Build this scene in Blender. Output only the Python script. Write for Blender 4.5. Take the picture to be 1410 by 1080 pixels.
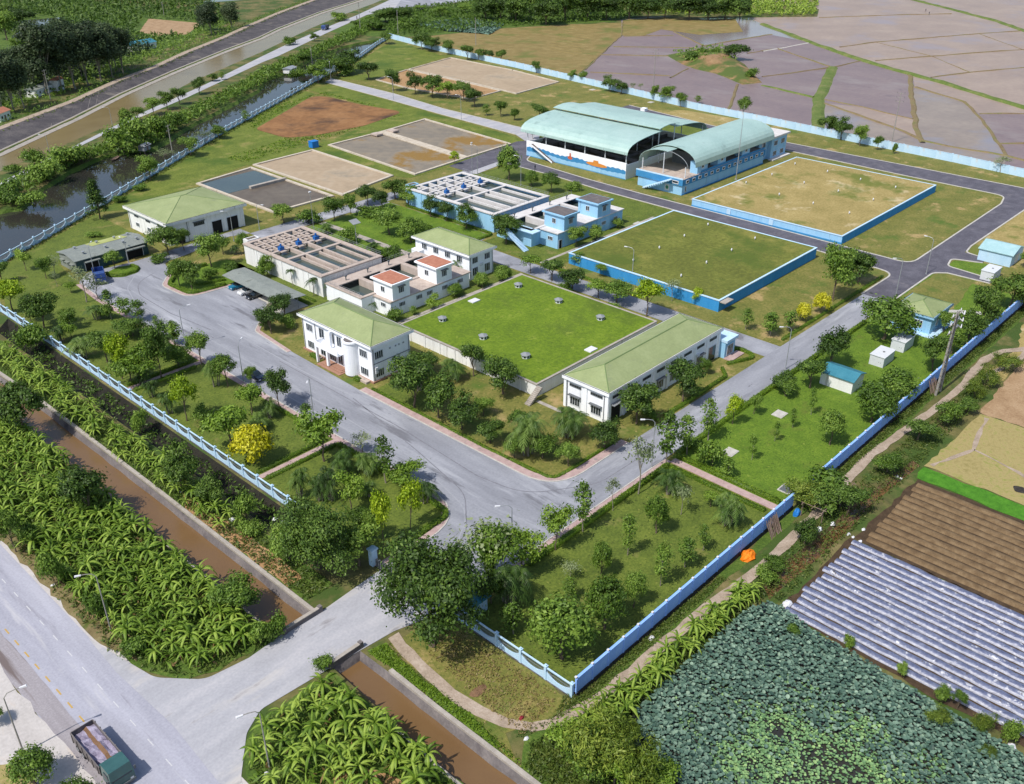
# Aerial view of a water treatment plant between paddies, canals and banana groves.
# World frame in metres: x runs along the blue boundary wall (away from the gate), y along the front
# fence (towards the far left corner), z up; origin at the front corner of the two walls.
import bpy, math, random
import numpy as np
from mathutils import Vector, Matrix
from mathutils.geometry import delaunay_2d_cdt

for o_ in list(bpy.data.objects): bpy.data.objects.remove(o_)
scene = bpy.context.scene
COL = scene.collection
RAD = math.radians

# ------------------------------------------------------------------ camera, sky, sun, exposure
cam_d = bpy.data.cameras.new('camera'); cam = bpy.data.objects.new('camera', cam_d); COL.objects.link(cam)
cam.location = (-61.98, -48.37, 84.0)
cam.rotation_euler = (RAD(90 - 29.1), 0, RAD(-47))
cam_d.sensor_width = 36; cam_d.lens = 36 * 1300 / 1410
cam_d.clip_start = 0.5; cam_d.clip_end = 6000
scene.camera = cam

SUN_EL, SUN_AZ = 56.0, 177.0        # elevation; compass angle (from +x) towards the sun
world = bpy.data.worlds.new('World'); scene.world = world; world.use_nodes = True
wn = world.node_tree.nodes; wl = world.node_tree.links
for n_ in list(wn): wn.remove(n_)
sky = wn.new('ShaderNodeTexSky'); sky.sky_type = 'NISHITA'; sky.sun_disc = False
sky.sun_elevation = RAD(SUN_EL); sky.sun_rotation = RAD(90 - SUN_AZ)
sky.air_density = 1.0; sky.dust_density = 1.5; sky.ozone_density = 1.0
bgn = wn.new('ShaderNodeBackground'); bgn.inputs['Strength'].default_value = 0.15
wo = wn.new('ShaderNodeOutputWorld')
wl.new(sky.outputs[0], bgn.inputs[0]); wl.new(bgn.outputs[0], wo.inputs[0])

sun_d = bpy.data.lights.new('sun', 'SUN'); sun_d.energy = 4.3; sun_d.angle = RAD(0.53); sun_d.color = (1.0, 0.955, 0.88)
sun = bpy.data.objects.new('sun', sun_d); COL.objects.link(sun)
sdir = Vector((math.cos(RAD(SUN_AZ)) * math.cos(RAD(SUN_EL)), math.sin(RAD(SUN_AZ)) * math.cos(RAD(SUN_EL)), math.sin(RAD(SUN_EL))))
sun.rotation_euler = sdir.to_track_quat('Z', 'Y').to_euler(); sun.location = (0, 0, 200)

scene.view_settings.view_transform = 'Standard'; scene.view_settings.look = 'None'
scene.view_settings.exposure = 0.0; scene.view_settings.gamma = 1.0
scene.view_settings.use_curve_mapping = False

# ------------------------------------------------------------------ materials
def S(r, g, b, k=0.80):
    f = lambda c: ((c / 255) / 12.92 if c / 255 <= 0.04045 else ((c / 255 + 0.055) / 1.055) ** 2.4) * k
    return (f(r), f(g), f(b), 1.0)

MATS = {}
def mat(name, cols, scale=0.5, rough=0.85, bump=0.0, bscale=None, spec=0.3, stretch=None, metal=0.0, fine=0.35,
        leafy=False, rand=0.0, detail=6.0, contrast=1.0, wave=None, coat=0.0, blotch=None, transl=0.28):
    """Noise-mottled principled material; cols from dark to light. stretch = (sx, sy, sz) for streaks."""
    m = bpy.data.materials.new(name); m.use_nodes = True; MATS[name] = m
    nt = m.node_tree; N = nt.nodes; L = nt.links
    p = N['Principled BSDF']
    p.inputs['Roughness'].default_value = rough; p.inputs['Metallic'].default_value = metal
    p.inputs['Specular IOR Level'].default_value = spec
    if coat: p.inputs['Coat Weight'].default_value = coat
    tc = N.new('ShaderNodeTexCoord'); co = tc.outputs['Object']
    if stretch:
        mp = N.new('ShaderNodeMapping'); mp.inputs['Scale'].default_value = stretch
        L.new(co, mp.inputs['Vector']); co_s = mp.outputs[0]
    else: co_s = co
    if len(cols) == 1 and not leafy:
        p.inputs['Base Color'].default_value = cols[0]; colout = None
    else:
        n1 = N.new('ShaderNodeTexNoise'); n1.inputs['Scale'].default_value = scale; n1.inputs['Detail'].default_value = detail
        n1.inputs['Roughness'].default_value = 0.62
        L.new(co_s, n1.inputs['Vector'])
        fac = n1.outputs['Fac']
        if fine > 0:
            n2 = N.new('ShaderNodeTexNoise'); n2.inputs['Scale'].default_value = scale * 9.0; n2.inputs['Detail'].default_value = 4
            L.new(co, n2.inputs['Vector'])
            mx = N.new('ShaderNodeMix'); mx.data_type = 'FLOAT'; mx.inputs['Factor'].default_value = fine
            L.new(fac, mx.inputs['A']); L.new(n2.outputs['Fac'], mx.inputs['B']); fac = mx.outputs['Result']
        if leafy:
            at = N.new('ShaderNodeAttribute'); at.attribute_name = 'tint'
            mx = N.new('ShaderNodeMix'); mx.data_type = 'FLOAT'; mx.inputs['Factor'].default_value = 0.75
            L.new(fac, mx.inputs['A']); L.new(at.outputs['Fac'], mx.inputs['B']); fac = mx.outputs['Result']
        if rand:
            oi = N.new('ShaderNodeObjectInfo')
            ma = N.new('ShaderNodeMath'); ma.operation = 'MULTIPLY_ADD'; ma.inputs[1].default_value = rand; 
            sb = N.new('ShaderNodeMath'); sb.operation = 'SUBTRACT'; sb.inputs[1].default_value = 0.5
            L.new(oi.outputs['Random'], sb.inputs[0]); L.new(sb.outputs[0], ma.inputs[0]); L.new(fac, ma.inputs[2]); fac = ma.outputs[0]
        r = N.new('ShaderNodeValToRGB'); e = r.color_ramp.elements
        w = 0.16 / contrast
        lo, hi = (0.5 - w, 0.5 + w) if not leafy else (0.18, 0.82)
        e[0].position = lo; e[1].position = hi; e[0].color = cols[0]; e[1].color = cols[-1]
        for i, c in enumerate(cols[1:-1]):
            x = e.new(lo + (hi - lo) * (i + 1) / (len(cols) - 1)); x.color = c
        L.new(fac, r.inputs['Fac']); colout = r.outputs['Color']
        if blotch:                        # (colour, scale, threshold, softness): bare or stained patches
            for bc, bs, th, so in blotch:
                n3 = N.new('ShaderNodeTexNoise'); n3.inputs['Scale'].default_value = bs; n3.inputs['Detail'].default_value = 7
                n3.inputs['Roughness'].default_value = 0.65
                L.new(co_s if stretch else co, n3.inputs['Vector'])
                mr = N.new('ShaderNodeMapRange'); mr.inputs['From Min'].default_value = th; mr.inputs['From Max'].default_value = th + so
                L.new(n3.outputs['Fac'], mr.inputs['Value'])
                mc = N.new('ShaderNodeMix'); mc.data_type = 'RGBA'; L.new(mr.outputs[0], mc.inputs['Factor'])
                L.new(colout, mc.inputs['A']); mc.inputs['B'].default_value = bc; colout = mc.outputs['Result']
        L.new(colout, p.inputs['Base Color'])
    hsrc = None
    if bump:
        nb = N.new('ShaderNodeTexNoise'); nb.inputs['Scale'].default_value = bscale or scale * 6; nb.inputs['Detail'].default_value = 5
        L.new(co_s, nb.inputs['Vector']); hsrc = nb.outputs['Fac']
        if wave:
            wv = N.new('ShaderNodeTexWave'); wv.bands_direction = wave[0]; wv.inputs['Scale'].default_value = wave[1]
            wv.inputs['Distortion'].default_value = wave[2]; L.new(co, wv.inputs['Vector']); hsrc = wv.outputs['Fac']
        b = N.new('ShaderNodeBump'); b.inputs['Strength'].default_value = bump; b.inputs['Distance'].default_value = 0.12
        L.new(hsrc, b.inputs['Height']); L.new(b.outputs[0], p.inputs['Normal'])
    if leafy:
        tr = N.new('ShaderNodeBsdfTranslucent'); ms = N.new('ShaderNodeMixShader'); ms.inputs[0].default_value = transl
        L.new(colout, tr.inputs['Color']); L.new(p.outputs[0], ms.inputs[1]); L.new(tr.outputs[0], ms.inputs[2])
        L.new(ms.outputs[0], N['Material Output'].inputs['Surface'])
    return m

# ground
mat('earth', [S(86,84,50), S(112,108,62), S(140,126,86)], 0.12, bump=0.5, bscale=2.5, blotch=[(S(70,92,36), 0.08, 0.46, 0.10)])
mat('lush', [S(78,106,28), S(99,128,34), S(122,146,46)], 0.35, bump=0.6, bscale=5, blotch=[(S(104,116,44), 0.13, 0.58, 0.10), (S(72,96,26), 1.6, 0.56, 0.10), (S(140,154,62), 1.1, 0.62, 0.08)], fine=0.5)
mat('meadow', [S(88,102,36), S(108,122,44), S(134,142,62)], 0.2, bump=0.6, bscale=4, blotch=[(S(146,138,78), 0.10, 0.56, 0.12), (S(80,104,32), 0.06, 0.52, 0.12), (S(74,90,30), 1.4, 0.57, 0.1)], fine=0.5)
mat('rim_cream', [S(190,176,156), S(208,196,178), S(222,212,196)], 0.5, bump=0.15, rough=0.9, blotch=[(S(168,152,132), 0.4, 0.6, 0.1)])
mat('verge_dry', [S(112,98,66), S(132,118,80), S(150,138,98)], 0.4, bump=0.5, bscale=4, blotch=[(S(92,104,46), 0.3, 0.54, 0.1)])
mat('burnt', [S(40,36,34), S(58,54,50), S(84,78,70)], 1.2, bump=0.4)
mat('lawn', [S(78,94,34), S(99,115,42), S(122,134,54)], 0.28, bump=0.6, bscale=5, blotch=[(S(140,132,76), 0.16, 0.58, 0.12), (S(70,84,30), 1.6, 0.56, 0.10), (S(138,142,66), 1.1, 0.62, 0.08)], fine=0.5)
mat('lawn_worn', [S(96,104,46), S(122,122,58), S(150,138,78)], 0.22, bump=0.6, bscale=5, blotch=[(S(178,154,104), 0.14, 0.56, 0.10), (S(88,112,40), 0.09, 0.54, 0.12), (S(92,96,44), 1.4, 0.57, 0.1), (S(168,152,98), 0.9, 0.63, 0.06)], fine=0.5)
mat('dry_grass', [S(140,128,72), S(166,148,92), S(188,168,112)], 0.2, bump=0.5, bscale=5, blotch=[(S(202,184,142), 0.13, 0.57, 0.10), (S(116,122,54), 0.07, 0.54, 0.10)], fine=0.5)
mat('roof_turf', [S(88,112,26), S(106,132,26), S(126,148,40)], 0.18, bump=0.7, bscale=5, blotch=[(S(90,112,30), 0.08, 0.55, 0.12), (S(136,152,54), 0.3, 0.62, 0.08), (S(80,104,22), 1.5, 0.57, 0.10), (S(146,150,66), 0.7, 0.66, 0.06)], fine=0.5)
mat('roof_turf_olive', [S(92,98,38), S(110,116,46), S(132,136,60)], 0.12, bump=0.7, bscale=5, blotch=[(S(142,138,66), 0.07, 0.55, 0.12), (S(90,106,36), 0.05, 0.52, 0.1), (S(84,88,34), 1.7, 0.57, 0.1)], fine=0.5)
mat('rough_green', [S(60,84,28), S(84,110,38), S(112,128,56)], 0.3, bump=0.9, bscale=3, fine=0.5)
mat('dirt_path', [S(150,134,116), S(176,158,140), S(196,180,164)], 0.5, bump=0.4, bscale=4)
mat('bare_soil', [S(150,112,76), S(178,140,98), S(200,164,122)], 0.2, bump=0.5, bscale=3)
mat('mound_soil', [S(130,100,68), S(156,124,86), S(178,146,106)], 0.08, bump=0.5, bscale=1, blotch=[(S(88,104,46), 0.05, 0.42, 0.1)])
mat('ditch_mud', [S(26,26,22), S(40,38,32), S(58,54,42)], 0.5, bump=0.8, bscale=3, rough=0.95)
mat('dry_field', [S(150,120,88), S(172,142,108), S(190,162,128)], 0.3, bump=0.4, bscale=3)
mat('cut_field', [S(150,138,84), S(172,156,104), S(140,146,70)], 0.15, bump=0.5, bscale=4, fine=0.5)
mat('soil_dark', [S(62,48,34), S(78,62,44), S(94,76,56)], 0.9, bump=0.5, bscale=4)
mat('soil_brown', [S(98,78,54), S(122,100,72), S(142,120,90)], 0.9, bump=0.5, bscale=4)
mat('seedling_green', [S(58,110,22), S(76,134,30), S(92,150,40)], 0.8, bump=0.4, bscale=6)
# roads
def road_mat(name, stretch):
    mat(name, [S(136,138,146), S(152,154,162), S(170,172,180)], 0.30, bump=0.12, bscale=5, stretch=stretch, rough=0.9, fine=0.25,
        blotch=[(S(188,190,197), 0.16, 0.54, 0.14), (S(122,123,130), 0.34, 0.58, 0.08), (S(108,108,114), 1.6, 0.67, 0.06)])
road_mat('concrete_road', (1.0, 0.16, 1.0)); road_mat('concrete_road_cross', (0.16, 1.0, 1.0)); road_mat('concrete_road_even', (0.5, 0.5, 1.0))
mat('tyre_trace', [S(112,112,120), S(128,128,136), S(150,150,158)], 1.5, rough=0.9)
mat('tyre_trace_pale', [S(154,156,164), S(168,170,177), S(148,150,158)], 1.5, rough=0.9)
mat('pale_road', [S(166,166,172), S(180,180,186), S(196,194,198)], 0.35, bump=0.1, bscale=5, rough=0.9, stretch=(0.25,1.0,1.0), blotch=[(S(206,200,194), 0.2, 0.54, 0.14), (S(150,148,152), 0.4, 0.6, 0.08)])
mat('highway', [S(160,160,172), S(176,176,188), S(190,190,202)], 0.4, bump=0.1, bscale=6, rough=0.9, stretch=(1.0, 0.10, 1.0),
    blotch=[(S(206,204,206), 0.22, 0.56, 0.10), (S(146,144,154), 0.35, 0.60, 0.10)])
mat('highway_dirty', [S(146,140,144), S(162,156,160), S(180,175,179)], 0.5, bump=0.1, bscale=6, rough=0.9, stretch=(1.0, 0.06, 1.0), blotch=[(S(120,108,106), 0.5, 0.56, 0.12)])
mat('shoulder', [S(186,180,176), S(202,196,192), S(216,210,206)], 0.3, bump=0.2, bscale=6, rough=0.95, stretch=(1.0, 0.35, 1.0), blotch=[(S(206,190,176), 0.3, 0.55, 0.12)])
mat('asphalt', [S(84,82,92), S(98,96,106), S(116,114,124)], 0.3, bump=0.15, bscale=8, rough=0.9, blotch=[(S(128,124,130), 0.12, 0.58, 0.12)])
mat('kerb', [S(180,176,168), S(200,196,188), S(214,210,202)], 1.0, bump=0.1, rough=0.9)
mat('pink_paving', [S(168,142,140), S(190,164,160), S(206,182,176)], 0.9, bump=0.3, bscale=6, rough=0.95, blotch=[(S(150,140,134), 0.5, 0.6, 0.1)])
mat('paint_white', [S(196,196,200), S(222,222,224)], 3.0, rough=0.7)
mat('paint_yellow', [S(190,156,84), S(212,176,98)], 3.0, rough=0.7)
# water
def water(name, col, rough=0.05, bump=0.12, bscale=0.8, col2=None, spec=0.5, stretch=None):
    m = mat(name, [col, col2 or col, col], 0.03, rough=rough, bump=bump, bscale=bscale, spec=spec, fine=0.0, stretch=stretch, contrast=0.8)
    return m
water('canal_brown', S(116,88,58), 0.20, 0.05, 1.2, S(126,98,66))
water('big_canal', S(128,112,76), 0.22, 0.06, 0.5, S(140,124,86), spec=0.3)
water('pond_dark', S(48,50,48), 0.05, 0.06, 0.5, S(58,56,50))
water('tank_water', S(66,78,76), 0.06, 0.06, 1.0, S(80,92,86))
water('paddy_water', S(138,124,124), 0.16, 0.10, 0.9, S(150,136,130))
water('basin_water', S(112,108,98), 0.15, 0.08, 0.9, S(124,116,98))
mat('paddy_mud', [S(140,122,108), S(152,134,118), S(166,148,130)], 0.05, rough=0.35, bump=0.35, bscale=1.2, spec=0.5, blotch=[(S(146,140,146), 0.03, 0.52, 0.12)])
mat('paddy_tan', [S(156,134,118), S(168,145,127), S(182,160,140)], 0.05, rough=0.4, bump=0.3, bscale=1.2, spec=0.5, blotch=[(S(160,146,146), 0.03, 0.53, 0.14)])
mat('paddy_violet', [S(128,110,110), S(140,121,119), S(152,134,128)], 0.06, rough=0.45, bump=0.35, bscale=1.2, spec=0.4, stretch=(1.0,0.5,1.0), blotch=[(S(152,138,134), 0.04, 0.55, 0.1), (S(108,94,98), 0.22, 0.62, 0.08)])
mat('stubble', [S(124,108,62), S(142,124,74), S(158,140,92)], 0.2, bump=0.5, bscale=2, blotch=[(S(112,116,56), 0.06, 0.52, 0.12)])
mat('bund', [S(118,100,72), S(138,122,88), S(112,118,64)], 0.12, bump=0.4, bscale=3)
mat('bund_green', [S(84,104,46), S(104,122,56), S(134,132,84)], 0.15, bump=0.5, bscale=3)
mat('sludge_brown', [S(120,84,52), S(150,108,68), S(168,126,84)], 0.06, bump=0.3, bscale=3, blotch=[(S(86,64,48), 0.035, 0.50, 0.12)])
mat('sludge_ochre', [S(160,124,84), S(176,140,98), S(190,156,116)], 0.05, bump=0.3, bscale=2, blotch=[(S(150,110,74), 0.04, 0.56, 0.14)])
mat('sand_bed', [S(164,146,122), S(180,160,134), S(192,174,150)], 0.05, bump=0.3, bscale=2, blotch=[(S(150,140,122), 0.05, 0.55, 0.12)])
mat('wet_bed', [S(124,116,104), S(146,134,116), S(164,148,126)], 0.04, bump=0.3, bscale=1.5, rough=0.5, blotch=[(S(150,116,50), 0.035, 0.53, 0.06)])
mat('dark_bed', [S(96,86,76), S(110,100,88), S(124,114,100)], 0.05, bump=0.3, bscale=2, rough=0.5)
# masonry, paint, metal
mat('concrete', [S(158,150,142), S(178,170,160), S(194,186,176)], 0.8, bump=0.15, rough=0.9, blotch=[(S(134,126,118), 0.5, 0.6, 0.1)])
mat('concrete_dark', [S(104,98,98), S(122,116,116), S(142,134,132)], 0.35, bump=0.3, rough=0.9, blotch=[(S(86,80,84), 0.15, 0.55, 0.12)])
mat('concrete_slope', [S(72,68,72), S(88,84,86), S(112,106,104)], 0.2, bump=0.4, bscale=1.5, rough=0.9, blotch=[(S(140,132,122), 0.06, 0.6, 0.1)])
mat('deck_pink', [S(176,160,150), S(194,178,166), S(208,194,184)], 0.6, bump=0.15, rough=0.9, blotch=[(S(158,142,134), 0.4, 0.6, 0.1)])
mat('deck_white', [S(206,202,200), S(222,218,216), S(232,230,228)], 0.6, bump=0.1, rough=0.9, blotch=[(S(190,184,180), 0.4, 0.6, 0.1)])
mat('white_wall', [S(226,229,234,.98), S(238,240,244,.98), S(246,248,250,.98)], 0.35, bump=0.05, rough=0.85, stretch=(1.6, 1.6, 0.14), blotch=[(S(196,198,198,.9), 0.55, 0.60, 0.12)])
mat('old_white', [S(220,220,218,.95), S(232,232,230,.95), S(242,242,240,.95)], 0.4, bump=0.06, rough=0.9, stretch=(1.6, 1.6, 0.14), blotch=[(S(178,174,166,.9), 0.6, 0.58, 0.12)])
mat('sky_blue', [S(150,202,240), S(162,212,246), S(176,220,250)], 0.4, rough=0.85, stretch=(1.6, 1.6, 0.14), blotch=[(S(140,178,204), 0.5, 0.6, 0.1)])
mat('pale_blue', [S(176,210,236,.9), S(190,220,242,.9), S(202,228,246,.9)], 0.3, rough=0.85, stretch=(1, 1, 0.3), blotch=[(S(214,224,230), 0.4, 0.60, 0.1)])
mat('mid_blue', [S(60,136,190), S(68,146,200), S(80,156,208)], 0.4, rough=0.8)
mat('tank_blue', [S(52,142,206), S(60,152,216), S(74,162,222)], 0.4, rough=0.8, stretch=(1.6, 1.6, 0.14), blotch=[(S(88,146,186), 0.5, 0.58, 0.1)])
mat('wall_blue', [S(124,166,232,1), S(138,178,240,1), S(152,190,244,1)], 0.5, rough=0.75, stretch=(1, 1, 0.25), blotch=[(S(168,196,236,1), 0.5, 0.62, 0.1)])
mat('stone', [S(70,68,70), S(98,94,94), S(132,126,120)], 1.6, bump=0.8, bscale=3, rough=0.95)
mat('black_stone', [S(34,32,34), S(56,52,54), S(84,80,78)], 1.6, bump=0.8, bscale=3, rough=0.95)
mat('green_roof', [S(146,158,108), S(158,170,118), S(170,180,130)], 0.25, rough=0.7, bump=0.35, wave=('Z', 7.0, 0.3), blotch=[(S(148,158,118), 0.3, 0.58, 0.1)], spec=0.4)
mat('green_trim', [S(120,142,90), S(132,154,100)], 1.0, rough=0.7)
mat('green_gutter', [S(62,66,56), S(80,82,72)], 1.0, rough=0.8)
mat('teal_roof', [S(158,188,182,.9), S(170,199,192,.9), S(180,206,200,.9)], 0.12, rough=0.42, bump=0.3, wave=('Y', 2.2, 0.0), spec=0.5, blotch=[(S(150,178,172), 0.2, 0.6, 0.1)])
mat('teal_barrel', [S(158,188,182,.9), S(170,199,192,.9), S(180,206,200,.9)], 0.12, rough=0.32, bump=0.3, wave=('X', 2.2, 0.0), spec=0.5, blotch=[(S(150,178,172), 0.2, 0.6, 0.1)])
mat('grey_sheet', [S(132,138,134), S(146,152,146), S(160,166,158)], 0.4, rough=0.6, bump=0.3, wave=('Y', 3.0, 0.0), blotch=[(S(120,124,118), 0.4, 0.58, 0.1)])
mat('lime_sheet', [S(166,172,104), S(180,186,116), S(190,196,130)], 0.4, rough=0.7)
mat('dark_teal_sheet', [S(48,76,80), S(58,88,92), S(70,100,104)], 0.5, rough=0.55, bump=0.3, wave=('X', 3.0, 0.0))
mat('teal_blue_roof', [S(58,126,146), S(68,138,158), S(82,150,168)], 0.5, rough=0.5, bump=0.3, wave=('Y', 3.5, 0.0))
mat('cyan_roof', [S(160,200,206), S(174,212,216), S(188,220,224)], 0.5, rough=0.5, bump=0.3, wave=('Y', 3.5, 0.0))
mat('terracotta', [S(172,112,90), S(188,126,102), S(202,142,118)], 1.2, rough=0.85, bump=0.3)
mat('slate_roof', [S(96,92,94), S(112,106,106), S(130,124,120)], 0.8, rough=0.85, bump=0.3)
mat('glass_dark', [S(30,40,48), S(44,56,66)], 0.8, rough=0.12, spec=0.6)
mat('frame_white', [S(216,220,224), S(232,236,240)], 2.0, rough=0.6)
mat('frame_grey', [S(92,96,100), S(116,120,122)], 2.0, rough=0.6)
mat('dark_void', [S(26,26,28), S(40,40,42)], 0.6, rough=0.9)
mat('steel_grey', [S(140,144,148), S(160,164,168)], 1.0, rough=0.5)
mat('galvanised', [S(168,172,176), S(186,190,194)], 1.0, rough=0.45, metal=0.3)
mat('pole_concrete', [S(150,146,140), S(172,168,160)], 1.0, rough=0.9)
mat('blue_motor', [S(36,96,168), S(48,112,186)], 2.0, rough=0.5)
mat('brown_plinth', [S(162,122,102), S(178,138,118)], 1.0, rough=0.8)
mat('blue_tarp', [S(30,120,206), S(52,140,220)], 1.0, rough=0.5)
mat('orange_tarp', [S(236,112,10), S(250,136,20), S(255,160,50)], 1.5, rough=0.6, bump=0.5)
mat('timber', [S(110,92,82), S(140,120,108), S(164,146,134)], 2.0, rough=0.95)
mat('bark', [S(92,80,66), S(116,102,86), S(138,124,108)], 3.0, rough=0.95, bump=0.4)
mat('bark_pale', [S(140,132,118), S(160,152,138)], 3.0, rough=0.95, bump=0.4)
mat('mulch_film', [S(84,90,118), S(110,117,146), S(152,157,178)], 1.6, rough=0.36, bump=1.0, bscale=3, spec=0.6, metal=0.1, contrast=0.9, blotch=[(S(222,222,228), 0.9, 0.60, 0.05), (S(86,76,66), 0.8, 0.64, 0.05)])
mat('mulch_sunlit_edge', [S(128,130,146), S(158,160,174), S(188,190,200)], 1.4, rough=0.4, bump=0.8, bscale=3, spec=0.5, blotch=[(S(120,118,122), 0.9, 0.64, 0.05)])  # pale film margin, with the brightness of the sunlit side coloured in
mat('white_plastic', [S(226,226,230), S(240,240,244)], 2.0, rough=0.5)
# vehicles
mat('cab_green', [S(52,92,92), S(66,108,106)], 1.0, rough=0.35, spec=0.5, coat=0.3)
mat('truck_blue', [S(34,62,128), S(44,74,142)], 1.0, rough=0.35, spec=0.5, coat=0.3)
mat('car_white', [S(230,232,234)], rough=0.25, spec=0.5, coat=0.5)
mat('car_black', [S(24,26,32)], rough=0.2, spec=0.5, coat=0.5)
mat('car_teal', [S(22,120,156)], rough=0.3, spec=0.5, coat=0.5)
mat('car_navy', [S(30,40,66)], rough=0.25, spec=0.5, coat=0.5)
mat('tyre', [S(26,26,28)], rough=0.9)
mat('load_lilac', [S(120,110,130), S(150,142,164), S(192,186,206)], 1.2, rough=0.8, bump=0.4)
mat('load_rust', [S(116,88,66), S(146,114,86)], 2.0, rough=0.9, bump=0.6)
mat('mural_orange', [S(226,142,60), S(238,160,74)], 1.0, rough=0.8)
mat('mural_red', [S(206,98,66), S(220,112,78)], 1.0, rough=0.8)
mat('emblem_green', [S(70,140,110)], rough=0.8)
mat('cloth_dark', [S(46,50,66)], rough=0.9)
mat('cloth_white', [S(220,220,222)], rough=0.9)
mat('cloth_red', [S(150,52,60)], rough=0.9)
mat('skin', [S(170,126,100)], rough=0.7)
# foliage
def leafm(name, cols, transl=0.28, rand=0.42):
    return mat(name, cols, 0.8, rough=0.55, spec=0.35, fine=0.0, leafy=True, rand=rand, transl=transl)
leafm('leaf_dark', [S(48,70,24,1), S(74,102,34,1), S(110,136,54,1)])
leafm('leaf_mid', [S(66,92,28,1), S(94,124,40,1), S(132,158,64,1)])
leafm('leaf_light', [S(84,112,30,1), S(116,146,44,1), S(154,178,72,1)])
leafm('leaf_lime', [S(110,138,20,.95), S(146,172,28,.95), S(186,204,58,.95)])
leafm('leaf_yellow', [S(150,152,14,.95), S(200,196,28,.95), S(232,226,84,.95)], rand=0.1)
leafm('leaf_grey', [S(92,106,70,.95), S(122,136,92,.95), S(154,166,120,.95)])
leafm('leaf_euca', [S(44,60,36,1), S(64,82,48,1), S(94,110,70,1)])
leafm('leaf_palm', [S(46,70,26,1), S(70,98,36,1), S(112,136,60,1)])
leafm('leaf_banana', [S(70,98,24,1), S(108,138,40,1), S(162,184,78,1)], transl=0.35, rand=0.5)
leafm('leaf_lotus', [S(50,74,64,1), S(86,114,98,1), S(138,162,140,1)], transl=0.12, rand=0)
leafm('leaf_lotus_green', [S(72,106,70,1), S(108,144,94,1), S(152,182,116,1)], transl=0.12, rand=0)
leafm('leaf_hedge', [S(72,98,24,1), S(104,134,32,1), S(142,168,50,1)], rand=0.1)
leafm('leaf_weed', [S(64,84,28), S(90,110,40), S(128,138,66)], rand=0)
leafm('leaf_dry', [S(128,112,66), S(156,138,86), S(182,164,110)], rand=0)
leafm('leaf_willow', [S(72,94,28,.95), S(104,126,40,.95), S(146,160,64,.95)])
leafm('leaf_brown', [S(110,84,50), S(140,112,70), S(168,140,96)])

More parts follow.
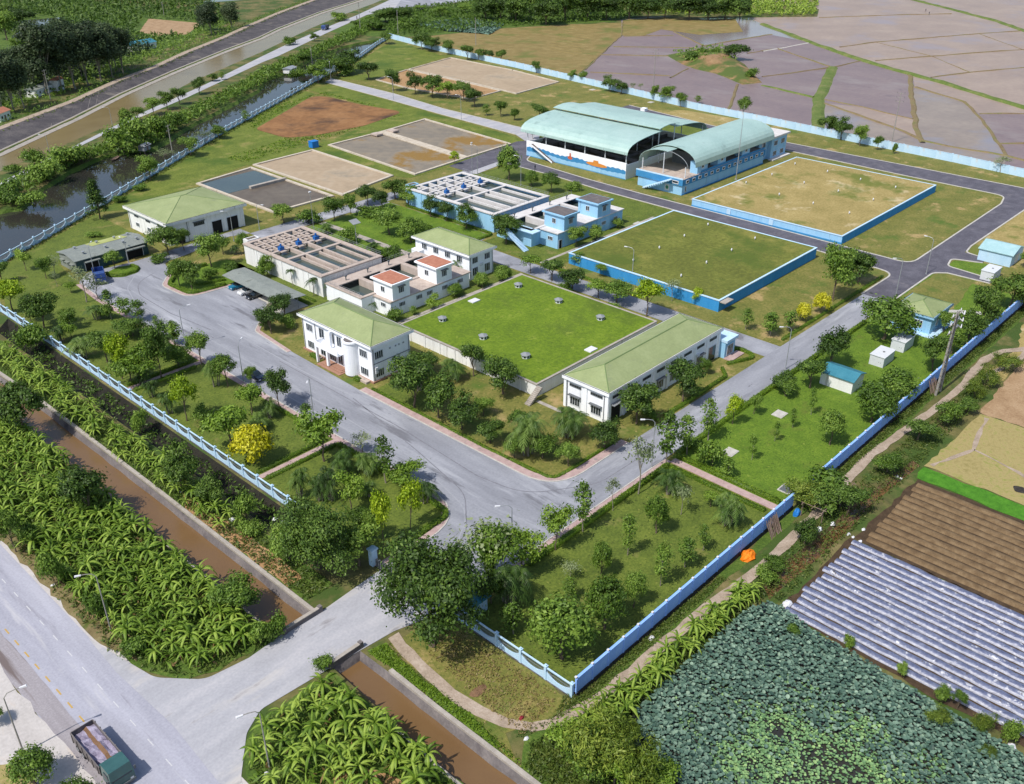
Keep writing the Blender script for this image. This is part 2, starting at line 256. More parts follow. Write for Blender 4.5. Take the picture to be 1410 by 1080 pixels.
# ------------------------------------------------------------------ building blocks
ORG = {}
def tag(o, label=None, cat=None, group=None, kind=None):
    if label: o['label'] = label
    if cat: o['category'] = cat
    if group: o['group'] = group
    if kind: o['kind'] = kind
    return o
def thing(name, label, cat, loc=(0, 0, 0), group=None, rz=0.0):
    o = bpy.data.objects.new(name, None); COL.objects.link(o)
    o.empty_display_size = 0.3; o.location = loc; o.rotation_euler = (0, 0, rz)
    ORG[o] = Vector(loc)
    return tag(o, label, cat, group)
def put(name, me, parent=None, loc=(0, 0, 0), rot=(0, 0, 0), sc=(1, 1, 1)):
    o = bpy.data.objects.new(name, me); COL.objects.link(o)
    if parent is not None: o.parent = parent; ORG[o] = ORG.get(parent, Vector((0, 0, 0)))
    o.location = loc; o.rotation_euler = rot; o.scale = sc
    return o
class MB:
    """Collects faces in world coordinates; obj() links them as one mesh under its parent."""
    def __init__(s): s.v = []; s.f = []; s.mi = []; s.m = 0
    def add(s, vs, fs):
        b = len(s.v); s.v += [tuple(v) for v in vs]; s.f += [tuple(i + b for i in f) for f in fs]; s.mi += [s.m] * len(fs); return s
    def box(s, x0, x1, y0, y1, z0, z1):
        x0, x1 = min(x0, x1), max(x0, x1); y0, y1 = min(y0, y1), max(y0, y1); z0, z1 = min(z0, z1), max(z0, z1)
        return s.add([(x0,y0,z0),(x1,y0,z0),(x1,y1,z0),(x0,y1,z0),(x0,y0,z1),(x1,y0,z1),(x1,y1,z1),(x0,y1,z1)],
                     [(0,3,2,1),(4,5,6,7),(0,1,5,4),(1,2,6,5),(2,3,7,6),(3,0,4,7)])
    def prism(s, poly, z0, z1):
        a = sum(poly[i][0]*poly[(i+1)%len(poly)][1]-poly[(i+1)%len(poly)][0]*poly[i][1] for i in range(len(poly)))
        if a < 0: poly = poly[::-1]
        n = len(poly)
        return s.add([(p[0],p[1],z0) for p in poly]+[(p[0],p[1],z1) for p in poly],
                     [tuple(range(n))[::-1], tuple(range(n,2*n))]+[(i,(i+1)%n,n+(i+1)%n,n+i) for i in range(n)])
    def extr(s, prof, axis, a0, a1):
        """profile of (h, z) pairs extruded along axis 'x' or 'y' from a0 to a1 (closed polygon)."""
        n = len(prof); P = (lambda h, z, a: (a, h, z)) if axis == 'x' else (lambda h, z, a: (h, a, z))
        return s.add([P(h,z,a0) for h,z in prof]+[P(h,z,a1) for h,z in prof],
                     [tuple(range(n))[::-1], tuple(range(n,2*n))]+[(i,(i+1)%n,n+(i+1)%n,n+i) for i in range(n)])
    def tube(s, p, q, r0, r1=None, n=8, cap=True):
        p, q = Vector(p), Vector(q); d = (q-p)
        if d.length < 1e-6: return s
        d.normalize(); a = d.orthogonal().normalized(); b = d.cross(a); r1 = r0 if r1 is None else r1
        vs = []
        for c, r in ((p, r0), (q, r1)):
            for i in range(n):
                t = 2*math.pi*i/n; vs.append(c + (a*math.cos(t)+b*math.sin(t))*r)
        fs = [(i,(i+1)%n,n+(i+1)%n,n+i) for i in range(n)]
        if cap: fs += [tuple(range(n))[::-1], tuple(range(n,2*n))]
        return s.add(vs, fs)
    def path(s, pts, r, n=6):
        for i in range(len(pts)-1):
            ra = r[i] if isinstance(r, (list, tuple)) else r; rb = r[i+1] if isinstance(r, (list, tuple)) else r
            s.tube(pts[i], pts[i+1], ra, rb, n)
        return s
    def ring(s, c, r, z0, z1, n=12, a0=0.0, a1=2*math.pi):
        return s.prism([(c[0]+r*math.cos(a0+(a1-a0)*i/n), c[1]+r*math.sin(a0+(a1-a0)*i/n)) for i in range(n if a1-a0 > 6.28 else n+1)], z0, z1)
    def mesh(s, name, mats, org=(0,0,0), smooth=False):
        me = bpy.data.meshes.new(name)
        o = Vector(org)
        me.from_pydata([(v[0]-o.x, v[1]-o.y, v[2]-o.z) for v in s.v], [], s.f)
        for m in (mats if isinstance(mats, (list, tuple)) else [mats]): me.materials.append(MATS[m])
        if len(set(s.mi)) > 1: me.polygons.foreach_set('material_index', s.mi)
        if smooth: me.polygons.foreach_set('use_smooth', [True]*len(me.polygons))
        me.update(); return me
    def obj(s, name, mats, parent=None, smooth=False):
        return put(name, s.mesh(name, mats, ORG.get(parent, (0,0,0)) if parent is not None else (0,0,0), smooth), parent)
def struct(o): o['kind'] = 'structure'; return o
def stuff(o): o['kind'] = 'stuff'; return o
def fillet(poly, r, n=6, closed=True):
    """round the corners of a polyline; r is a radius or a list of one radius per corner"""
    out = []; m = len(poly)
    for i, p in enumerate(poly):
        ri = r[i] if isinstance(r, (list, tuple)) else r
        if ri <= 0 or (not closed and i in (0, m-1)): out.append(tuple(p)); continue
        P = Vector(p[:2]); a = Vector(poly[i-1][:2])-P; b = Vector(poly[(i+1) % m][:2])-P
        la, lb = a.length, b.length; a.normalize(); b.normalize()
        ang = math.acos(max(-1, min(1, a.dot(b))))
        if ang > 3.1: out.append(tuple(p)); continue
        t = min(ri/math.tan(ang/2), la*0.49, lb*0.49); 
        A, B = P+a*t, P+b*t
        for k in range(n+1):
            s_ = k/n; q = A*(1-s_)**2 + P*2*s_*(1-s_) + B*s_**2; out.append((q.x, q.y))
    return out
def sheet(name, poly, z, m):
    return struct(MB().prism(poly, z-0.3, z).obj(name, m)) if False else struct(MB().add([(p[0],p[1],z) for p in (poly if area(poly) > 0 else poly[::-1])], [tuple(range(len(poly)))]).obj(name, m))
def area(poly): return 0.5*sum(poly[i-1][0]*poly[i][1]-poly[i][0]*poly[i-1][1] for i in range(len(poly)))
def offset(pl, d, closed=False):
    """parallel polyline, d to the left"""
    out = []; n = len(pl)
    for i in range(n):
        a = Vector(pl[i-1][:2]) if (i or closed) else None; b = Vector(pl[(i+1) % n][:2]) if (i < n-1 or closed) else None
        p = Vector(pl[i][:2]); d1 = (p-a).normalized() if a is not None else None; d2 = (b-p).normalized() if b is not None else None
        t = (d1+d2) if (d1 and d2) else (d1 or d2)
        if t.length < 1e-6: t = d1
        t.normalize(); nrm = Vector((-t.y, t.x)); k = 1.0
        if d1 and d2: k = 1/max(0.4, nrm.dot(Vector((-d1.y, d1.x))))
        q = p+nrm*d*k; out.append((q.x, q.y))
    return out
def ribbon(pl, w, z0, z1, mb=None, closed=False, z0b=None, z1b=None):
    """box-section strip along a polyline, spanning w to the left of it"""
    mb = mb or MB(); q = offset(pl, w, closed); n = len(pl)
    for i in range(n if closed else n-1):
        j = (i+1) % n
        a, b, c, d = pl[i], pl[j], q[j], q[i]
        mb.add([(a[0],a[1],z0),(b[0],b[1],z0),(c[0],c[1],z0),(d[0],d[1],z0),(a[0],a[1],z1),(b[0],b[1],z1),(c[0],c[1],z1),(d[0],d[1],z1)],
               [(4,5,6,7),(0,1,5,4),(2,3,7,6)]+([] if closed or 0 < i < n-2 else [(1,2,6,5),(3,0,4,7)]))
    return mb
def ragged(poly, amp=.3, step=1.8, seed=1):
    rg = random.Random(seed); out = []
    for i in range(len(poly)):
        a, b = Vector(poly[i][:2]), Vector(poly[(i+1) % len(poly)][:2]); k = max(1, min(60, int((b-a).length/step)))
        for t in range(k):
            q = a.lerp(b, t/k); out.append((q.x+rg.uniform(-amp,amp)*(t > 0), q.y+rg.uniform(-amp,amp)*(t > 0)))
    return out
def inside(p, poly):
    x, y = p[0], p[1]; c = False; j = len(poly)-1
    for i in range(len(poly)):
        xi, yi = poly[i][0], poly[i][1]; xj, yj = poly[j][0], poly[j][1]
        if (yi > y) != (yj > y) and x < (xj-xi)*(y-yi)/(yj-yi)+xi: c = not c
        j = i
    return c
def sample(poly, n, rng, mind=0.0, tries=40):
    xs = [p[0] for p in poly]; ys = [p[1] for p in poly]; out = []; cell = {}
    g = max(mind, 1e-3)
    for _ in range(n*tries):
        p = (rng.uniform(min(xs), max(xs)), rng.uniform(min(ys), max(ys)))
        if not inside(p, poly): continue
        if mind:
            k = (int(p[0]//g), int(p[1]//g))
            if any((p[0]-q[0])**2+(p[1]-q[1])**2 < mind*mind for dx in (-1,0,1) for dy in (-1,0,1) for q in cell.get((k[0]+dx,k[1]+dy), ())): continue
            cell.setdefault(k, []).append(p)
        out.append(p)
        if len(out) >= n: break
    return out
def quads(name, C, Nn, size, aspect, tint, m, extra=None, fold=False):
    """many small leaf faces as one mesh: centres, normals, sizes (numpy)"""
    n = len(C); rs = np.random.RandomState(n % 9973+7)
    Nn = Nn/np.maximum(1e-6, np.linalg.norm(Nn, axis=1, keepdims=True))
    R = rs.normal(size=(n,3)); T = np.cross(Nn, R); T /= np.maximum(1e-6, np.linalg.norm(T, axis=1, keepdims=True)); B = np.cross(Nn, T)
    s = np.asarray(size).reshape(-1,1)*0.5; a = s*aspect
    V = np.empty((n,4,3), dtype=np.float32)
    V[:,0] = C-T*s; V[:,1] = C-B*a+T*s*0.1; V[:,2] = C+T*s; V[:,3] = C+B*a+T*s*0.1
    me = bpy.data.meshes.new(name); nv = n*4; nf = n
    verts = V.reshape(-1,3); loops = np.arange(nv, dtype=np.int32); starts = np.arange(0, nv, 4, dtype=np.int32); tot = np.full(nf, 4, dtype=np.int32)
    tv = np.repeat(np.asarray(tint, dtype=np.float32), 4)
    mi = np.zeros(nf, dtype=np.int32)
    if extra is not None:                     # (verts, faces) of a solid core / stems with material slot 1
        ev, ef = extra
        if len(ev):
            base = len(verts); verts = np.concatenate([verts, np.asarray(ev, dtype=np.float32)])
            el = np.array([i+base for f in ef for i in f], dtype=np.int32); et = np.array([len(f) for f in ef], dtype=np.int32)
            es = np.concatenate([[0], np.cumsum(et)[:-1]]).astype(np.int32)+len(loops)
            loops = np.concatenate([loops, el]); starts = np.concatenate([starts, es]); tv = np.concatenate([tv, np.full(len(ev), 0.15, dtype=np.float32)])
            mi = np.concatenate([mi, np.full(len(ef), 1 if isinstance(m, (list, tuple)) else 0, dtype=np.int32)])
    me.vertices.add(len(verts)); me.vertices.foreach_set('co', verts.ravel())
    me.loops.add(len(loops)); me.loops.foreach_set('vertex_index', loops)
    me.polygons.add(len(starts)); me.polygons.foreach_set('loop_start', starts)
    for k in (m if isinstance(m, (list, tuple)) else [m]): me.materials.append(MATS[k])
    me.polygons.foreach_set('material_index', mi)
    at = me.attributes.new('tint', 'FLOAT', 'POINT'); at.data.foreach_set('value', tv)
    me.update(calc_edges=True); return me
ORD = ['first','second','third','fourth','fifth','sixth','seventh','eighth','ninth','tenth','eleventh','twelfth','thirteenth','fourteenth','fifteenth','sixteenth','seventeenth','eighteenth','nineteenth','twentieth']

# ================================================================== ground, water, roads
HOLES = []
def ccw(p): return p if area(p) > 0 else p[::-1]
def basin(bank, wname, poly, depth, inset, bmat, wmat, ragged=0.0, seed=1):
    """hole in the ground with sloping banks and a water sheet"""
    poly = ccw(poly); HOLES.append(poly); rng = random.Random(seed)
    dense = []
    for i in range(len(poly)):
        a, b = Vector(poly[i]), Vector(poly[(i+1) % len(poly)]); k = max(1, int((b-a).length/3.0)) if ragged else 1
        dense += [tuple(a.lerp(b, t/k)) for t in range(k)]
    q = offset(dense, inset, True)
    if ragged: q = [(x+rng.uniform(-ragged, ragged), y+rng.uniform(-ragged, ragged)) for x, y in q]
    n = len(dense); mb = MB()
    mb.add([(p[0],p[1],0.0) for p in dense]+[(p[0],p[1],-depth-0.25) for p in q], [(i,(i+1)%n,n+(i+1)%n,n+i) for i in range(n)])
    struct(mb.obj(bank, bmat, smooth=False))
    sheet(wname, poly, -depth, wmat)

basin('canal_bank', 'canal_water', [(-17.4,33.0),(-12.0,33.0),(-12.0,75),(-12.2,113),(-13,130),(-15,260),(-21,260),(-18.5,130),(-17.6,100)], 1.1, 0.5, 'concrete_dark', 'canal_brown', 0.12, 3)
basin('canal_bank', 'canal_water', [(-17.0,-70),(-12.0,-70),(-12.0,-2),(-12.1,10),(-11.9,19),(-12.0,23.7),(-16.0,23.9),(-16.4,14),(-17.0,6)], 1.1, 0.5, 'concrete_dark', 'canal_brown', 0.12, 4)
basin('ditch_bank', 'ditch_water', [(-5.6,47.5),(-1.1,47.5),(-1.1,100),(-1.2,155),(-5.4,150),(-5.8,100),(-5.4,75)], 1.0, 1.8, 'ditch_mud', 'ditch_mud', 0.5, 5)
NWF = [(-1.0,172.0),(10.0,188.3),(25.5,198.2),(53.0,216.6),(84.8,239.0),(119.6,262.9),(145.6,279.4),(178.3,300.9),(195.4,311.9),(248.0,345.4),(275.1,366.0),(300.5,384.0)]
basin('pond_bank', 'pond_water', [(p[0]-0.7, p[1]+1.0) for p in NWF[1:]]+[(277.4,383.5),(264,380),(236.5,366.5),(203,343.5),(185.4,335.5),(170,317.5),(113.3,279.5),(90.5,261),(83.6,265),(74,264.6),(60.2,256.8),(43.3,242.5),(32,230),(26,231),(3,215)], 1.0, 1.2, 'rough_green', 'pond_dark', 0.5, 6)
CANR = [(-40,222),(10,252),(43,270.5),(76.3,290.5),(108,312),(157.1,352),(223.9,396),(292.4,445.5),(333.9,473),(392.3,508),(470,560)]
CANL = [(-40,240),(20,273),(51.7,293.4),(91.7,323.8),(125.5,352.0),(166.8,382.2),(214.5,414.7),(252.1,438.1),(277.2,457.5),(338.5,498.1),(402.4,533.5),(470,578)]
basin('canal_bank', 'canal_water', CANR+CANL[::-1], 0.7, 0.8, 'rough_green', 'big_canal', 0.3, 7)
basin('ditch_bank', 'ditch_water', [(30.5,-8.3),(33.6,-8.4),(42.8,-9.0),(52.3,-9.2),(61,-8.9),(75.3,-9.9),(76,-8.4),(57.8,-6.9),(48.9,-6.7),(39.4,-6.0),(32.6,-6.1)], 0.6, 0.5, 'soil_brown', 'canal_brown', 0.2, 8)

BIG = [(-700,-500),(1700,-500),(1700,1900),(-700,1900)]
vv, ee = [], []
for poly in [BIG]+HOLES:
    b0 = len(vv); vv += [Vector((p[0], p[1])) for p in poly]; ee += [(b0+i, b0+(i+1) % len(poly)) for i in range(len(poly))]
for gx in range(-600, 1700, 100):
    for gy in range(-400, 1900, 100):
        vv.append(Vector((gx+0.37, gy+0.61)))
rv, re_, rf, *_ = delaunay_2d_cdt(vv, ee, [], 0, 1e-5)
keep = []
for f in rf:
    c = ((rv[f[0]].x+rv[f[1]].x+rv[f[2]].x)/3, (rv[f[0]].y+rv[f[1]].y+rv[f[2]].y)/3)
    if not any(inside(c, h) for h in HOLES): keep.append(tuple(f))
struct(MB().add([(v.x, v.y, 0.0) for v in rv], keep).obj('ground', 'earth'))

Z1, Z2, Z3, Z4 = 0.02, 0.04, 0.065, 0.085
# ---- compound grounds
sheet('compound_ground', [(0,-0.4),(256,-0.4),(256.5,31),(264.2,125),(282,272),(299,382)]+NWF[::-1][1:]+[(-0.8,100),(-0.6,60)], Z1, 'lawn_worn')
def lawn(poly, m, r=0, name='lawn', z=Z2):
    q = fillet(poly, r) if r else poly
    if name not in ('lawn','road','lotus_pond_water','river_water') or m in ('lush','lawn_worn'): q = ragged(q, .3 if name != 'lawn' else .22, 1.6, int(abs(poly[0][0]*7+poly[0][1]*3)))
    return sheet(name, q, z, m)
lawn([(0.3,49),(0.3,160),(5,173),(9,186),(26,196.5),(44,208),(43,178),(20,178),(18,163),(17.2,150),(17.2,39),(14,34.5),(3,34.5),(1,40)], 'lawn')
lawn([(0.6,0.4),(48.2,0.4),(48.2,20),(14,20),(4,18),(0.6,17)], 'lawn')
lawn([(50,0.2),(122,0.2),(122,20.6),(50,20.6)], 'lush')
lawn([(122,0.2),(158,0.2),(158,21),(122,21)], 'lush')
lawn([(136,9),(158.6,12),(158.6,20.6),(136,20.6)], 'lawn_worn', z=Z3)
lawn([(164,10),(173,10),(173,15),(170,20.6),(166,20.4)], 'lush', z=Z3)
lawn([(177,0.2),(231,0.2),(231,21),(179,21),(177,17)], 'dry_grass')
lawn([(30.8,29.4),(49.5,29.4),(49.5,74),(30.8,74)], 'lawn_worn', [6,2,0,2])
lawn([(30.8,60),(42,62),(49,88),(43.4,90),(43.2,74),(30.8,73.5)], 'lawn', z=Z3)
lawn([(43,88.5),(92,88.5),(92,114),(79,118),(72,150),(49,148),(46,137),(46,112),(43,100)], 'lawn', z=Z3)
lawn([(70,117),(92,117),(106,115),(106,156),(70,156)], 'lush', z=Z3)
lawn([(42,137),(50,137),(50,151),(44,152),(36.5,152),(31.5,146),(31.8,137.5)], 'lush', [1,1,2,2,2,3,3], z=Z3)
lawn([(99.5,89),(155,89),(156,120),(157,138),(163,158),(143,158),(131,118),(106,114),(99.5,114)], 'lawn', z=Z3)
lawn([(99,29.5),(150,28.8),(152,32),(152.8,45),(102,45),(99,42)], 'lawn_worn', [1,2,0,0,0,1], z=Z3)
lawn([(150,46),(154.5,62),(155.5,88),(150,88)], 'lawn', z=Z3)
lawn([(163,30),(164.6,28),(226,28.4),(231,30.5),(232,34),(231.8,46),(162,45)], 'lawn_worn', z=Z3)
lawn([(162.5,92),(168,97),(168,160),(165,152),(163,130)], 'lawn_worn', z=Z3)
lawn([(86,216),(128,226),(129,257),(181,292),(182,300),(150,281),(120,262),(86,238),(56,216),(45,209),(68,194),(76,212)], 'meadow', z=Z2)
lawn([(126,170),(182,172),(186,182),(190,224),(194,262),(198,303),(184,300),(181,240),(140,226),(100,222),(100,218.5),(125,219),(124,176)], 'meadow', z=Z3)
lawn([(214,298),(280,316),(296,372),(282,366),(250,344),(206,314)], 'meadow', z=Z2)
lawn([(206,226),(236,228),(268,232),(278,262),(262,160),(250,178),(197,178),(199,220)], 'lawn_worn', z=Z2)
lawn([(168,160),(214,163),(247,168),(246,112),(264,125),(262,160),(250,178),(197,176)], 'dry_grass', z=Z2+0.01)
lawn([(214,118),(243,112),(247,160),(214,164)], 'lawn', z=Z3)
# ---- outside the front fence
lawn([(-11.3,-2),(-9.5,8),(-9.6,17),(-8.6,22),(-0.4,20.6),(-0.4,-0.5),(-5,-0.2),(-9,2)], 'lawn_worn', name='verge')
lawn([(-11.3,0),(-9.6,8),(-9.8,16),(-8.9,22.4),(-11.4,23)], 'lush', name='verge', z=Z3)
lawn([(-11.3,36),(-6.6,36),(-6.6,47),(-6.4,75),(-7,100),(-6.5,150),(-12.6,150),(-11.6,100)], 'rough_green', name='verge')
lawn([(-11.2,40),(-8.6,40),(-8.4,52),(-9.4,70),(-11.2,66)], 'bare_soil', name='dirt_strip', z=Z3)
lawn([(-33,46),(-31,38.4),(-29,35),(-25.7,33.4),(-17.8,33.4),(-18,75),(-17.8,120),(-19,180),(-32.6,180),(-32.6,70)], 'rough_green', name='grove_ground')
lawn([(-29.5,22),(-25.6,23.6),(-16.4,23),(-17,6),(-17.2,-60),(-40,-60),(-33,16)], 'rough_green', name='grove_ground')
lawn(fillet([(-29,8),(-26,12),(-22,9),(-20,2),(-24,-6),(-31,-4)],3), 'bare_soil', name='dirt_strip', z=Z3)
lawn([(-33.2,78),(-33.2,48),(-31.6,42),(-30,44),(-31.2,60),(-31.4,110),(-33.2,110)], 'verge_dry', name='verge', z=Z3)
# ---- right-hand fields
lawn([(-12,-60),(26,-60),(26.7,-41),(28,-27),(29,-15),(30.3,-9.9),(30.2,-8.5),(26,-6.8),(12.5,-6),(2.7,-6),(-0.5,-9),(-3,-16)], 'pond_dark', name='lotus_pond_water')
lawn([(-11.4,-30),(-11.4,-2.5),(-8,0),(1,-3.2),(31,-4.6),(31,-6),(3,-5.8),(-0.5,-9),(-3,-16)], 'rough_green', name='verge')
lawn([(0,-0.8),(155,-1.2),(155,-3.0),(0,-2.0)], 'rough_green', name='verge', z=Z1+0.005)
lawn([(29.4,-10.2),(50.2,-10.2),(49,-90),(27.2,-90),(28.6,-28)], 'soil_dark', name='mulch_field')
lawn([(50.3,-10.5),(71.2,-11.2),(70.6,-90),(49.2,-90)], 'soil_dark', name='ploughed_field')
lawn([(71.4,-11.0),(75.2,-10.5),(74.4,-90),(70.9,-90)], 'seedling_green', name='seedling_bed', z=Z3)
lawn([(75.6,-10.4),(98.6,-11.0),(101,-90),(74.6,-90)], 'cut_field', name='cut_field')
lawn(fillet([(78,-23.5),(79.6,-22.6),(80.2,-24.2),(78.6,-25.2)],.6), 'burnt', name='burnt_patch', z=Z3)
lawn(fillet([(81,-26.4),(82.6,-25.6),(83.4,-28.6),(81.4,-29)],.6), 'burnt', name='burnt_patch', z=Z3)
lawn([(99,-10.8),(140,-9),(190,-12),(190,-90),(101.4,-90)], 'dry_field', name='dry_field')
lawn([(114,-6),(131,-7),(142,-4),(180,-4),(180,-9),(140,-8.6),(114,-9.8)], 'dry_grass', name='verge')
DIRT = [(-7.6,22.6),(-8.7,17),(-9.2,10.5),(-8.9,6),(-7.9,2.6),(-6.2,0.3),(-4,-1.3),(0.7,-2.3),(7.9,-2.8),(15.4,-3.0),(21.5,-3.1),(30.9,-4.0),(40,-4.2),(52,-3.9),(60,-3.4),(73,-2.7),(93,-4.4),(106,-4.9),(113,-4.4),(121,-4.0),(127,-5.2),(130,-7.6),(134,-9.4)]
def strip(name, pl, w, z, m, wob=0.12, seed=2):
    rng = random.Random(seed); d = []
    for i in range(len(pl)-1):
        a, b = Vector(pl[i][:2]), Vector(pl[i+1][:2]); k = max(1, int((b-a).length/1.6)); d += [tuple(a.lerp(b, t/k)) for t in range(k)]
    d.append(tuple(pl[-1][:2])); e = [d[0]]
    for q in d[1:]:
        if math.hypot(q[0]-e[-1][0], q[1]-e[-1][1]) > .9: e.append(q)
    d = e
    L = offset(d, w/2); R = offset(d, -w/2)
    L = [(x+rng.uniform(-wob,wob), y+rng.uniform(-wob,wob)) for x, y in L]; R = [(x+rng.uniform(-wob,wob), y+rng.uniform(-wob,wob)) for x, y in R]
    n = len(d); mb = MB().add([(p[0],p[1],z) for p in L]+[(p[0],p[1],z) for p in R], [(n+i, n+i+1, i+1, i) for i in range(n-1)])
    return struct(mb.obj(name, m))
strip('dirt_path', fillet(DIRT, 2.0, 3, False), 1.5, Z4, 'dirt_path', 0.18)
strip('field_track', [(76.5,-11.2),(86,-14.5),(92,-13.2),(98,-12.4)], .6, Z3, 'dirt_path', .2, 12)
strip('field_track', [(86,-14.5),(84,-22),(79,-30),(76,-42)], .5, Z3, 'dirt_path', .2, 13)
strip('dirt_path', [(113,-6.5),(124,-8.6),(134,-9.4),(150,-9.5),(190,-9)], 1.2, Z4+0.01, 'dirt_path', 0.2, 9)

# ---- highway
lawn([(-33.0,-160),(-33.0,420),(-43.3,420),(-43.3,-160)], 'highway', name='road', z=Z2)
sh_ = sheet('road_shoulder', ragged([(-43.2,-6),(-43.2,110),(-50.5,110),(-50.5,-6)],.3,2.2,4), Z2+0.010, 'shoulder')
ROAD = bpy.data.objects['road']
sheet('road_lane', ragged([(-40.75,-6),(-40.75,110),(-43.3,110),(-43.3,-6)],.16,2.0,3), Z2+0.008, 'highway_dirty')
sheet('road_shoulder', [(-32.2,-160),(-32.2,420),(-33.6,420),(-33.6,-160)], Z2+0.006, 'shoulder')
lawn([(-60,-160),(-47.5,-160),(-47.2,30),(-47.6,37.5),(-49.5,39),(-60,39)], 'cut_field', name='verge', z=Z3)
dash = MB().box(-0.06, 0.06, -0.65, 0.65, 0, 0.004).mesh('lane_dash', 'paint_white')
ydash = MB().box(-0.09, 0.09, -0.62, 0.62, 0, 0.004).mesh('lane_dash', 'paint_yellow')
v_ = 64.9 + 3.92*6
while v_ > 5: put('lane_dash', dash, ROAD, (-36.5, v_, Z2+0.012)); v_ -= 3.92
v_ = 38.3 + 2.92*14
while v_ > 37: put('lane_dash', ydash, ROAD, (-40.15, v_, Z2+0.012)); v_ -= 2.92
v_ = 33.0
while v_ > 8: put('lane_dash', ydash, ROAD, (-40.15, v_, Z2+0.012)); v_ -= 2.92
sheet('entrance_road', fillet([(-33.75,10),(-32.6,18),(-28.6,23.0),(-25.6,24.7),(-15.6,24.0),(-7,23.2),(-0.2,21.2),(-0.2,33.6),(-11,32.8),(-17,33.0),(-22,32.6),(-27.5,33.4),(-31.4,38),(-33.75,50),(-34.1,42),(-33.6,30),(-34.2,20)], [0,3,3,2,0,0,0,0,0,0,2,3,4,0,2,2,2]), Z3, 'pale_road')

# ---- plant roads
MAINR = fillet([(-0.6,21.1),(135.4,21.3),(135.4,27.7),(30.0,28.4),(29.7,73),(30.6,98),(31,111),(41,121),(41.3,135.6),(30.6,136.6),(30.2,147.2),(36,153.6),(38,160.4),(44,161),(59,164.8),(64.2,163),(64.2,168),(33,166.2),(22,167.6),(18,163),(17,150),(16.9,34.0),(-0.6,33.7)],
               [0,0,0,7,1,1,2,1,0,4,4,4,3,1,1,0,0,1,3,4,5,9,0])
sheet('plant_road', MAINR, Z3, 'concrete_road')
sheet('plant_road', fillet([(30,21.12),(135.4,21.3),(135.4,27.7),(36,28.38),(30.5,27.4)],[0,0,0,2,2]), Z3+0.003, 'concrete_road_cross')
sheet('lane', [(92.6,27.2),(98.6,27.2),(98.8,60),(98.6,100),(99.2,114),(106,116),(106,157.5),(143,159),(143,163.5),(64,163),(64,157.4),(92.8,157.4),(92.8,104)], Z3-0.008, 'concrete_road_even')
ASPH = fillet([(135.2,21.35),(158.8,21.4),(161,18.7),(161.2,9),(163.6,9),(165.2,20.6),(171,21.8),(173.3,15),(176.4,15),(177.6,20.8),(183,21.5),(236,21.2),(244,25),(244,105),(247.5,140),(254,182),(249,182),(243.4,140),(235,102),(233,60),(232.6,29.4),(224,27.6),(160.4,27.2),(161.3,67),(161.6,108),(162.4,130),(165,157.5),(182,166),(188.3,172),(181,176),(143.6,171),(142.8,160.4),(158.6,161),(158.3,138),(156.6,119),(156,94),(155,62),(152.2,27.6),(135.2,27.75)],
              [0,3,1,0,0,2,2,1,0,0,2,3,6,0,0,0,0,0,0,0,4,2,4,0,0,0,5,2,0,0,0,0,2,0,0,0,0,4,0])
sheet('asphalt_road', ASPH, Z3+0.004, 'asphalt')
sheet('pale_lane', [(181,169),(188.5,172.4),(196.6,178.5),(196.8,191),(198.6,232),(203.9,268),(206.5,314),(199,309),(195.4,263),(191.6,225),(188.0,183)], Z3, 'pale_road')
sheet('pale_lane', [(142.9,158.0),(160,160.4),(159,163.0),(142.9,161.4)], Z4, 'pale_road')
def kerb(pl, w=0.35, h=0.14, m='kerb', name='kerb'): return struct(ribbon(pl, w, 0.0, h, None).obj(name, m))
kerb(fillet([(135.2,21.35),(158.8,21.4),(161,18.7),(161.2,9)], [0,3,1,0], 5, False), -0.4)
kerb(fillet([(163.6,9),(165.2,20.6),(171,21.8),(173.3,15)], [0,2,2,0], 5, False), -0.4)
kerb(fillet([(176.4,15),(177.6,20.8),(183,21.5),(236,21.2),(244,25),(244,105),(247.5,140),(254,182)], [0,2,2,3,6,0,0,0], 5, False), -0.4)
kerb(fillet([(135.2,27.75),(152.2,27.6),(155,62),(156,94),(156.6,119),(158.3,138),(158.6,161)], [0,4,0,0,0,0,0], 5, False), 0.4)
kerb(fillet([(235,102),(233,60),(232.6,29.4),(224,27.6),(160.4,27.2),(161.3,67),(161.6,108),(162.4,130),(165,157.5),(182,166)], [0,0,4,2,4,0,0,0,5,0], 5, False), -0.4)
kerb([(188.2,183),(191.6,225),(195.4,263),(199,306)], 0.3); kerb([(196.8,181),(196.9,191),(198.7,232),(203.9,268),(206,308)], -0.3)
# pink pavements with kerb stones
def pavement(pl, w, r):
    q = fillet(pl, r, 7, False)
    o = struct(ribbon(q, w, 0.0, 0.13, None).obj('pavement', 'pink_paving'))
    s = 1 if w > 0 else -1
    k = struct(ribbon(offset(q, -0.22*s), 0.2*s, 0.0, 0.16, None).obj('kerb', 'kerb'))
pavement([(29.9,75.5),(29.7,40),(29.9,28.6),(48.8,28.6)], -1.15, [0,0,7,0]) if False else pavement([(48.8,28.5),(30.0,28.5),(29.8,75.4)], -1.4, [0,7,0])
pavement([(-0.4,33.8),(16.8,33.9),(17.0,64),(17.0,106),(17.0,150),(18,162)], 1.0, [0,9,0,0,5,0])
pavement([(3,21.0),(48.9,21.0)], -1.0, 0)
pavement([(41.2,135.7),(30.7,136.7),(30.3,147.3),(36.0,153.8)], -0.9, [0,4,4,0])
pavement([(29.9,98.0),(31.1,110.9),(41,121)], -0.8, [0,2,0])
for pl, w in (([(1.0,106.2),(16.0,106.2)], 1.2), ([(1.0,64.1),(16.0,64.1)], 1.1), ([(48.4,0.5),(48.7,20.0)], -1.5)):
    struct(ribbon(pl, w, 0.0, 0.10, None).obj('garden_path', 'pink_paving'))
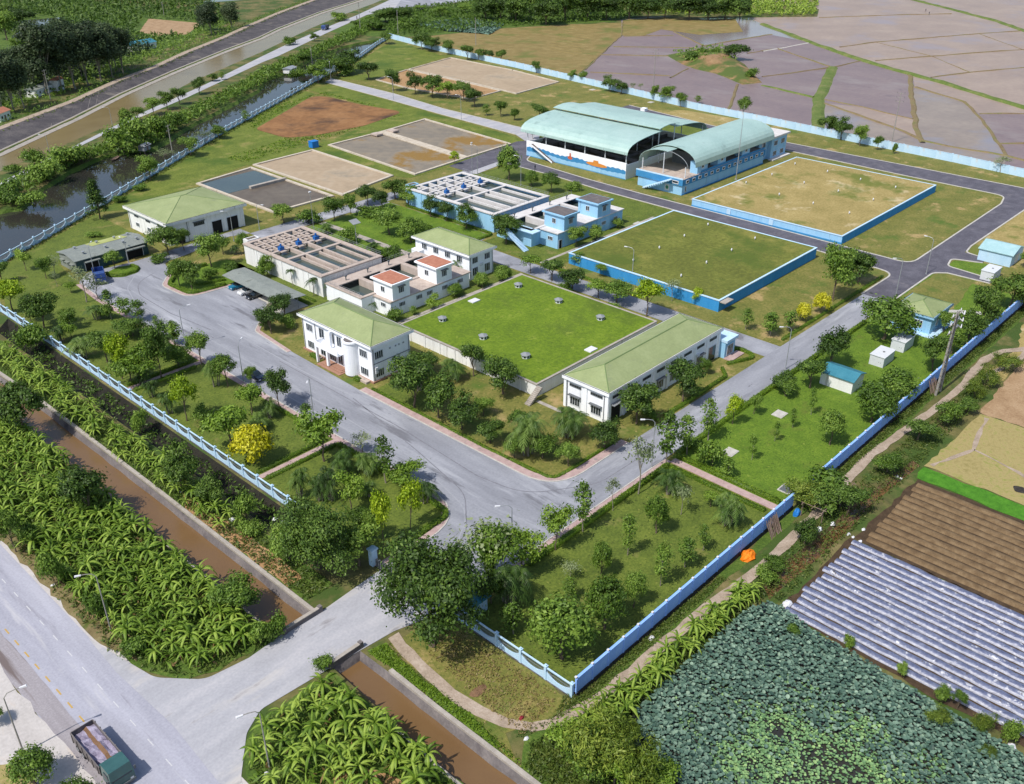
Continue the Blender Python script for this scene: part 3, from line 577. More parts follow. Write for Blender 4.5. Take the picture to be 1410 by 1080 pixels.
struct(ribbon([(42,92.2),(92,91.6)], 0.8, 0.0, 0.09, None).obj('garden_path', 'concrete'))
struct(ribbon([(100,92.8),(147,92.8)], 0.9, 0.0, 0.09, None).obj('garden_path', 'concrete'))
struct(ribbon([(83.2,118),(83.0,156)], 2.0, 0.0, 0.09, None).obj('garden_path', 'concrete'))
struct(ribbon([(49.4,43),(49.4,49)], 0.8, 0.0, 0.09, None).obj('garden_path', 'concrete'))
struct(ribbon([(134.6,10),(139,8.5),(142,4)], 1.6, 0.0, 0.1, None).obj('garden_path', 'kerb'))

# ---- road along the big canal, far square
sheet('canal_road', [(-40,214),(20,243),(35.7,252),(51.2,264.2),(69.7,278.3),(104.9,303.6),(140.6,325.4),(208.5,371.4),(223.5,380),(291,426),(351.8,466),(382.5,473.5),(440,480),(470,520),(420,520),(404.6,509.3),(348.5,471),(304.7,443.8),(252.2,410),(214.5,383.2),(160.6,344),(108,309),(73.9,284),(37.6,257.5),(18,246),(-40,217)], Z2, 'pale_road')
sheet('far_square', [(382,474),(392,462),(434,470),(470,470),(520,500),(470,540),(430,520)], Z3, 'concrete_road')
lawn([(300,386),(290,425),(352,465),(382,472),(392,460),(470,440),(520,420),(470,335),(437,330),(372,362),(323,372)], 'rough_green', name='scrub_ground', z=Z1)
lawn([(345,411),(381,409),(382,372),(347,350),(338,380)], 'pond_dark', name='far_lotus_pond', z=Z2)

# ---- big canal embankment: stone ledge, concrete slope, crest path
def cross_strip(name, a, b, za, zb, m):
    n = len(a); return struct(MB().add([(p[0],p[1],za) for p in a]+[(p[0],p[1],zb) for p in b], [(i, i+1, n+i+1, n+i) for i in range(n-1)]).obj(name, m))
E0 = offset(CANL, -1.9); E1 = offset(CANL, 1.4); 
E2 = [(-40,250),(25,293),(61.9,316.8),(101.3,342.4),(133.8,368.7),(162.0,387.4),(191.9,411.7),(231.3,439.9),(270.1,470.9),(309.7,501.0),(367.0,540.0),(440,578)]
E3 = offset(E2, 3.2); E4 = offset(E2, 10)
cross_strip('embankment_ledge', E0, E1, -0.62, 0.15, 'concrete')
cross_strip('embankment_slope', E1, E2, 0.15, 2.0, 'concrete_slope')
cross_strip('embankment_path', E2, E3, 2.02, 2.06, 'dirt_path')
cross_strip('embankment_back', E3, E4, 2.06, -0.1, 'rough_green')

# ---- settling basins: recessed beds with concrete rims
def bed(name, poly, m, rim=0.9, label=None, h=0.45):
    """rimmed drying bed: rim walls plus bed sheet as one thing"""
    poly = ccw(poly); cx = sum(p[0] for p in poly)/len(poly); cy = sum(p[1] for p in poly)/len(poly)
    t = thing(name, label, 'basin', (cx, cy, 0))
    for i in range(len(poly)):
        a, b = poly[i], poly[(i+1) % len(poly)]
        d = (Vector(b)-Vector(a)).normalized(); e = (a[0]+d.x*rim, a[1]+d.y*rim)
        ribbon([e, b], rim, 0.0, h, None).obj('rim', 'rim_cream', t) if rim else None
    q = offset(poly, rim*0.6, True)
    MB().add([(p[0],p[1],0.12) for p in q], [tuple(range(len(q)))]).obj('bed', m, t)
    return t
bed('drying_basin', [(100.6,170.8),(124.0,175.2),(125.4,218.6),(101.0,217.6)], 'sand_bed', label='sandy tan drying basin beside the brown ponds behind the white clarifier')
t = bed('drying_basin', [(77.6,172.0),(98.6,172.0),(99.2,215.6),(77.6,212.4)], 'dark_bed', label='dark muddy drying basin with a cross wall behind the hip-roofed hall')
MB().box(86.0, 98.6, 195.6, 196.8, 0.0, 0.9).obj('cross_wall', 'concrete', t); MB().box(78.2,98.4,197,211.8,0.14,0.16).obj('water', 'tank_water', t)
t = bed('drying_basin', [(129.0,171.0),(152.6,173.0),(156.6,220.8),(132.6,219.8)], 'wet_bed', label='greyish damp drying basin, near half of the twin basins by the pale lane')
MB().box(151.4,154.2,216.0,219.4,0.45,1.0).obj('inlet_box','deck_pink',t)
t = bed('drying_basin', [(154.0,173.2),(177.0,174.6),(181.6,224.0),(158.0,221.0)], 'wet_bed', label='rust-stained drying basin, far half of the twin basins by the pale lane')
MB().box(158.6,161.4,215.6,219.2,0.45,1.0).obj('inlet_box','deck_pink',t); MB().prism([(152.7,173.1),(153.9,173.2),(157.9,220.9),(156.7,220.8)],0,.5).obj('divider_wall','rim_cream',t)
bed('drying_basin', [(218.0,236.0),(238.4,238.0),(241.0,263.0),(243.0,304.0),(217.4,296.0),(214.6,272.0)], 'sludge_ochre', 0.6, label='orange brown drying basin behind the row of dark trees')
bed('drying_basin', [(238.4,229.2),(270.0,232.4),(276.4,266.0),(279.4,312.0),(244.0,304.0),(242.0,264.0)], 'sand_bed', 0.6, label='pinkish sand basin beside the far boundary wall')
pit = fillet([(128.7,258),(181.0,291.5),(181,262),(184.4,239.2),(160,233),(138.7,234.4),(129.0,238.9)], 6, 5)
struct(MB().add([(p[0],p[1],Z4+0.02) for p in ccw(pit)], [tuple(range(len(pit)))]).obj('sludge_pit', 'sludge_brown'))

# ---- paddies beyond the back wall
B1 = [(509,279),(489.4,257.1),(447.3,203.9),(414.3,159.2),(395.1,126.3),(382.2,102.4),(357.3,64.0),(332,20),(312,-30),(290,-90)]
BW = [(299.5,383),(290.6,331),(283.8,271),(274.6,210.5),(266.6,157.4),(264.8,126),(261.5,88.4),(259.6,55.2),(256.8,31),(256,-0.5),(255,-90)]
sheet('paddy_field', B1+[(1000,-300),(1200,200),(900,520),(600,320),(577,264.8),(542.6,248.4)], Z1, 'paddy_tan')
sheet('paddy_field', [(290.5,238.5)]+[(274.6,210.5),(266.6,157.4),(264.8,126),(261.5,88.4),(259.6,55.2),(256.8,31),(255,-90)]+B1[::-1]+[(483.2,293.4),(482,320),(446.9,332.3),(437,324.8),(395.5,293.3),(301.9,243.3)], Z1, 'paddy_violet')
sheet('stubble_field', [(284.5,272),(291.3,283.5),(291,331),(299,375),(323,371),(372.6,359.8),(437.1,324.8),(395.5,293.3),(290.5,238.5),(278,238)], Z2, 'stubble')
sheet('paddy_field', [(370,112.6),(352,84.8),(330.1,71.7),(291.8,51.1),(278.3,44.1),(277.7,62.5),(278.6,72.7),(290.6,79.6),(352.9,107.8)], Z2, 'paddy_mud')
sheet('paddy_field', [(352,84.8),(367.5,112.2),(393,124),(382.2,102.4),(357.3,64),(346.9,60.7),(335,73.5)], Z2, 'paddy_tan')
sheet('paddy_field', [(311,126),(298,101.6),(287.3,83.1),(278.6,72.7),(290.6,79.6),(308.3,88.4),(315,111.8)], Z2, 'paddy_tan')
sheet('paddy_field', [(282,114),(311,126),(298,101.6),(278.6,72.7),(278.3,44.1),(262,40),(264,90),(268,112)], Z2, 'paddy_mud')
sheet('paddy_field', [(600,156),(570,131.7),(541,147),(502,164),(472,177.5),(443,182),(447.3,203.9),(489.4,257.1),(539,246),(588,212.5),(614,191)], Z2, 'paddy_violet') if False else None
sheet('paddy_field', [(489.4,257),(447.3,204),(456,233),(397.4,239.3),(427.6,279.4),(482,300),(509,279)], Z2, 'paddy_water')
sheet('stubble_field', [(437,324),(395.5,293),(402,283),(430,290),(428,262),(455,250),(500,283),(483,294),(482,318),(447,331)], Z3, 'stubble')
rb = random.Random(5)
def bund(pl, w=0.9, h=0.35, m='bund', name='bund'):
    d = []
    for i in range(len(pl)-1):
        a, b = Vector(pl[i]), Vector(pl[i+1]); k = max(1, int((b-a).length/6)); d += [tuple(a.lerp(b, t/k)) for t in range(k)]
    d.append(pl[-1]); d = [(x+rb.uniform(-.35,.35), y+rb.uniform(-.35,.35)) for x, y in d]
    L1, L2 = offset(d, w/2), offset(d, w*0.22); R2, R1 = offset(d, -w*0.22), offset(d, -w/2); n = len(d); mb = MB()
    hs = [h*rb.uniform(0.6,1.2) for _ in d]
    for A, B, za, zb in ((L1,L2,0,1),(L2,R2,1,1),(R2,R1,1,0)):
        mb.add([(p[0],p[1],0.0 if not za else hs[i]) for i, p in enumerate(A)]+[(p[0],p[1],0.0 if not zb else hs[i]) for i, p in enumerate(B)], [(i, n+i, n+i+1, i+1) for i in range(n-1)])
    return struct(mb.obj(name, m))
bund(B1[1:], 4.0, 0.8, 'bund_green')
for pl in ([(670.9,239.6),(637.7,199.9),(599.6,156.5),(570.2,131.7),(520,80)],): bund(pl, 5.0, 0.6, 'bund_green')
bund([(539.4,245.5),(588.1,212.5),(614.2,191.0)]); bund([(442.7,184),(471.9,177.5),(502.3,163.9),(541.3,147.0),(570.2,131.7),(620,100)])
bund([(417.6,153),(449.2,137.4),(476.8,124.0),(501.7,109.9),(540,88)]); bund([(393.9,116),(418.8,107.6),(448.6,93.0),(480,75)])
bund([(471.9,177.5),(449,137.4),(418.8,107.6)], 0.6, 0.2); bund([(541,147),(501,110),(470,85)], 0.6, 0.2)
bund([(403.0,207.3),(444.1,202.8)], 1.0, 0.3, 'kerb'); bund([(416.2,206.0),(386.0,160.1),(411.9,158.0)])
bund([(386.0,160.1),(342.5,141.9),(319.5,132.8),(300,123),(270,108)], 5.0, 0.5, 'bund_green')
bund([(325.8,162.8),(318.5,134.5)], 2.0, 0.4, 'bund_green'); bund([(342.8,172.6),(384,161.0)])
bund([(394,125.4),(352.9,107.8),(290.6,79.6),(276.1,71.6)], 2.2, 0.4)
bund([(311.1,126.0),(298.0,101.6),(287.3,83.1),(278.6,72.7),(277.7,62.5),(278.3,44.1),(270,20)], 1.4, 0.4)
bund([(317.7,129.4),(315.0,111.8),(308.3,88.4)]); bund([(367.5,112.2),(352.0,84.8),(330.1,71.7),(291.8,51.1),(278.3,44.1)], 1.4, 0.4)
bund([(335.0,73.5),(346.9,60.7),(356,56)]); bund([(292.6,52.0),(298.8,45.4),(330,10)])
bund([(301.9,243.3),(395.5,293.3),(437.9,324.0)], 1.0); bund([(393.5,290.4),(416.0,271.3)]); bund([(362.0,272.8),(389.6,238.9)]); bund([(338.2,262.9),(360.1,233.0)])
bund([(298.2,236.9),(315.9,204.7)]); bund([(312.2,202.2),(336.1,208.7)]); bund([(427.6,279.4),(397.4,239.3),(458.2,233.2)], 1.4)
bund([(320.2,171.8),(282.0,152.1),(268,146)], 1.4); bund([(392.7,210.1),(412.8,207.5)])
# furrow ridges left in the flooded stubble
for k in range(13):
    a = (330+k*6.5, 270+k*4.2); bund([a, (a[0]+2, a[1]+24)], 0.8, 0.15, 'stubble')
# earth mound in the flooded paddy
mp_ = [(360,238),(387,236),(398,228),(380,212),(366,196),(331,166),(321,170),(330,184),(335,193),(338,206),(344,217)]
cxm, cym = 356, 203
mb = MB(); lay = [(1.0,0.0),(0.82,1.2),(0.55,2.2),(0.25,2.6)]
nm = len(mp_)
for s_, z_ in lay: mb.v += [(cxm+(x-cxm)*s_+rb.uniform(-1.5,1.5)*(z_>0), cym+(y-cym)*s_+rb.uniform(-1.5,1.5)*(z_>0), z_*rb.uniform(.6,1.3)) for x, y in mp_]
for l in range(3): 
    for i in range(nm): mb.f.append((l*nm+i, l*nm+(i+1)%nm, (l+1)*nm+(i+1)%nm, (l+1)*nm+i)); mb.mi.append(0)
mb.f.append(tuple(range(3*nm, 4*nm))); mb.mi.append(0)
struct(mb.obj('earth_mound', 'mound_soil', smooth=True))
# upper left fields
lawn([(215.5,506.8),(246.6,553.3),(259.1,509.8),(229.4,478),(214.9,484)], 'dry_field', name='dry_field')
lawn([(151,530),(188.7,603),(215,600),(190,560),(165,520),(146,495)], 'pond_dark', name='far_pond')
lawn([(-40,280),(60,345),(110,380),(140,400),(180,430),(290,515),(260,700),(-40,700)], 'rough_green', name='scrub_ground', z=Z1)
lawn([(300,600),(420,640),(520,560),(480,590),(390,585)], 'pond_dark', name='river_water', z=Z2)

# ---- mulched rows, ploughed rows
mf = thing('mulched_field', 'field of silver blue plastic mulch rows beside the lotus pond', 'field', (39,-12,0.04))
def ridge(x, w, h, v0, v1, rng, wob=0.08, step=2.2):
    mb = MB(); n = int((v0-v1)/step)+1; prof = [(-0.5,0.0),(-0.37,0.78),(-0.12,1.0),(0.12,1.0),(0.36,0.8),(0.5,0.0)]; vs = []
    for i in range(n):
        v = v0-i*step; dx = rng.uniform(-wob,wob); hh = h*rng.uniform(.75,1.15)
        vs += [(x+dx+p*w, v, 0.03+q*hh) for p, q in prof]
    k = len(prof); fs = [(i*k+j, i*k+j+1, (i+1)*k+j+1, (i+1)*k+j) for i in range(n-1) for j in range(k-1)]
    mb.add(vs, fs); mb.mi = [1 if j == 0 else 0 for i in range(n-1) for j in range(k-1)]; return mb  # only the sunward side of a row gets the paler film
rr = random.Random(11)
x_ = 30.2
while x_ < 49.6:
    ridge(x_, 1.06, 0.36, -10.4-rr.uniform(0,.9), -75, rr, 0.07, 1.2).obj('mulch_row', ['mulch_film','mulch_sunlit_edge'], mf, smooth=True); x_ += 1.36
pf = thing('ploughed_field_rows', 'brown ploughed field of raised soil rows above the plastic rows', 'field', (60,-12,0.04))
x_ = 51.4
while x_ < 71.0:
    ridge(x_, 1.25, 0.26, -11.6-rr.uniform(0,.6), -75, rr, 0.10).obj('soil_row', ['soil_brown','soil_brown'], pf, smooth=True); x_ += 1.52

# tyre traces on the turning area
for pl, w, m_ in (([(27,74),(23,52),(20,38),(13,30.5),(2,28)],.16,'tyre_trace'),([(24,150),(22.5,120),(22,80),(21,50),(17,34),(6,27.5)],.22,'tyre_trace_pale'),([(26.5,96),(26,60),(24.6,40),(26,31),(36,24.5),(60,24)],.18,'tyre_trace'),
                  ([(19,140),(19.4,100),(19.2,60),(18.4,44)],.3,'tyre_trace_pale'),([(27.6,120),(27,90),(27.4,70)],.25,'tyre_trace_pale'),([(33,156),(27,153),(24,146),(23.6,132),(25,118)],.2,'tyre_trace'),([(31,160),(24,152),(21,142),(21,126)],.22,'tyre_trace_pale')):
    q = fillet(pl, 9, 7, False); struct(ribbon(q, w, Z3+0.004, Z3+0.008).obj('tyre_mark', m_))

for k in range(len(E1)-1):
    a0, a1, b0, b1 = Vector(E1[k]), Vector(E1[k+1]), Vector(E2[k]), Vector(E2[k+1]); n_ = max(1, int((a1-a0).length/7))
    for i in range(n_):
        s_ = i/n_; P0, P1 = a0.lerp(a1, s_), b0.lerp(b1, s_); d_ = (a1-a0).normalized()*.22
        struct(MB().add([(P0.x,P0.y,.19),(P0.x+d_.x,P0.y+d_.y,.19),(P1.x+d_.x,P1.y+d_.y,2.04),(P1.x,P1.y,2.04)],[(0,1,2,3)]).obj('slope_rib','concrete' if rb.random() < .2 else 'concrete_dark'))

# ================================================================== buildings
def fbox(mb, face, pos, d0, d1, a0, a1, z0, z1):
    """box on a wall face; d is the distance outwards from the wall plane at pos"""
    if face == 'x-': mb.box(pos-d1, pos-d0, a0, a1, z0, z1)
    elif face == 'x+': mb.box(pos+d0, pos+d1, a0, a1, z0, z1)
    elif face == 'y-': mb.box(a0, a1, pos-d1, pos-d0, z0, z1)
    else: mb.box(a0, a1, pos+d0, pos+d1, z0, z1)
    return mb
def window(p, face, pos, a, z, w, h, n=3, hood=0.0, fm='frame_white', nz=1, gm='glass_dark', t=0.09):
    a0, a1, z0, z1 = a-w/2, a+w/2, z, z+h; mb = MB()
    fbox(mb, face, pos, 0.003, 0.10, a0, a0+t, z0, z1); fbox(mb, face, pos, 0.003, 0.10, a1-t, a1, z0, z1)
    fbox(mb, face, pos, 0.003, 0.10, a0+t, a1-t, z0, z0+t); fbox(mb, face, pos, 0.003, 0.10, a0+t, a1-t, z1-t, z1)
    for i in range(1, n):
        x = a0+(a1-a0)*i/n; fbox(mb, face, pos, 0.003, 0.085, x-t*0.45, x+t*0.45, z0+t, z1-t)
    for i in range(1, nz):
        x = z0+(z1-z0)*i/nz; fbox(mb, face, pos, 0.003, 0.08, a0+t, a1-t, x-t*0.4, x+t*0.4)
    o = mb.obj('window', fm, p)
    fbox(MB(), face, pos, 0.004, 0.035, a0+t*0.9, a1-t*0.9, z0+t*0.9, z1-t*0.9).obj('pane', gm, o)
    if hood:
        m2 = MB(); fbox(m2, face, pos, 0.0, hood, a0-0.2, a1+0.2, z1+0.12, z1+0.26); m2.obj('hood', 'frame_grey', o)
    return o
def door(p, face, pos, a, w, h, m='dark_void', z=0.0, fm='frame_white'):
    mb = MB(); t = 0.12
    fbox(mb, face, pos, 0.003, 0.10, a-w/2-t, a-w/2, z, z+h+t); fbox(mb, face, pos, 0.003, 0.10, a+w/2, a+w/2+t, z, z+h+t); fbox(mb, face, pos, 0.003, 0.10, a-w/2, a+w/2, z+h, z+h+t)
    o = mb.obj('door', fm, p)
    fbox(MB(), face, pos, 0.004, 0.05, a-w/2, a+w/2, z, z+h).obj('door_leaf', m, o)
    return o
def hip_roof(p, x0, x1, y0, y1, z, h, over=0.6, m='green_roof', fas=0.5, fm='white_wall', inset=0.28):
    X0, X1, Y0, Y1 = x0-over, x1+over, y0-over, y1+over
    e = MB().box(X0, X1, Y0, Y1, z-fas, z).obj('eave', fm, p)
    i = inset; a0, a1, b0, b1 = X0+i, X1-i, Y0+i, Y1-i; zb = z+0.05
    if (a1-a0) >= (b1-b0): r = (b1-b0)/2; R = [(a0+r, (b0+b1)/2), (a1-r, (b0+b1)/2)]
    else: r = (a1-a0)/2; R = [((a0+a1)/2, b0+r), ((a0+a1)/2, b1-r)]
    V = [(a0,b0,zb),(a1,b0,zb),(a1,b1,zb),(a0,b1,zb),(R[0][0],R[0][1],z+h),(R[1][0],R[1][1],z+h)]
    F = [(0,1,5,4),(1,2,5),(2,3,4,5),(3,0,4)] if (a1-a0) >= (b1-b0) else [(0,1,4),(1,2,5,4),(2,3,5),(3,0,4,5)]
    ro = MB().add(V, F).obj('roof', m, p)
    mb = MB(); mb.tube(V[4], V[5], 0.12, 0.12, 6)
    for k, j in ((0,4),(1,5 if (a1-a0) >= (b1-b0) else 4),(2,5),(3,4 if (a1-a0) >= (b1-b0) else 5)): mb.tube(V[k], V[j], 0.09, 0.09, 6)
    mb.obj('ridge_cap', 'green_trim' if m == 'green_roof' else m, ro)
    g = MB(); w = i*0.55
    g.box(X0+.02, X1-.02, Y0+.02, Y0+w, z+.003, z+.035); g.box(X0+.02, X1-.02, Y1-w, Y1-.02, z+.003, z+.035); g.box(X0+.02, X0+w, Y0+w, Y1-w, z+.003, z+.035); g.box(X1-w, X1-.02, Y0+w, Y1-w, z+.003, z+.035)
    g.obj('gutter', 'green_gutter', ro)
    return ro
def stairs(p, x0, y0, dx, dy, z0, z1, w, m='concrete', n=None, name='stair'):
    """flight from (x0,y0,z0) rising along (dx,dy) to z1; the run is |d|"""
    run = math.hypot(dx, dy); n = n or max(3, int((z1-z0)/0.2)); ux, uy = dx/run, dy/run; mb = MB()
    for i in range(n):
        a, b = i*run/n, (i+1)*run/n; zt = z0+(z1-z0)*(i+1)/n; zl = max(0.0, zt-0.45)
        P = [(x0+ux*a, y0+uy*a), (x0+ux*b, y0+uy*b), (x0+ux*b-uy*w, y0+uy*b+ux*w), (x0+ux*a-uy*w, y0+uy*a+ux*w)]
        mb.prism(P, zl, zt)
    return mb.obj(name, m, p)
def rail(p, pts, h=1.0, m='galvanised', sp=1.6, r=0.025):
    mb = MB()
    for i in range(len(pts)-1):
        a, b = Vector(pts[i]), Vector(pts[i+1]); k = max(1, int((b-a).length/sp))
        for t in range(k+1):
            q = a.lerp(b, t/k); mb.tube(q, q+Vector((0,0,h)), r, r, 4, False)
        for hh in (h, h*0.55): mb.tube(a+Vector((0,0,hh)), b+Vector((0,0,hh)), r, r, 4, False)
    return mb.obj('railing', m, p)

# ---- office with the round stair tower
t = thing('office_building', 'white two-storey office with green hip roof and round stair tower by the main road', 'building', (33,86,0))
MB().box(33.3,42.5,75.6,96.8,0.35,7.3).obj('wall', 'white_wall', t)
MB().box(33.0,42.8,75.3,97.1,0,0.35).obj('plinth', 'brown_plinth', t)
hip_roof(t, 33.3, 42.5, 75.6, 96.8, 7.8, 2.1, 0.65)
mb = MB(); mb.ring((33.1,81.2), 1.6, 0.35, 7.0, 24); mb.obj('stair_tower', 'white_wall', t, smooth=False)
mb = MB(); mb.ring((33.1,81.2), 1.78, 7.0, 7.32, 24); mb.obj('tower_cap', 'white_wall', t)
MB().ring((33.1,81.2), 1.4, 7.322, 7.38, 20).obj('tower_roof', 'slate_roof', t)
MB().box(30.7,33.0,82.6,89.6,0,0.16).box(31.3,33.0,83.0,89.2,0.16,0.30).box(31.9,33.0,83.4,88.8,0.30,0.42).obj('entrance_step', 'brown_plinth', t)
for zz in (3.7,):
    MB().box(31.2,33.3,83.2,90.4,zz-0.15,zz+0.05).obj('balcony_floor','white_wall',t)
    MB().box(31.2,31.35,83.2,90.4,zz+.05,zz+0.95).box(31.35,33.3,90.25,90.4,zz+.05,zz+0.95).obj('balcony_parapet','white_wall',t)
MB().box(31.3,31.75,86.6,87.1,0.42,3.55).obj('column','white_wall',t); MB().box(31.3,31.75,90.0,90.35,0.1,3.55).obj('column','white_wall',t)
MB().box(32.2,32.7,86.6,87.1,3.75,7.3).obj('column','white_wall',t)
MB().box(33.0,33.34,84.0,92.0,0.4,3.4).box(33.0,33.34,84.0,92.0,3.8,6.9).obj('recess', 'frame_grey', t) if False else None
for z0 in (0.9, 4.6):
    window(t,'x-',33.3,94.5,z0,2.0,1.6,4); window(t,'x-',33.3,78.0,z0,2.2,1.6,4)
    window(t,'x-',33.3,90.6,z0-0.3,1.6,2.2,2); window(t,'x-',33.3,87.6,z0-0.3,2.0,2.2,3); window(t,'x-',33.3,85.2,z0-0.3,1.4,2.2,2)
    window(t,'y-',75.6,34.9,z0,2.0,1.6,4)
    for x in (37.6,39.0,39.8,40.9): window(t,'y-',75.6,x,z0+1.0,0.45,0.4,1)
for k in range(3): window(t,'x-',31.17,81.2,1.6+k*1.7,0.5,1.0,1) if False else None
MB().box(33.5,42.4,75.52,75.6,3.75,3.85).obj('string_course','frame_grey',t)
for yy in (75.6, 84.6): pass
MB().box(32.0,33.0,76.2,79.6,0,0.45).obj('planter','deck_pink',t); MB().box(31.9,33.0,90.6,93.6,0,0.45).obj('planter','deck_pink',t)
for z0 in (1.9, 2.6): MB().box(33.7,34.3,75.2,75.55,z0,z0+0.55).obj('air_conditioner','frame_white',t)

# ---- long workshop
t = thing('workshop_building', 'long white workshop with pale green hip roof beside the grassed tank', 'building', (68,39,0))
MB().box(51.2,86.4,34.8,44.4,0,5.6).obj('wall','white_wall',t)
hip_roof(t,51.2,86.4,34.8,44.4,6.2,1.9,0.4,fas=0.6)
for k in range(9):
    x = 51.5+k*4.32; MB().box(x-0.28,x+0.28,34.62,34.8,0,5.6).obj('pilaster','white_wall',t)
for k in range(8):
    x = 53.6+k*4.32; window(t,'y-',34.8,x,4.5,2.4,0.55,5,fm='frame_grey')
for k, w in ((1,'d'),(2,'w'),(3,'w'),(4,'w'),(5,'w'),(6,'w'),(7,'d')):
    x = 53.6+k*4.32
    if w == 'd': door(t,'y-',34.8,x,2.4,3.2,'glass_dark')
    else: window(t,'y-',34.8,x,0.9,2.2,1.9,4,hood=0.6)
door(t,'y-',34.8,53.4,2.6,3.2); MB().box(51.9,55.0,33.9,34.8,3.5,3.62).obj('canopy','steel_grey',t)
for y in (37.3, 42.0):
    window(t,'x-',51.2,y,4.5,2.6,0.55,5,fm='frame_grey'); window(t,'x-',51.2,y,0.9,2.2,1.8,4,hood=0.6)
for y in (34.95,39.6,44.25): MB().box(51.02,51.2,y-0.28,y+0.28,0,5.6).obj('pilaster','white_wall',t)
MB().box(86.4,90.0,33.4,39.5,0,3.4).obj('annex_wall','sky_blue',t); MB().box(86.3,90.4,33.0,39.9,3.4,3.95).obj('annex_roof','pale_blue',t)
window(t,'y-',33.4,88.2,0.4,2.2,2.2,4); window(t,'x+',90.0,36.2,0.6,2.0,1.8,4)
MB().box(86.2,91.0,31.6,33.4,0,0.2).obj('step','pink_paving',t)

# ---- open basins (clarifiers) and filter houses
def clarifier(x0, x1, y0, y1, z, wm, dm, lab, flip=0):
    t = thing('clarifier', lab, 'tank', ((x0+x1)/2, (y0+y1)/2, 0))
    MB().box(x0,x0+.35,y0,y1,0,z-.25).box(x1-.35,x1,y0,y1,0,z-.25).box(x0+.35,x1-.35,y0,y0+.35,0,z-.25).box(x0+.35,x1-.35,y1-.35,y1,0,z-.25).obj('wall',wm,t)
    k = int((y1-y0)/5)
    for i in range(1,k): MB().box(x0-.12,x0-.003,y0+i*(y1-y0)/k-.18,y0+i*(y1-y0)/k+.18,0,z-.25).obj('buttress',wm,t)
    # deck: outer walk and cross walks
    D = MB(); zz0, zz1 = z-.25, z
    D.box(x0-.25,x0+1.0,y0-.25,y1+.25,zz0,zz1); D.box(x1-1.0,x1+.25,y0-.25,y1+.25,zz0,zz1)
    D.box(x0+1.0,x1-1.0,y0-.25,y0+.9,zz0,zz1); D.box(x0+1.0,x1-1.0,y1-.8,y1+.25,zz0,zz1)
    D.obj('walkway',dm,t)
    L = y1-y0; W = (x1-x0-2.0)
    ya, yb, yc = y0+.9, y0+.9+L*.42, y0+.9+L*.42+L*.20
    MB().box(x0+1,x1-1,yb,yb+.9,zz0,zz1-.004).box(x0+1,x1-1,yc,yc+.8,zz0,zz1-.004).obj('cross_walk',dm,t)
    for i in (1,2):
        x = x0+1+W*i/3; MB().box(x-.3,x+.3,ya,yb,.5,zz1-.03).box(x-.3,x+.3,yb+.9,yc,.5,zz1-.03).obj('divider',dm,t)
    for i in range(3):
        x = x0+1+W*(i+.5)/3
        MB().box(x-W*.12,x+W*.12,ya+.6,yb-.4,z-.85,z-.55).box(x-W*.12+.25,x+W*.12-.25,ya+.8,yb-.6,z-.55,z-.54).obj('launder',dm,t) if False else MB().box(x+W*.06,x+W*.06+.45,ya,yb,z-.9,z-.32).obj('launder',dm,t)
        a = MB().box(x-.55,x+.55,yb+1.2,yb+2.0,zz1-.1,zz1+1.15).obj('mixer','blue_motor',t) if False else None
        xm = x; ym = yc+.4
        mx = MB().box(xm-.6,xm+.6,ym-.5,ym+.5,zz1,zz1+.85).obj('mixer_housing','blue_motor',t)
        MB().tube((xm,ym,zz1+.85),(xm,ym,zz1+1.5),.24,.24,10).obj('motor','blue_motor',mx)
        MB().box(xm-.7,xm+.7,ym-1.4,ym-.5,zz0,zz1-.002).obj('mixer_bridge',dm,t)
    # small chambers at the far end
    yd = y1-.8; ny = 3
    for j in range(1,ny):
        y = yc+.8+(yd-yc-.8)*j/ny; MB().box(x0+1,x1-1,y-.28,y+.28,.5,zz1-.006).obj('divider',dm,t)
    for i in range(1,6):
        x = x0+1+W*i/6; MB().box(x-.22,x+.22,yc+.8,yd,.5,zz1-.012).obj('divider',dm,t)
    rg = random.Random(int(x0))
    for i in range(6):
        for j in range(ny):
            if rg.random() < .75:
                x = x0+1+W*(i+.5)/6+rg.uniform(-.2,.2); y = yc+.8+(yd-yc-.8)*(j+.5)/ny
                MB().box(x-.55,x+.1,y-.7,y+.7,zz1-.3,zz1+.03).obj('cover_slab',dm,t)
    MB().box(x0+.36,x1-.36,y0+.36,y1-.36,z-1.0,z-.9).obj('water','tank_water',t)
    MB().box(x0+1.2,x0+4.6,y1+.25,y1+2.2,0,z+.3).obj('inlet_chamber',wm,t); MB().box(x0+1.6,x0+4.2,y1+.6,y1+1.9,z+.301,z+.32).obj('inlet_water','dark_bed',t)
    rail(t,[(x0,y0,z),(x1,y0,z)]); rail(t,[(x1,y0,z),(x1,y1,z)])
    return t
clarifier(51.4,68.5,114.8,145.2,5.1,'old_white','deck_pink','white walled open clarifier tank with pinkish walkways and blue motors beside the carport')
clarifier(108.0,129.8,116.6,150.4,5.0,'sky_blue','deck_white','sky blue open clarifier tank with white walkways and blue motors')

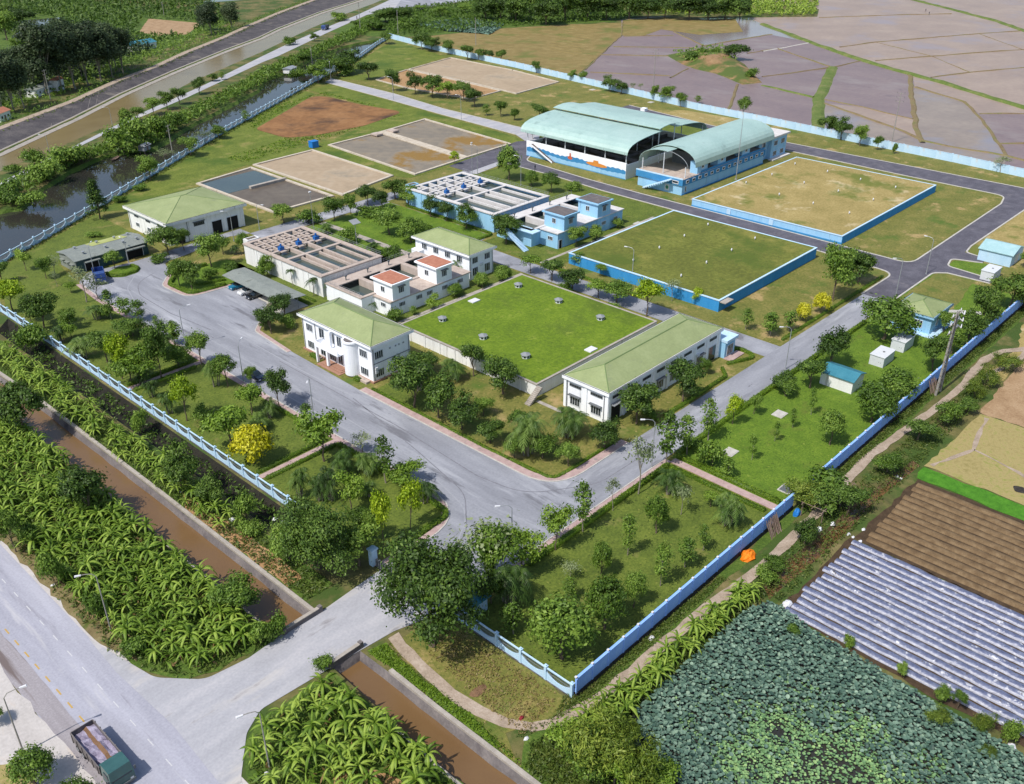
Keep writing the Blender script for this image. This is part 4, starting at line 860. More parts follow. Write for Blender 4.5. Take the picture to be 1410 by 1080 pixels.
def filter_house(x0, x1, yf, ym, y1, zf, zd, towers, wm, dm, rm, lab, zt):
    t = thing('filter_house', lab, 'building', ((x0+x1)/2, ym, 0))
    MB().box(x0+3.4,x1,yf,ym,0,zf).obj('front_wall',wm,t); MB().box(x0+3.1,x1+.3,yf-.3,ym,zf,zf+.25).obj('front_roof',dm,t)
    MB().box(x0,x0+.4,ym,y1,0,zd).box(x1-.4,x1,ym,y1,0,zd).box(x0+.4,x1-.4,ym+.002,ym+.4,0,zd).box(x0+.4,x1-.4,y1-.4,y1,0,zd).obj('wall',wm,t)
    yw = y1-3.2
    MB().box(x0-.15,x1+.15,yw,y1+.15,zd,zd+.22).box(x0-.15,x0+1.0,ym,yw,zd,zd+.22).box(x1-1.0,x1+.15,ym,yw,zd,zd+.22).box(x0+1.0,x1-1.0,ym,ym+.8,zd,zd+.22).obj('walkway',dm,t)
    n = 4; W = x1-x0-2
    for i in range(1,n):
        x = x0+1+W*i/n; MB().box(x-.55,x+.55,ym+.8,yw,.4,zd+.2).obj('divider',dm,t)
    MB().box(x0+.41,x1-.41,ym+.41,y1-.41,zd-1.6,zd-1.4).obj('water','tank_water',t)
    for i in range(n):
        x = x0+1+W*(i+.5)/n; MB().tube((x,yw+1.2,zd+.22),(x,yw+1.2,zd+1.1),.13,.13,8).box(x-.25,x+.25,yw+1.0,yw+1.4,zd+1.1,zd+1.35).obj('valve','frame_grey',t)
    for (a,b) in towers:
        MB().box(a,b,yf-.15,ym+.6,zf+.25,zt-.35).obj('tower',wm,t); MB().box(a-.002,b+.002,yf-.152,yf+.002,0,zf+.26).obj('tower_base',wm,t)
        sl = MB().box(a-.5,b+.5,yf-.65,ym+1.1,zt-.35,zt).obj('tower_slab',wm,t); MB().box(a-.1,b+.1,yf-.25,ym+.7,zt+.002,zt+.12).obj('tower_roof',rm,sl)
        window(t,'y-',yf-.15,(a+b)/2,zt-2.6,1.5,1.4,3,hood=.6); window(t,'x-',a,(yf+ym)/2+.3,zt-2.6,1.2,1.3,2)
        window(t,'y-',yf-.152,(a+b)/2,1.9,1.7,1.0,4)
    x = x0+5.2
    while x < x1-1:
        if all(not (a-1 < x < b+1) for a,b in towers): window(t,'y-',yf,x,1.9,1.7,1.0,4)
        x += 3.1
    window(t,'x-',x0+3.4,yf+2.4,1.9,1.6,1.0,3)
    rail(t,[(x0,y1,zd+.22),(x1,y1,zd+.22)]); rail(t,[(x0,ym+.5,zd+.22),(x0,y1,zd+.22)])
    return t
t = filter_house(51.2,77.9,95.4,100.8,113.2,3.5,3.8,[(55.2,60.0),(67.8,72.4)],'white_wall','deck_pink','terracotta','white filter house with two red-roofed towers behind the office',7.6)
MB().box(54,75,113.4,114.6,3.2,3.45).obj('bridge','deck_pink',t)
t = filter_house(106.6,136.6,96.4,102.2,114.2,4.0,4.2,[(112.2,117.2),(125.6,131.0)],'sky_blue','deck_white','slate_roof','sky blue filter house with two grey-roofed towers',8.2)
stairs(t,104.4,101.0,0.0,7.5,0.1,4.4,1.5,'pale_blue'); MB().box(105.2,108.2,100.4,108.6,4.2,4.42).obj('stair_landing','pale_blue',t)
door(t,'y-',96.4,109.6 if False else 111.0,1.0,2.2)

# ---- small hip-roofed block behind the white filters
t = thing('operations_building', 'white two-storey block with green hip roof behind the white filter house', 'building', (84,107,0))
MB().box(80.4,88.2,97.8,116.2,0,6.0).obj('wall','white_wall',t); hip_roof(t,80.4,88.2,97.8,116.2,6.5,1.9,0.7)
for z0 in (0.9,3.9):
    for x in (82.2,86.2): window(t,'y-',97.8,x,z0,1.8,1.5 if z0>2 else 2.0,3)
    for y in (101,105,109,113): window(t,'x-',80.4,y,z0,1.8,1.5,3)
MB().box(78.8,80.4,113.2,116.0,0,3.8).obj('porch','white_wall',t)

# ---- hip-roofed hall at the far left
t = thing('pump_hall', 'wide white hall with pale green hip roof and dark doorways near the canal fence', 'building', (56,180,0))
MB().box(45.0,66.8,169.4,190.0,0,5.5).obj('wall','old_white',t); hip_roof(t,45.0,66.8,169.4,190.0,6.1,2.5,0.8,fas=0.7,fm='old_white')
for x, w in ((58.6,2.8),(63.2,3.2)): door(t,'y-',169.4,x,w,3.4)
door(t,'y-',169.4,48.0,2.2,2.6); window(t,'y-',169.4,53.6,3.4,3.0,0.9,6,hood=.4,fm='frame_grey')
for y in (173.5,179.5,185.5): window(t,'x-',45.0,y,4.0,2.2,0.5,4,fm='frame_grey'); window(t,'x-',45.0,y,1.4,1.8,1.1,3)
for x in (46.5,51.0,56.2,61.0,66.5): MB().box(x-.25,x+.25,169.25,169.4,0,5.4).obj('pilaster','old_white',t)

# ---- long sheet-metal workshop
t = thing('sheet_metal_shed', 'low grey sheet-metal shed with lime roof panel beside the blue truck', 'shed', (29,173,0))
MB().box(20.6,38.6,168.6,177.0,0,3.2).obj('wall','dark_teal_sheet',t)
MB().box(20.4,20.598,168.5,177.1,0,3.2).obj('end_wall','grey_sheet',t)
mb = MB(); mb.extr([(168.0,3.25),(172.8,4.0),(177.6,3.3),(177.6,3.15),(172.8,3.85),(168.0,3.1)][::-1],'x',20.0,39.0); ro = mb.obj('roof','grey_sheet',t)
MB().extr([(173.0,4.03),(177.4,3.38),(177.4,3.36),(173.0,4.01)][::-1],'x',27.0,36.0).obj('lime_panel','lime_sheet',ro)
for x in (23.5,29,33.5,37):
    for y in (170.5,175): 
        v = MB().tube((x,y,3.5),(x,y,4.1),.22,.22,10).ring((x,y),.36,4.1,4.3,12); v.obj('roof_vent','galvanised',ro)
door(t,'y-',168.6,35.0,4.2,2.4); MB().box(32.6,37.4,167.2,168.6,2.5,2.75).obj('awning','grey_sheet',t); MB().box(22.4,26.0,167.3,168.6,2.4,2.6).obj('awning','grey_sheet',t)
for y in (170,172.5,175): MB().box(19.7,20.4,y-.8,y+.8,2.0,2.15).obj('awning','grey_sheet',t)
door(t,'y-',168.6,24.2,3.2,2.3)

# ---- carport
t = thing('carport', 'grey sheet-metal carport roof on posts over parked cars', 'carport', (43,125,0))
MB().extr([(40.0,2.55),(43.0,3.0),(46.0,2.75),(46.0,2.65),(43.0,2.9),(40.0,2.45)][::-1],'y',113.4,137.2).obj('roof','grey_sheet',t)
for y in np.linspace(114.2,136.4,6):
    MB().tube((44.2,y,0),(44.2,y,2.85),.08,.08,8).tube((44.2,y,1.9),(41.2,y,2.65),.05,.05,6).obj('post','steel_grey',t)
sheet('parking_floor', [(41.0,120.6),(41.3,135.4),(46.4,135.4),(46.4,113.6),(36,113.6)], Z4, 'kerb')

# ---- big open hall with mural
t = thing('treatment_hall', 'open-sided hall with teal arched roof and blue wave mural wall', 'building', (191,141,0))
MB().box(170.0,170.5,120.4,161.4,0,5.0).box(211.5,212.0,120.4,161.4,0,5.0).box(170.5,211.5,120.4,120.9,0,4.4).box(170.5,211.5,160.9,161.4,0,4.4).obj('wall','white_wall',t)
MB().box(170.5,211.5,120.9,160.9,3.2,3.4).obj('basin_floor','dark_bed',t)
for k in range(1,6): MB().box(170.5,211.5,120.9+k*6.6,121.3+k*6.6,3.4,4.3).obj('basin_divider','concrete_dark',t)
for x in (178,186,194,202): MB().box(x-.2,x+.2,120.9,160.9,3.4,4.35).obj('basin_divider','concrete_dark',t)
# the painted sea on the sunny wall: light water, darker wave band, submarine, diver
def wave(y0, y1, zb, amp, n, ph, tilt=0.0):
    return [(y0+(y1-y0)*i/n, zb+tilt*i/n+amp*abs(math.sin(ph+i*.9))+amp*.8*math.sin(i*.23+ph)) for i in range(n+1)]
def mural(pts_top, zlow, d, m, name):
    mb = MB(); n = len(pts_top); x = 170.0-d
    vs = [(x,y,z) for y,z in pts_top]+[(x,y,zlow) for y,z in pts_top]
    mb.add(vs, [(i+1,i,n+i,n+i+1) for i in range(n-1)]); return mb.obj(name, m, t)
mural([(120.45,2.6)]+wave(120.5,161.3,2.4,.35,70,.3,.55), 1.2, .012, 'mid_blue', 'mural_wave')
mural(wave(120.45,161.35,1.35,.22,70,1.7,.35), 0.25, .022, 'sky_blue', 'mural_water')
MB().box(169.97,170.0,120.45,161.35,0,.25).obj('mural_base','mid_blue',t)
def flat(pts, d, m, name):
    x = 170.0-d; return MB().add([(x,y,z) for y,z in pts], [tuple(range(len(pts)))[::-1]]).obj(name, m, t)
el = lambda cy,cz,a,b: [(cy+a*math.cos(k*math.pi/8), cz+b*math.sin(k*math.pi/8)) for k in range(16)]
flat(el(131.8,2.5,4.2,.62), .035, 'mural_orange', 'mural_submarine'); flat([(131,3.0),(133.2,3.0),(133,3.75),(131.2,3.75)], .045, 'mural_orange', 'mural_turret')
flat(el(142.6,2.7,1.0,.55), .035, 'mural_red', 'mural_diver'); flat([(142.2,3.1),(142.9,3.1),(142.8,4.2),(142.3,4.2)], .045, 'mural_red', 'mural_mast')
mb = MB(); 
for i in range(16):
    y = 158.8-i*.62; mb.box(168.6,169.95,y-.62,y,4.4-i*.28-.2,4.4-i*.28)
s = mb.obj('stair','timber',t); MB().extr([(158.9,4.5),(158.9,5.0),(148.9,.5),(148.9,0.0)],'x',168.45,168.6).obj('stair_parapet','white_wall',s)
def arch(prof, th, axis, a0, a1, name, m, p):
    up = prof; lo = [(h, z-th) for h, z in prof]
    return MB().extr((up+lo[::-1])[::-1], axis, a0, a1).obj(name, m, p, smooth=False)
lob = [(169.2,7.9),(169.3,8.6),(169.9,9.5),(171.4,10.4),(174,11.1),(178,11.6),(182.5,11.95),(187.2,12.1)]
arch(lob,.14,'y',119.6,163.4,'roof','teal_roof',t)
arch([(185.6,12.9),(188,13.3),(191,13.5),(194,13.3),(196.4,12.9)],.14,'y',119.6,163.4,'roof_monitor','teal_roof',t)
arch([(382-x,z) for x,z in lob][::-1],.14,'y',119.6,163.4,'roof','teal_roof',t)
for y in np.linspace(120.7,161.1,6):
    for x in (170.25,211.75): MB().tube((x,y,5.0),(x,y,9.3),.16,.16,8).obj('column','frame_white',t)
    for x in (186.8,195.2): MB().tube((x,y,3.4),(x,y,13.0),.18,.18,8).obj('column','frame_white',t)
    mb = MB(); pr = [Vector((x,y,z-.3)) for x,z in lob]; mb.path(pr,.1,5); pr = [Vector((382-x,y,z-.3)) for x,z in lob]; mb.path(pr,.1,5); mb.obj('truss','steel_grey',t)
# ---- second hall with barrel roof
t = thing('barrel_hall', 'light blue hall with teal barrel roof, open front terrace and window band', 'building', (192,106,0))
MB().box(168.4,214.6,98.8,114.6,0,2.9).obj('wall','sky_blue',t); MB().box(168.0,214.9,98.5,115.2,2.9,4.7).obj('band_wall','mid_blue',t)
MB().box(168.2,214.7,98.64,98.8,0,.35).obj('plinth','mid_blue',t)
for k in range(14): window(t,'y-',98.5,170.5+k*3.25,3.25,1.5,1.0,1,t=.2)
window(t,'x-',168.0,101.0,3.2,2.2,1.0,1,t=.2); window(t,'y-',98.8,170.2,.7,.8,1.7,1,t=.15)
MB().box(168.0,168.3,98.5,115.2,4.7,5.0).obj('parapet','pale_blue',t); MB().box(168.3,214.9,98.5,115.2,4.702,4.74).obj('terrace_floor','deck_pink',t)
MB().box(170.4,174.5,98.7,103.2,4.745,4.9).obj('porch_slab','deck_pink',t)
for a,b in ((176,181.5),(187,191.5),(201,205.5)):
    MB().box(a,b,98.9,101.5,4.745,8.2).obj('room','sky_blue',t); window(t,'y-',98.9,(a+b)/2,6.0,1.5,1.1,1,t=.18)
MB().box(182,214,103.2,112,4.745,8.6).obj('inner_wall','frame_grey',t)
MB().box(178,214.5,98.7,98.85,4.745,5.4).obj('sill_wall','mid_blue',t)
bar = []
for i in range(17):
    a = math.pi*(1-i/16); bar.append((107.0+8.6*math.cos(a), 7.2+4.9*math.sin(a)**.8))
bar = bar[::-1]
arch(bar[::-1],.14,'x',174.0,219.6,'roof','teal_barrel',t)
arch([(h,z-.5) for h,z in bar[::-1] if h > 104.5],.12,'x',169.6,174.2,'porch_roof','teal_barrel',t)
for x in (170.2,178.5,190,202,214):
    for y in (99.3,114.5): MB().tube((x,y,4.74),(x,y,7.9),.15,.15,8).obj('column','frame_white',t)
    mb = MB(); mb.path([Vector((x,h,z-.55)) for h,z in bar],.08,5); mb.obj('arch_rib','galvanised',t)
MB().tube((170.2,107,4.74),(170.2,107,11.4),.14,.14,8).obj('column','frame_white',t)
mb = MB(); 
for i in range(12): mb.box(165.9+.02,167.95,102.0+i*.75,102.8+i*.75,4.4-i*.34-.25,4.4-i*.34)
mb.obj('stair','pale_blue',t)
MB().box(168.36,168.39,103.2,104.8,.6,2.4).obj('emblem_panel','frame_white',t); MB().ring((0,0),.01,0,.01,3)
MB().add([(168.34,104.0+.5*math.cos(k*math.pi/6),1.5+.55*math.sin(k*math.pi/6)) for k in range(12)],[tuple(range(12))]).obj('emblem','emblem_green',t)
MB().box(220.6,230.4,99.6,112.5,0,6.9).obj('tail_wall','sky_blue',t); MB().box(219.8,231.2,98.9,113.2,6.9,7.5).obj('tail_roof','deck_white',t)
MB().box(214.9,220.6,101,112,0,6.2).obj('link_wall','sky_blue',t)
for z0 in (.8,4.2):
    for x in (223.2,227.8): window(t,'y-',99.6,x,z0,2.2,1.6,3)
    window(t,'y-',101,217.8,z0,2.4,1.6,3)
MB().box(219.5,231,97.8,99.6,0,.4).obj('step','deck_white',t)

# ---- cubical sheds along the right-hand wall
t = thing('blue_house', 'small light blue house with green hip roof by the road junction', 'building', (129,12.4,0))
MB().box(124.2,133.6,8.4,16.2,0,3.5).obj('wall','sky_blue',t); hip_roof(t,124.2,133.6,8.4,16.2,4.0,1.5,.5,fas=.4,fm='sky_blue')
window(t,'x-',124.2,11.2,1.1,2.2,1.6,4); window(t,'x-',124.2,14.0,1.1,1.6,1.6,3); window(t,'y-',8.4,127.4,1.1,1.2,1.6,3); window(t,'y-',8.4,131,1.1,1.6,1.6,3); MB().box(122.6,134,6.9,17,0,.18).obj('apron','pale_blue',t)
def gable(name, lab, x0,x1,y0,y1,zw,h,wm,rm):
    t = thing(name, lab, 'shed', ((x0+x1)/2,(y0+y1)/2,0)); xm = (x0+x1)/2
    MB().extr([(x0,0),(x1,0),(x1,zw),(xm,zw+h-.06),(x0,zw)],'y',y0,y1).obj('wall',wm,t)
    MB().extr([(x0-.3,zw-.1),(xm,zw+h),(x1+.3,zw-.1),(x1+.3,zw+.02),(xm,zw+h+.12),(x0-.3,zw+.02)],'y',y0-.3,y1+.3).obj('roof',rm,t)
    return t
t = gable('sheet_shed','white shed with dark teal gable roof on the bright lawn',89.8,94.4,8.8,15.0,2.6,.8,'old_white','teal_blue_roof')
t = gable('sheet_shed','pale blue shed with light cyan gable roof near the photo\'s right edge',174.6,182.8,9.2,16.8,3.0,1.2,'pale_blue','cyan_roof'); door(t,'y-',9.2,178.6,2.4,2.4,'frame_white')
def cube_box(x0,x1,y0,y1,h,lab,m='frame_white'):
    t = thing('equipment_box', lab, 'box', ((x0+x1)/2,(y0+y1)/2,0), 'white equipment boxes on the right lawn')
    MB().box(x0,x1,y0,y1,0,h).obj('body',m,t); MB().box(x0-.12,x1+.12,y0-.12,y1+.12,h,h+.12).obj('lid',m,t)
    xm, ym = (x0+x1)/2, (y0+y1)/2; MB().box(xm-.3,xm+.1,ym-.2,ym-.1,h+.12,h+.3).box(xm-.1,xm+.1,ym-.4,ym-.2,h+.12,h+.25).obj('lifting_eye','frame_grey',t)
    MB().box(x0-.02,x0-.003,y0+.5,y0+.62,.9,1.0).box(x0-.02,x0-.003,y0+.9,y0+1.0,.9,1.0).obj('latch','frame_grey',t)
cube_box(103.6,108.4,9.0,11.8,2.1,'white cube-like equipment box nearer the dark teal shed')
cube_box(112.6,117.2,8.8,11.5,2.2,'white cube-like equipment box nearer the blue house')
cube_box(162.2,167.4,9.0,11.8,2.2,'grey white equipment box beside the pale blue shed at the far side road')
# ---- grassed reservoirs
def reservoir(x0,x1,y0,y1,z,wm,turf,lab,rim=.35,rimm='concrete'):
    t = thing('reservoir', lab, 'tank', ((x0+x1)/2,(y0+y1)/2,0))
    MB().box(x0,x1,y0,y1,0,z-.12).obj('wall',wm,t)
    MB().box(x0-.12,x1+.12,y0-.12,y0+rim,z-.12,z+.06).box(x0-.12,x1+.12,y1-rim,y1+.12,z-.12,z+.06).box(x0-.12,x0+rim,y0+rim,y1-rim,z-.12,z+.06).box(x1-rim,x1+.12,y0+rim,y1-rim,z-.12,z+.06).obj('rim',rimm,t)
    n = 14; mb = MB(); rg = random.Random(int(x0)); vs = []
    for i in range(n+1):
        for j in range(n+1): vs.append((x0+rim+(x1-x0-2*rim)*i/n, y0+rim+(y1-y0-2*rim)*j/n, z-.1+.12+(.05*rg.random() if 0<i<n and 0<j<n else 0)))
    mb.add(vs, [(i*(n+1)+j,(i+1)*(n+1)+j,(i+1)*(n+1)+j+1,i*(n+1)+j+1) for i in range(n) for j in range(n)]); mb.obj('turf_roof',turf,t,smooth=True)
    return t
t = reservoir(50.0,87.0,50.0,87.4,2.6,'old_white','roof_turf','white-walled reservoir with bright green grass roof beside the workshop')
for v in np.linspace(54,84,8): MB().box(49.86,49.998,v-.15,v+.15,0,2.45).obj('buttress','old_white',t)
stairs(t,46.6,48.6,3.4,0.0,.1,2.5,1.2)
t = reservoir(104.6,148.6,46.2,88.2,2.7,'tank_blue','roof_turf_olive','blue-walled reservoir with olive grass roof in the middle of the plant',.35,'pale_blue')
stairs(t,106.2,44.8,-3.2,0.0,.1,2.5,-1.2) if False else stairs(t,107.6,44.9,-3.0,0.0,.1,2.6,-1.1) if False else MB().box(104.6,107.8,44.6,46.05,2.3,2.5).obj('landing','concrete',t)
t = reservoir(161.9,222.0,46.0,91.0,2.2,'sky_blue','dry_grass','light blue-walled reservoir with dry straw-coloured grass roof',.3,'pale_blue')
MB().box(161.95,222,45.9,45.998,0,2.0).obj('shaded_cladding','tank_blue',t) if False else None
MB().box(161.8,161.898,46,91,0,.5).obj('plinth','mid_blue',t); MB().box(161.9,222,45.88,45.998,0,2.06).obj('painted_shade_side','tank_blue',t)  # darker blue sheet: the shade of this side is put into its colour
for v in (66.0,79.0): MB().box(161.7,161.898,v-.6,v+.6,.5,1.9).obj('gate_panel','pale_blue',t)
MB().extr([(44.4,0),(45.86,0),(45.86,2.2)],'x',157.0,162.0).obj('ramp','kerb',t) if False else None
V1 = [(80.9,83.0),(80.5,70.9),(79.8,59.0),(57.2,82.3),(56.9,70.3),(56.5,58.6)]
for i,(x,y) in enumerate(V1):
    o = thing('roof_vent_hut', 'white hexagonal vent hut with grey cap on bright green roof, %s' % ('left of the far row','middle of the far row','right of the far row','left of the near row','middle of the near row','right of the near row')[i], 'vent', (x,y,2.62), 'vent huts on the green reservoir')
    MB().ring((x,y),.78,2.62,3.3,6).obj('body','frame_white',o); mb = MB(); mb.ring((x,y),1.0,3.3,3.38,6); mb.add([(x+.98*math.cos(k*math.pi/3),y+.98*math.sin(k*math.pi/3),3.38) for k in range(6)]+[(x,y,3.8)],[(k,(k+1)%6,6) for k in range(6)]); mb.obj('cap','steel_grey',o)
    for k in range(6):
        a = (k+.5)*math.pi/3; c = Vector((x+.67*math.cos(a),y+.67*math.sin(a),2.96)); n = Vector((math.cos(a),math.sin(a),0)); u = Vector((-n.y,n.x,0))
        c = c+n*.02; MB().add([c-u*.2-Vector((0,0,.16)),c+u*.2-Vector((0,0,.16)),c+u*.2+Vector((0,0,.16)),c-u*.2+Vector((0,0,.16))],[(0,1,2,3)]).obj('louvre','dark_void',o)
for i,(x,y) in enumerate([(68.7,84.6),(67.5,51.6)]):
    tag(MB().box(x-1.1,x+1.1,y-.8,y+.8,2.6,2.85).obj('hatch_cover','white_plastic'), 'white hatch slab on the green roof %s' % ('near its far left edge','near the workshop side')[i], 'hatch')
def goose(x,y,z,lab,grp):
    o = MB().path([(x,y,z),(x,y,z+.42),(x-.14,y-.07,z+.6),(x-.4,y-.2,z+.6),(x-.52,y-.26,z+.4)],.16,8).obj('vent_pipe','white_plastic')
    return tag(o,lab,'vent pipe',grp)
V2 = [(144.5,74.7),(133.1,74.3),(121.9,74.0),(110.8,73.6),(143.6,60.4),(132.5,60.3),(121.3,60.2),(110.4,59.9)]
for i,(x,y) in enumerate(V2): goose(x,y,2.7,'white bent pipe on olive roof, %s from left, %s row' % (ORD[3-i%4], 'far' if i<4 else 'near'),'vent pipes on the olive reservoir')
V3 = [(213.6,87.1),(198.0,86.4),(212.7,75.7),(197.0,75.2),(211.5,64.5),(196.1,64.0),(210.9,53.5),(181.7,74.8),(195.4,53.2),(181.6,74.8),(180.8,63.9),(179.8,52.8),(135.1,134.0) if False else (161.2,73.4) if False else (185.3,87.7)]
for i,(x,y) in enumerate(sorted(V3, key=lambda q: q[0]-1.07*q[1])): goose(x,y,2.2,'white bent pipe on the dry straw-coloured roof, %s from the left' % ORD[i],'vent pipes on the dry reservoir')

# downpipes and wall units
def downpipe(tn, face, pos, a, h):
    o = [q for q in bpy.data.objects if q.name == tn][0]; q = (pos-.09, a) if face == 'x-' else (a, pos-.09)
    MB().tube((q[0],q[1],.15),(q[0],q[1],h),.06,.06,6).obj('downpipe','frame_grey',o)
for tn, face, pos, aa, h in (('office_building','y-',75.6,(33.6,42.2),7.3),('office_building','x-',33.3,(92.6,96.5),7.3),('workshop_building','y-',34.8,(55.9,64.5,73.2,81.8),5.6),('workshop_building','x-',51.2,(35.6,43.8),5.6),('operations_building','y-',97.8,(80.7,87.9),6.0),('pump_hall','y-',169.4,(50.2,61.0),5.4),('pump_hall','x-',45.0,(170,189.4),5.4)):
    for a in aa: downpipe(tn, face, pos, a, h)
for tn, xs, y, z in (('workshop_building',(57.0,69.9,78.6),34.8,2.9),('operations_building',(84.2,),97.8,2.9),('office_building',(41.6,),75.6,2.0)):
    o = bpy.data.objects[tn]
    for x in xs: MB().box(x-.4,x+.4,y-.36,y-.01,z,z+.6).obj('air_conditioner','frame_white',o)

# ================================================================== fences and walls
def run_bays(t, pts, L, makers, org):
    """lay bays of about L metres along the polyline; makers: list of (name, mesh per bay length, at_post_only)"""
    cache = {}
    for i in range(len(pts)-1):
        a, b = Vector(pts[i][:2]), Vector(pts[i+1][:2]); d = b-a; n = max(1, round(d.length/L)); l = d.length/n; ang = math.atan2(d.y, d.x)
        for k in range(n):
            p = a+d*(k/n)
            for name, fn in makers:
                key = (name, round(l,2))
                if key not in cache: cache[key] = fn(l)
                put(name, cache[key], t, (p.x-org[0], p.y-org[1], 0), (0,0,ang))
    return cache
def fence_panel(l):
    n = 12; top = [(l*i/n, 0.72+0.78*(abs(2*i/n-1))**2.2) for i in range(n+1)]; mb = MB()
    for i in range(n):
        (x0,z0),(x1,z1) = top[i],top[i+1]
        mb.add([(x0,-.07,.1),(x1,-.07,.1),(x1,-.07,z1),(x0,-.07,z0),(x0,.07,.1),(x1,.07,.1),(x1,.07,z1),(x0,.07,z0)],[(0,1,2,3),(5,4,7,6),(3,2,6,7)])
    return mb.mesh('scalloped_panel','pale_blue')
def fence_plinth(l): return MB().box(0,l,-.2,.2,-.6,.1).mesh('stone_plinth','stone')
def fence_post(l): return MB().box(-.17,.17,-.17,.17,-.1,2.15).box(-.24,.24,-.24,.24,2.15,2.25).box(-.12,.12,-.12,.12,2.25,2.38).mesh('post','pale_blue')
def fence_rail(l): return MB().box(.17,l-.17,-.09,.09,1.86,2.02).mesh('top_rail','pale_blue')
def fence_bars(l):
    mb = MB(); n = int(l/.16)
    for i in range(1,n): x = l*i/n; mb.tube((x,0,.6),(x,0,1.86),.022,.022,4,False)
    mb.tube((.17,0,1.3),(l-.17,0,1.3),.025,.025,4,False); return mb.mesh('iron_bars','steel_grey')
def scallop_fence(name, lab, pts, L, grp=None):
    t = thing(name, lab, 'fence', (pts[0][0],pts[0][1],0), grp)
    c = run_bays(t, pts, L, [('stone_plinth',fence_plinth),('scalloped_panel',fence_panel),('post',fence_post),('top_rail',fence_rail),('iron_bars',fence_bars)], pts[0])
    q = pts[-1]; put('post', fence_post(1), t, (q[0]-pts[0][0],q[1]-pts[0][1],0))
    for o in t.children:
        if o.name.startswith('iron_bars'): o['kind'] = 'stuff'
    return t
scallop_fence('boundary_fence','pale blue scalloped fence along the front lawn, left of the gate',[(-0.5,46.6),(-0.5,138.5)],4.08)
scallop_fence('boundary_fence','short stretch of pale blue scalloped fence at the far left edge',[(-0.6,143),(-0.8,163.5)],4.1)
scallop_fence('boundary_fence','pale blue scalloped fence meeting the blue wall at the front corner',[(0.0,20.0),(0.0,0.0)],3.95)
scallop_fence('boundary_fence','long pale blue scalloped fence along the dark pond',[(p[0]+.3,p[1]-.3) for p in NWF[1:]],4.6)

t = thing('boundary_wall','long solid blue wall on black stone base beside the dirt path','wall',(0,0,0))
makers = [('wall_panel', lambda l: MB().box(0,l,-.12,.12,.75,2.9).mesh('wall_panel','wall_blue')),
          ('stone_base', lambda l: MB().box(0,l,-.24,.24,-.3,.75).mesh('stone_base','black_stone')),
          ('coping', lambda l: MB().box(0,l,-.17,.17,2.9,3.0).mesh('coping','wall_blue')),
          ('buttress', lambda l: MB().box(-.12,.12,-.2,-.121,.75,2.9).mesh('buttress','wall_blue'))]
lampm = MB().box(-.05,.05,-.05,.05,3.0,3.1).box(-.14,.14,-.14,.14,3.1,3.24).mesh('cap_lamp','white_plastic')
run_bays(t,[(0.3,-0.3),(50.5,-0.6)],2.95,makers+[('cap_lamp',lambda l: lampm)],(0,0)); run_bays(t,[(56.5,-0.6),(172,-0.8)],2.95,makers+[('cap_lamp',lambda l: lampm)],(0,0))
t = thing('boundary_wall','plain pale blue back wall along the flooded paddies','wall',(256,0,0))
makers = [('wall_panel', lambda l: MB().box(0,l,-.1,.1,0,2.5).mesh('wall_panel','pale_blue')), ('pier', lambda l: MB().box(-.22,.22,-.2,.2,0,2.72).mesh('pier','pale_blue')),
          ('coping', lambda l: MB().box(.22,l-.22,-.14,.14,2.5,2.6).mesh('coping','pale_blue'))]
run_bays(t,[(255.5,8),(256.0,31),(258.8,55.2),(260.7,88.4),(264.0,126),(265.8,157.4),(273.6,210.5),(282.8,271),(289.4,331),(299.6,384)],6.0,makers,(256,0))

# canal lips, bridge parapets
def lip(pts, lab, w=.55, h=.35): return struct(ribbon(pts, w, -1.6, h, None).obj('canal_wall','concrete'))
lip([(-12.0,33.4),(-11.95,75),(-12.15,113),(-12.9,131),(-14.9,255)],'', -.55)
lip([(-12.0,-65),(-12.0,-2),(-12.1,10),(-11.95,18.4)],'', -.55)
lip([(-17.0,-65),(-17.0,6),(-16.5,14)],'', .4, .12)
lip([(-17.4,60),(-17.4,36)],'', -.3, .1)
for lab,x0,x1,y in (('grey concrete parapet where the upstream canal meets the entrance road',-16.8,-10.9,32.9),('grey concrete parapet with dark culvert mouth below the entrance road',-16.4,-11.4,24.05)):
    t = thing('bridge_parapet',lab,'parapet',((x0+x1)/2,y,0)); MB().box(x0,x1,y-.2,y+.2,-.2,.75).obj('beam','concrete_dark',t); MB().box(x0,x1,y-.26,y+.26,.75,.85).obj('coping','concrete',t)
    for x in (x0+.2,x1-.2): MB().box(x-.25,x+.25,y-.28,y+.28,-.2,1.0).obj('pier','concrete_dark',t)
    MB().box(x0+.4,x1-.4,y-.15,y+.15,-1.3,-.2).obj('culvert_mouth_dark','dark_void',t)  # near-black block: shade inside the culvert opening, painted as colour

# gate: sliding gate leaf, pillars, guard booth
t = thing('gate_pillar','pale blue gate pillar under the spreading tree left of the entrance','pillar',(-.3,35.2,0)); MB().box(-.75,.15,34.8,35.6,0,2.6).obj('shaft','pale_blue',t); MB().box(-.9,.3,34.65,35.75,2.6,2.8).obj('cap','pale_blue',t)
t = thing('gate_pillar','pale blue gate pillar under the big round tree right of the entrance','pillar',(-.3,20.6,0)); MB().box(-.75,.15,20.4,21.2,0,2.6).obj('shaft','pale_blue',t); MB().box(-.9,.3,20.25,21.35,2.6,2.8).obj('cap','pale_blue',t)
t = thing('sliding_gate','dark low sliding gate folded beside the left gate pillar','gate',(-.2,33,0))
for k in range(9): MB().box(-.45,-.1,30.6+k*.46,30.85+k*.46,.1,1.35).obj('gate_fold','frame_grey',t)
MB().box(-.5,-.05,30.4,34.7,0,.1).obj('track','dark_void',t)
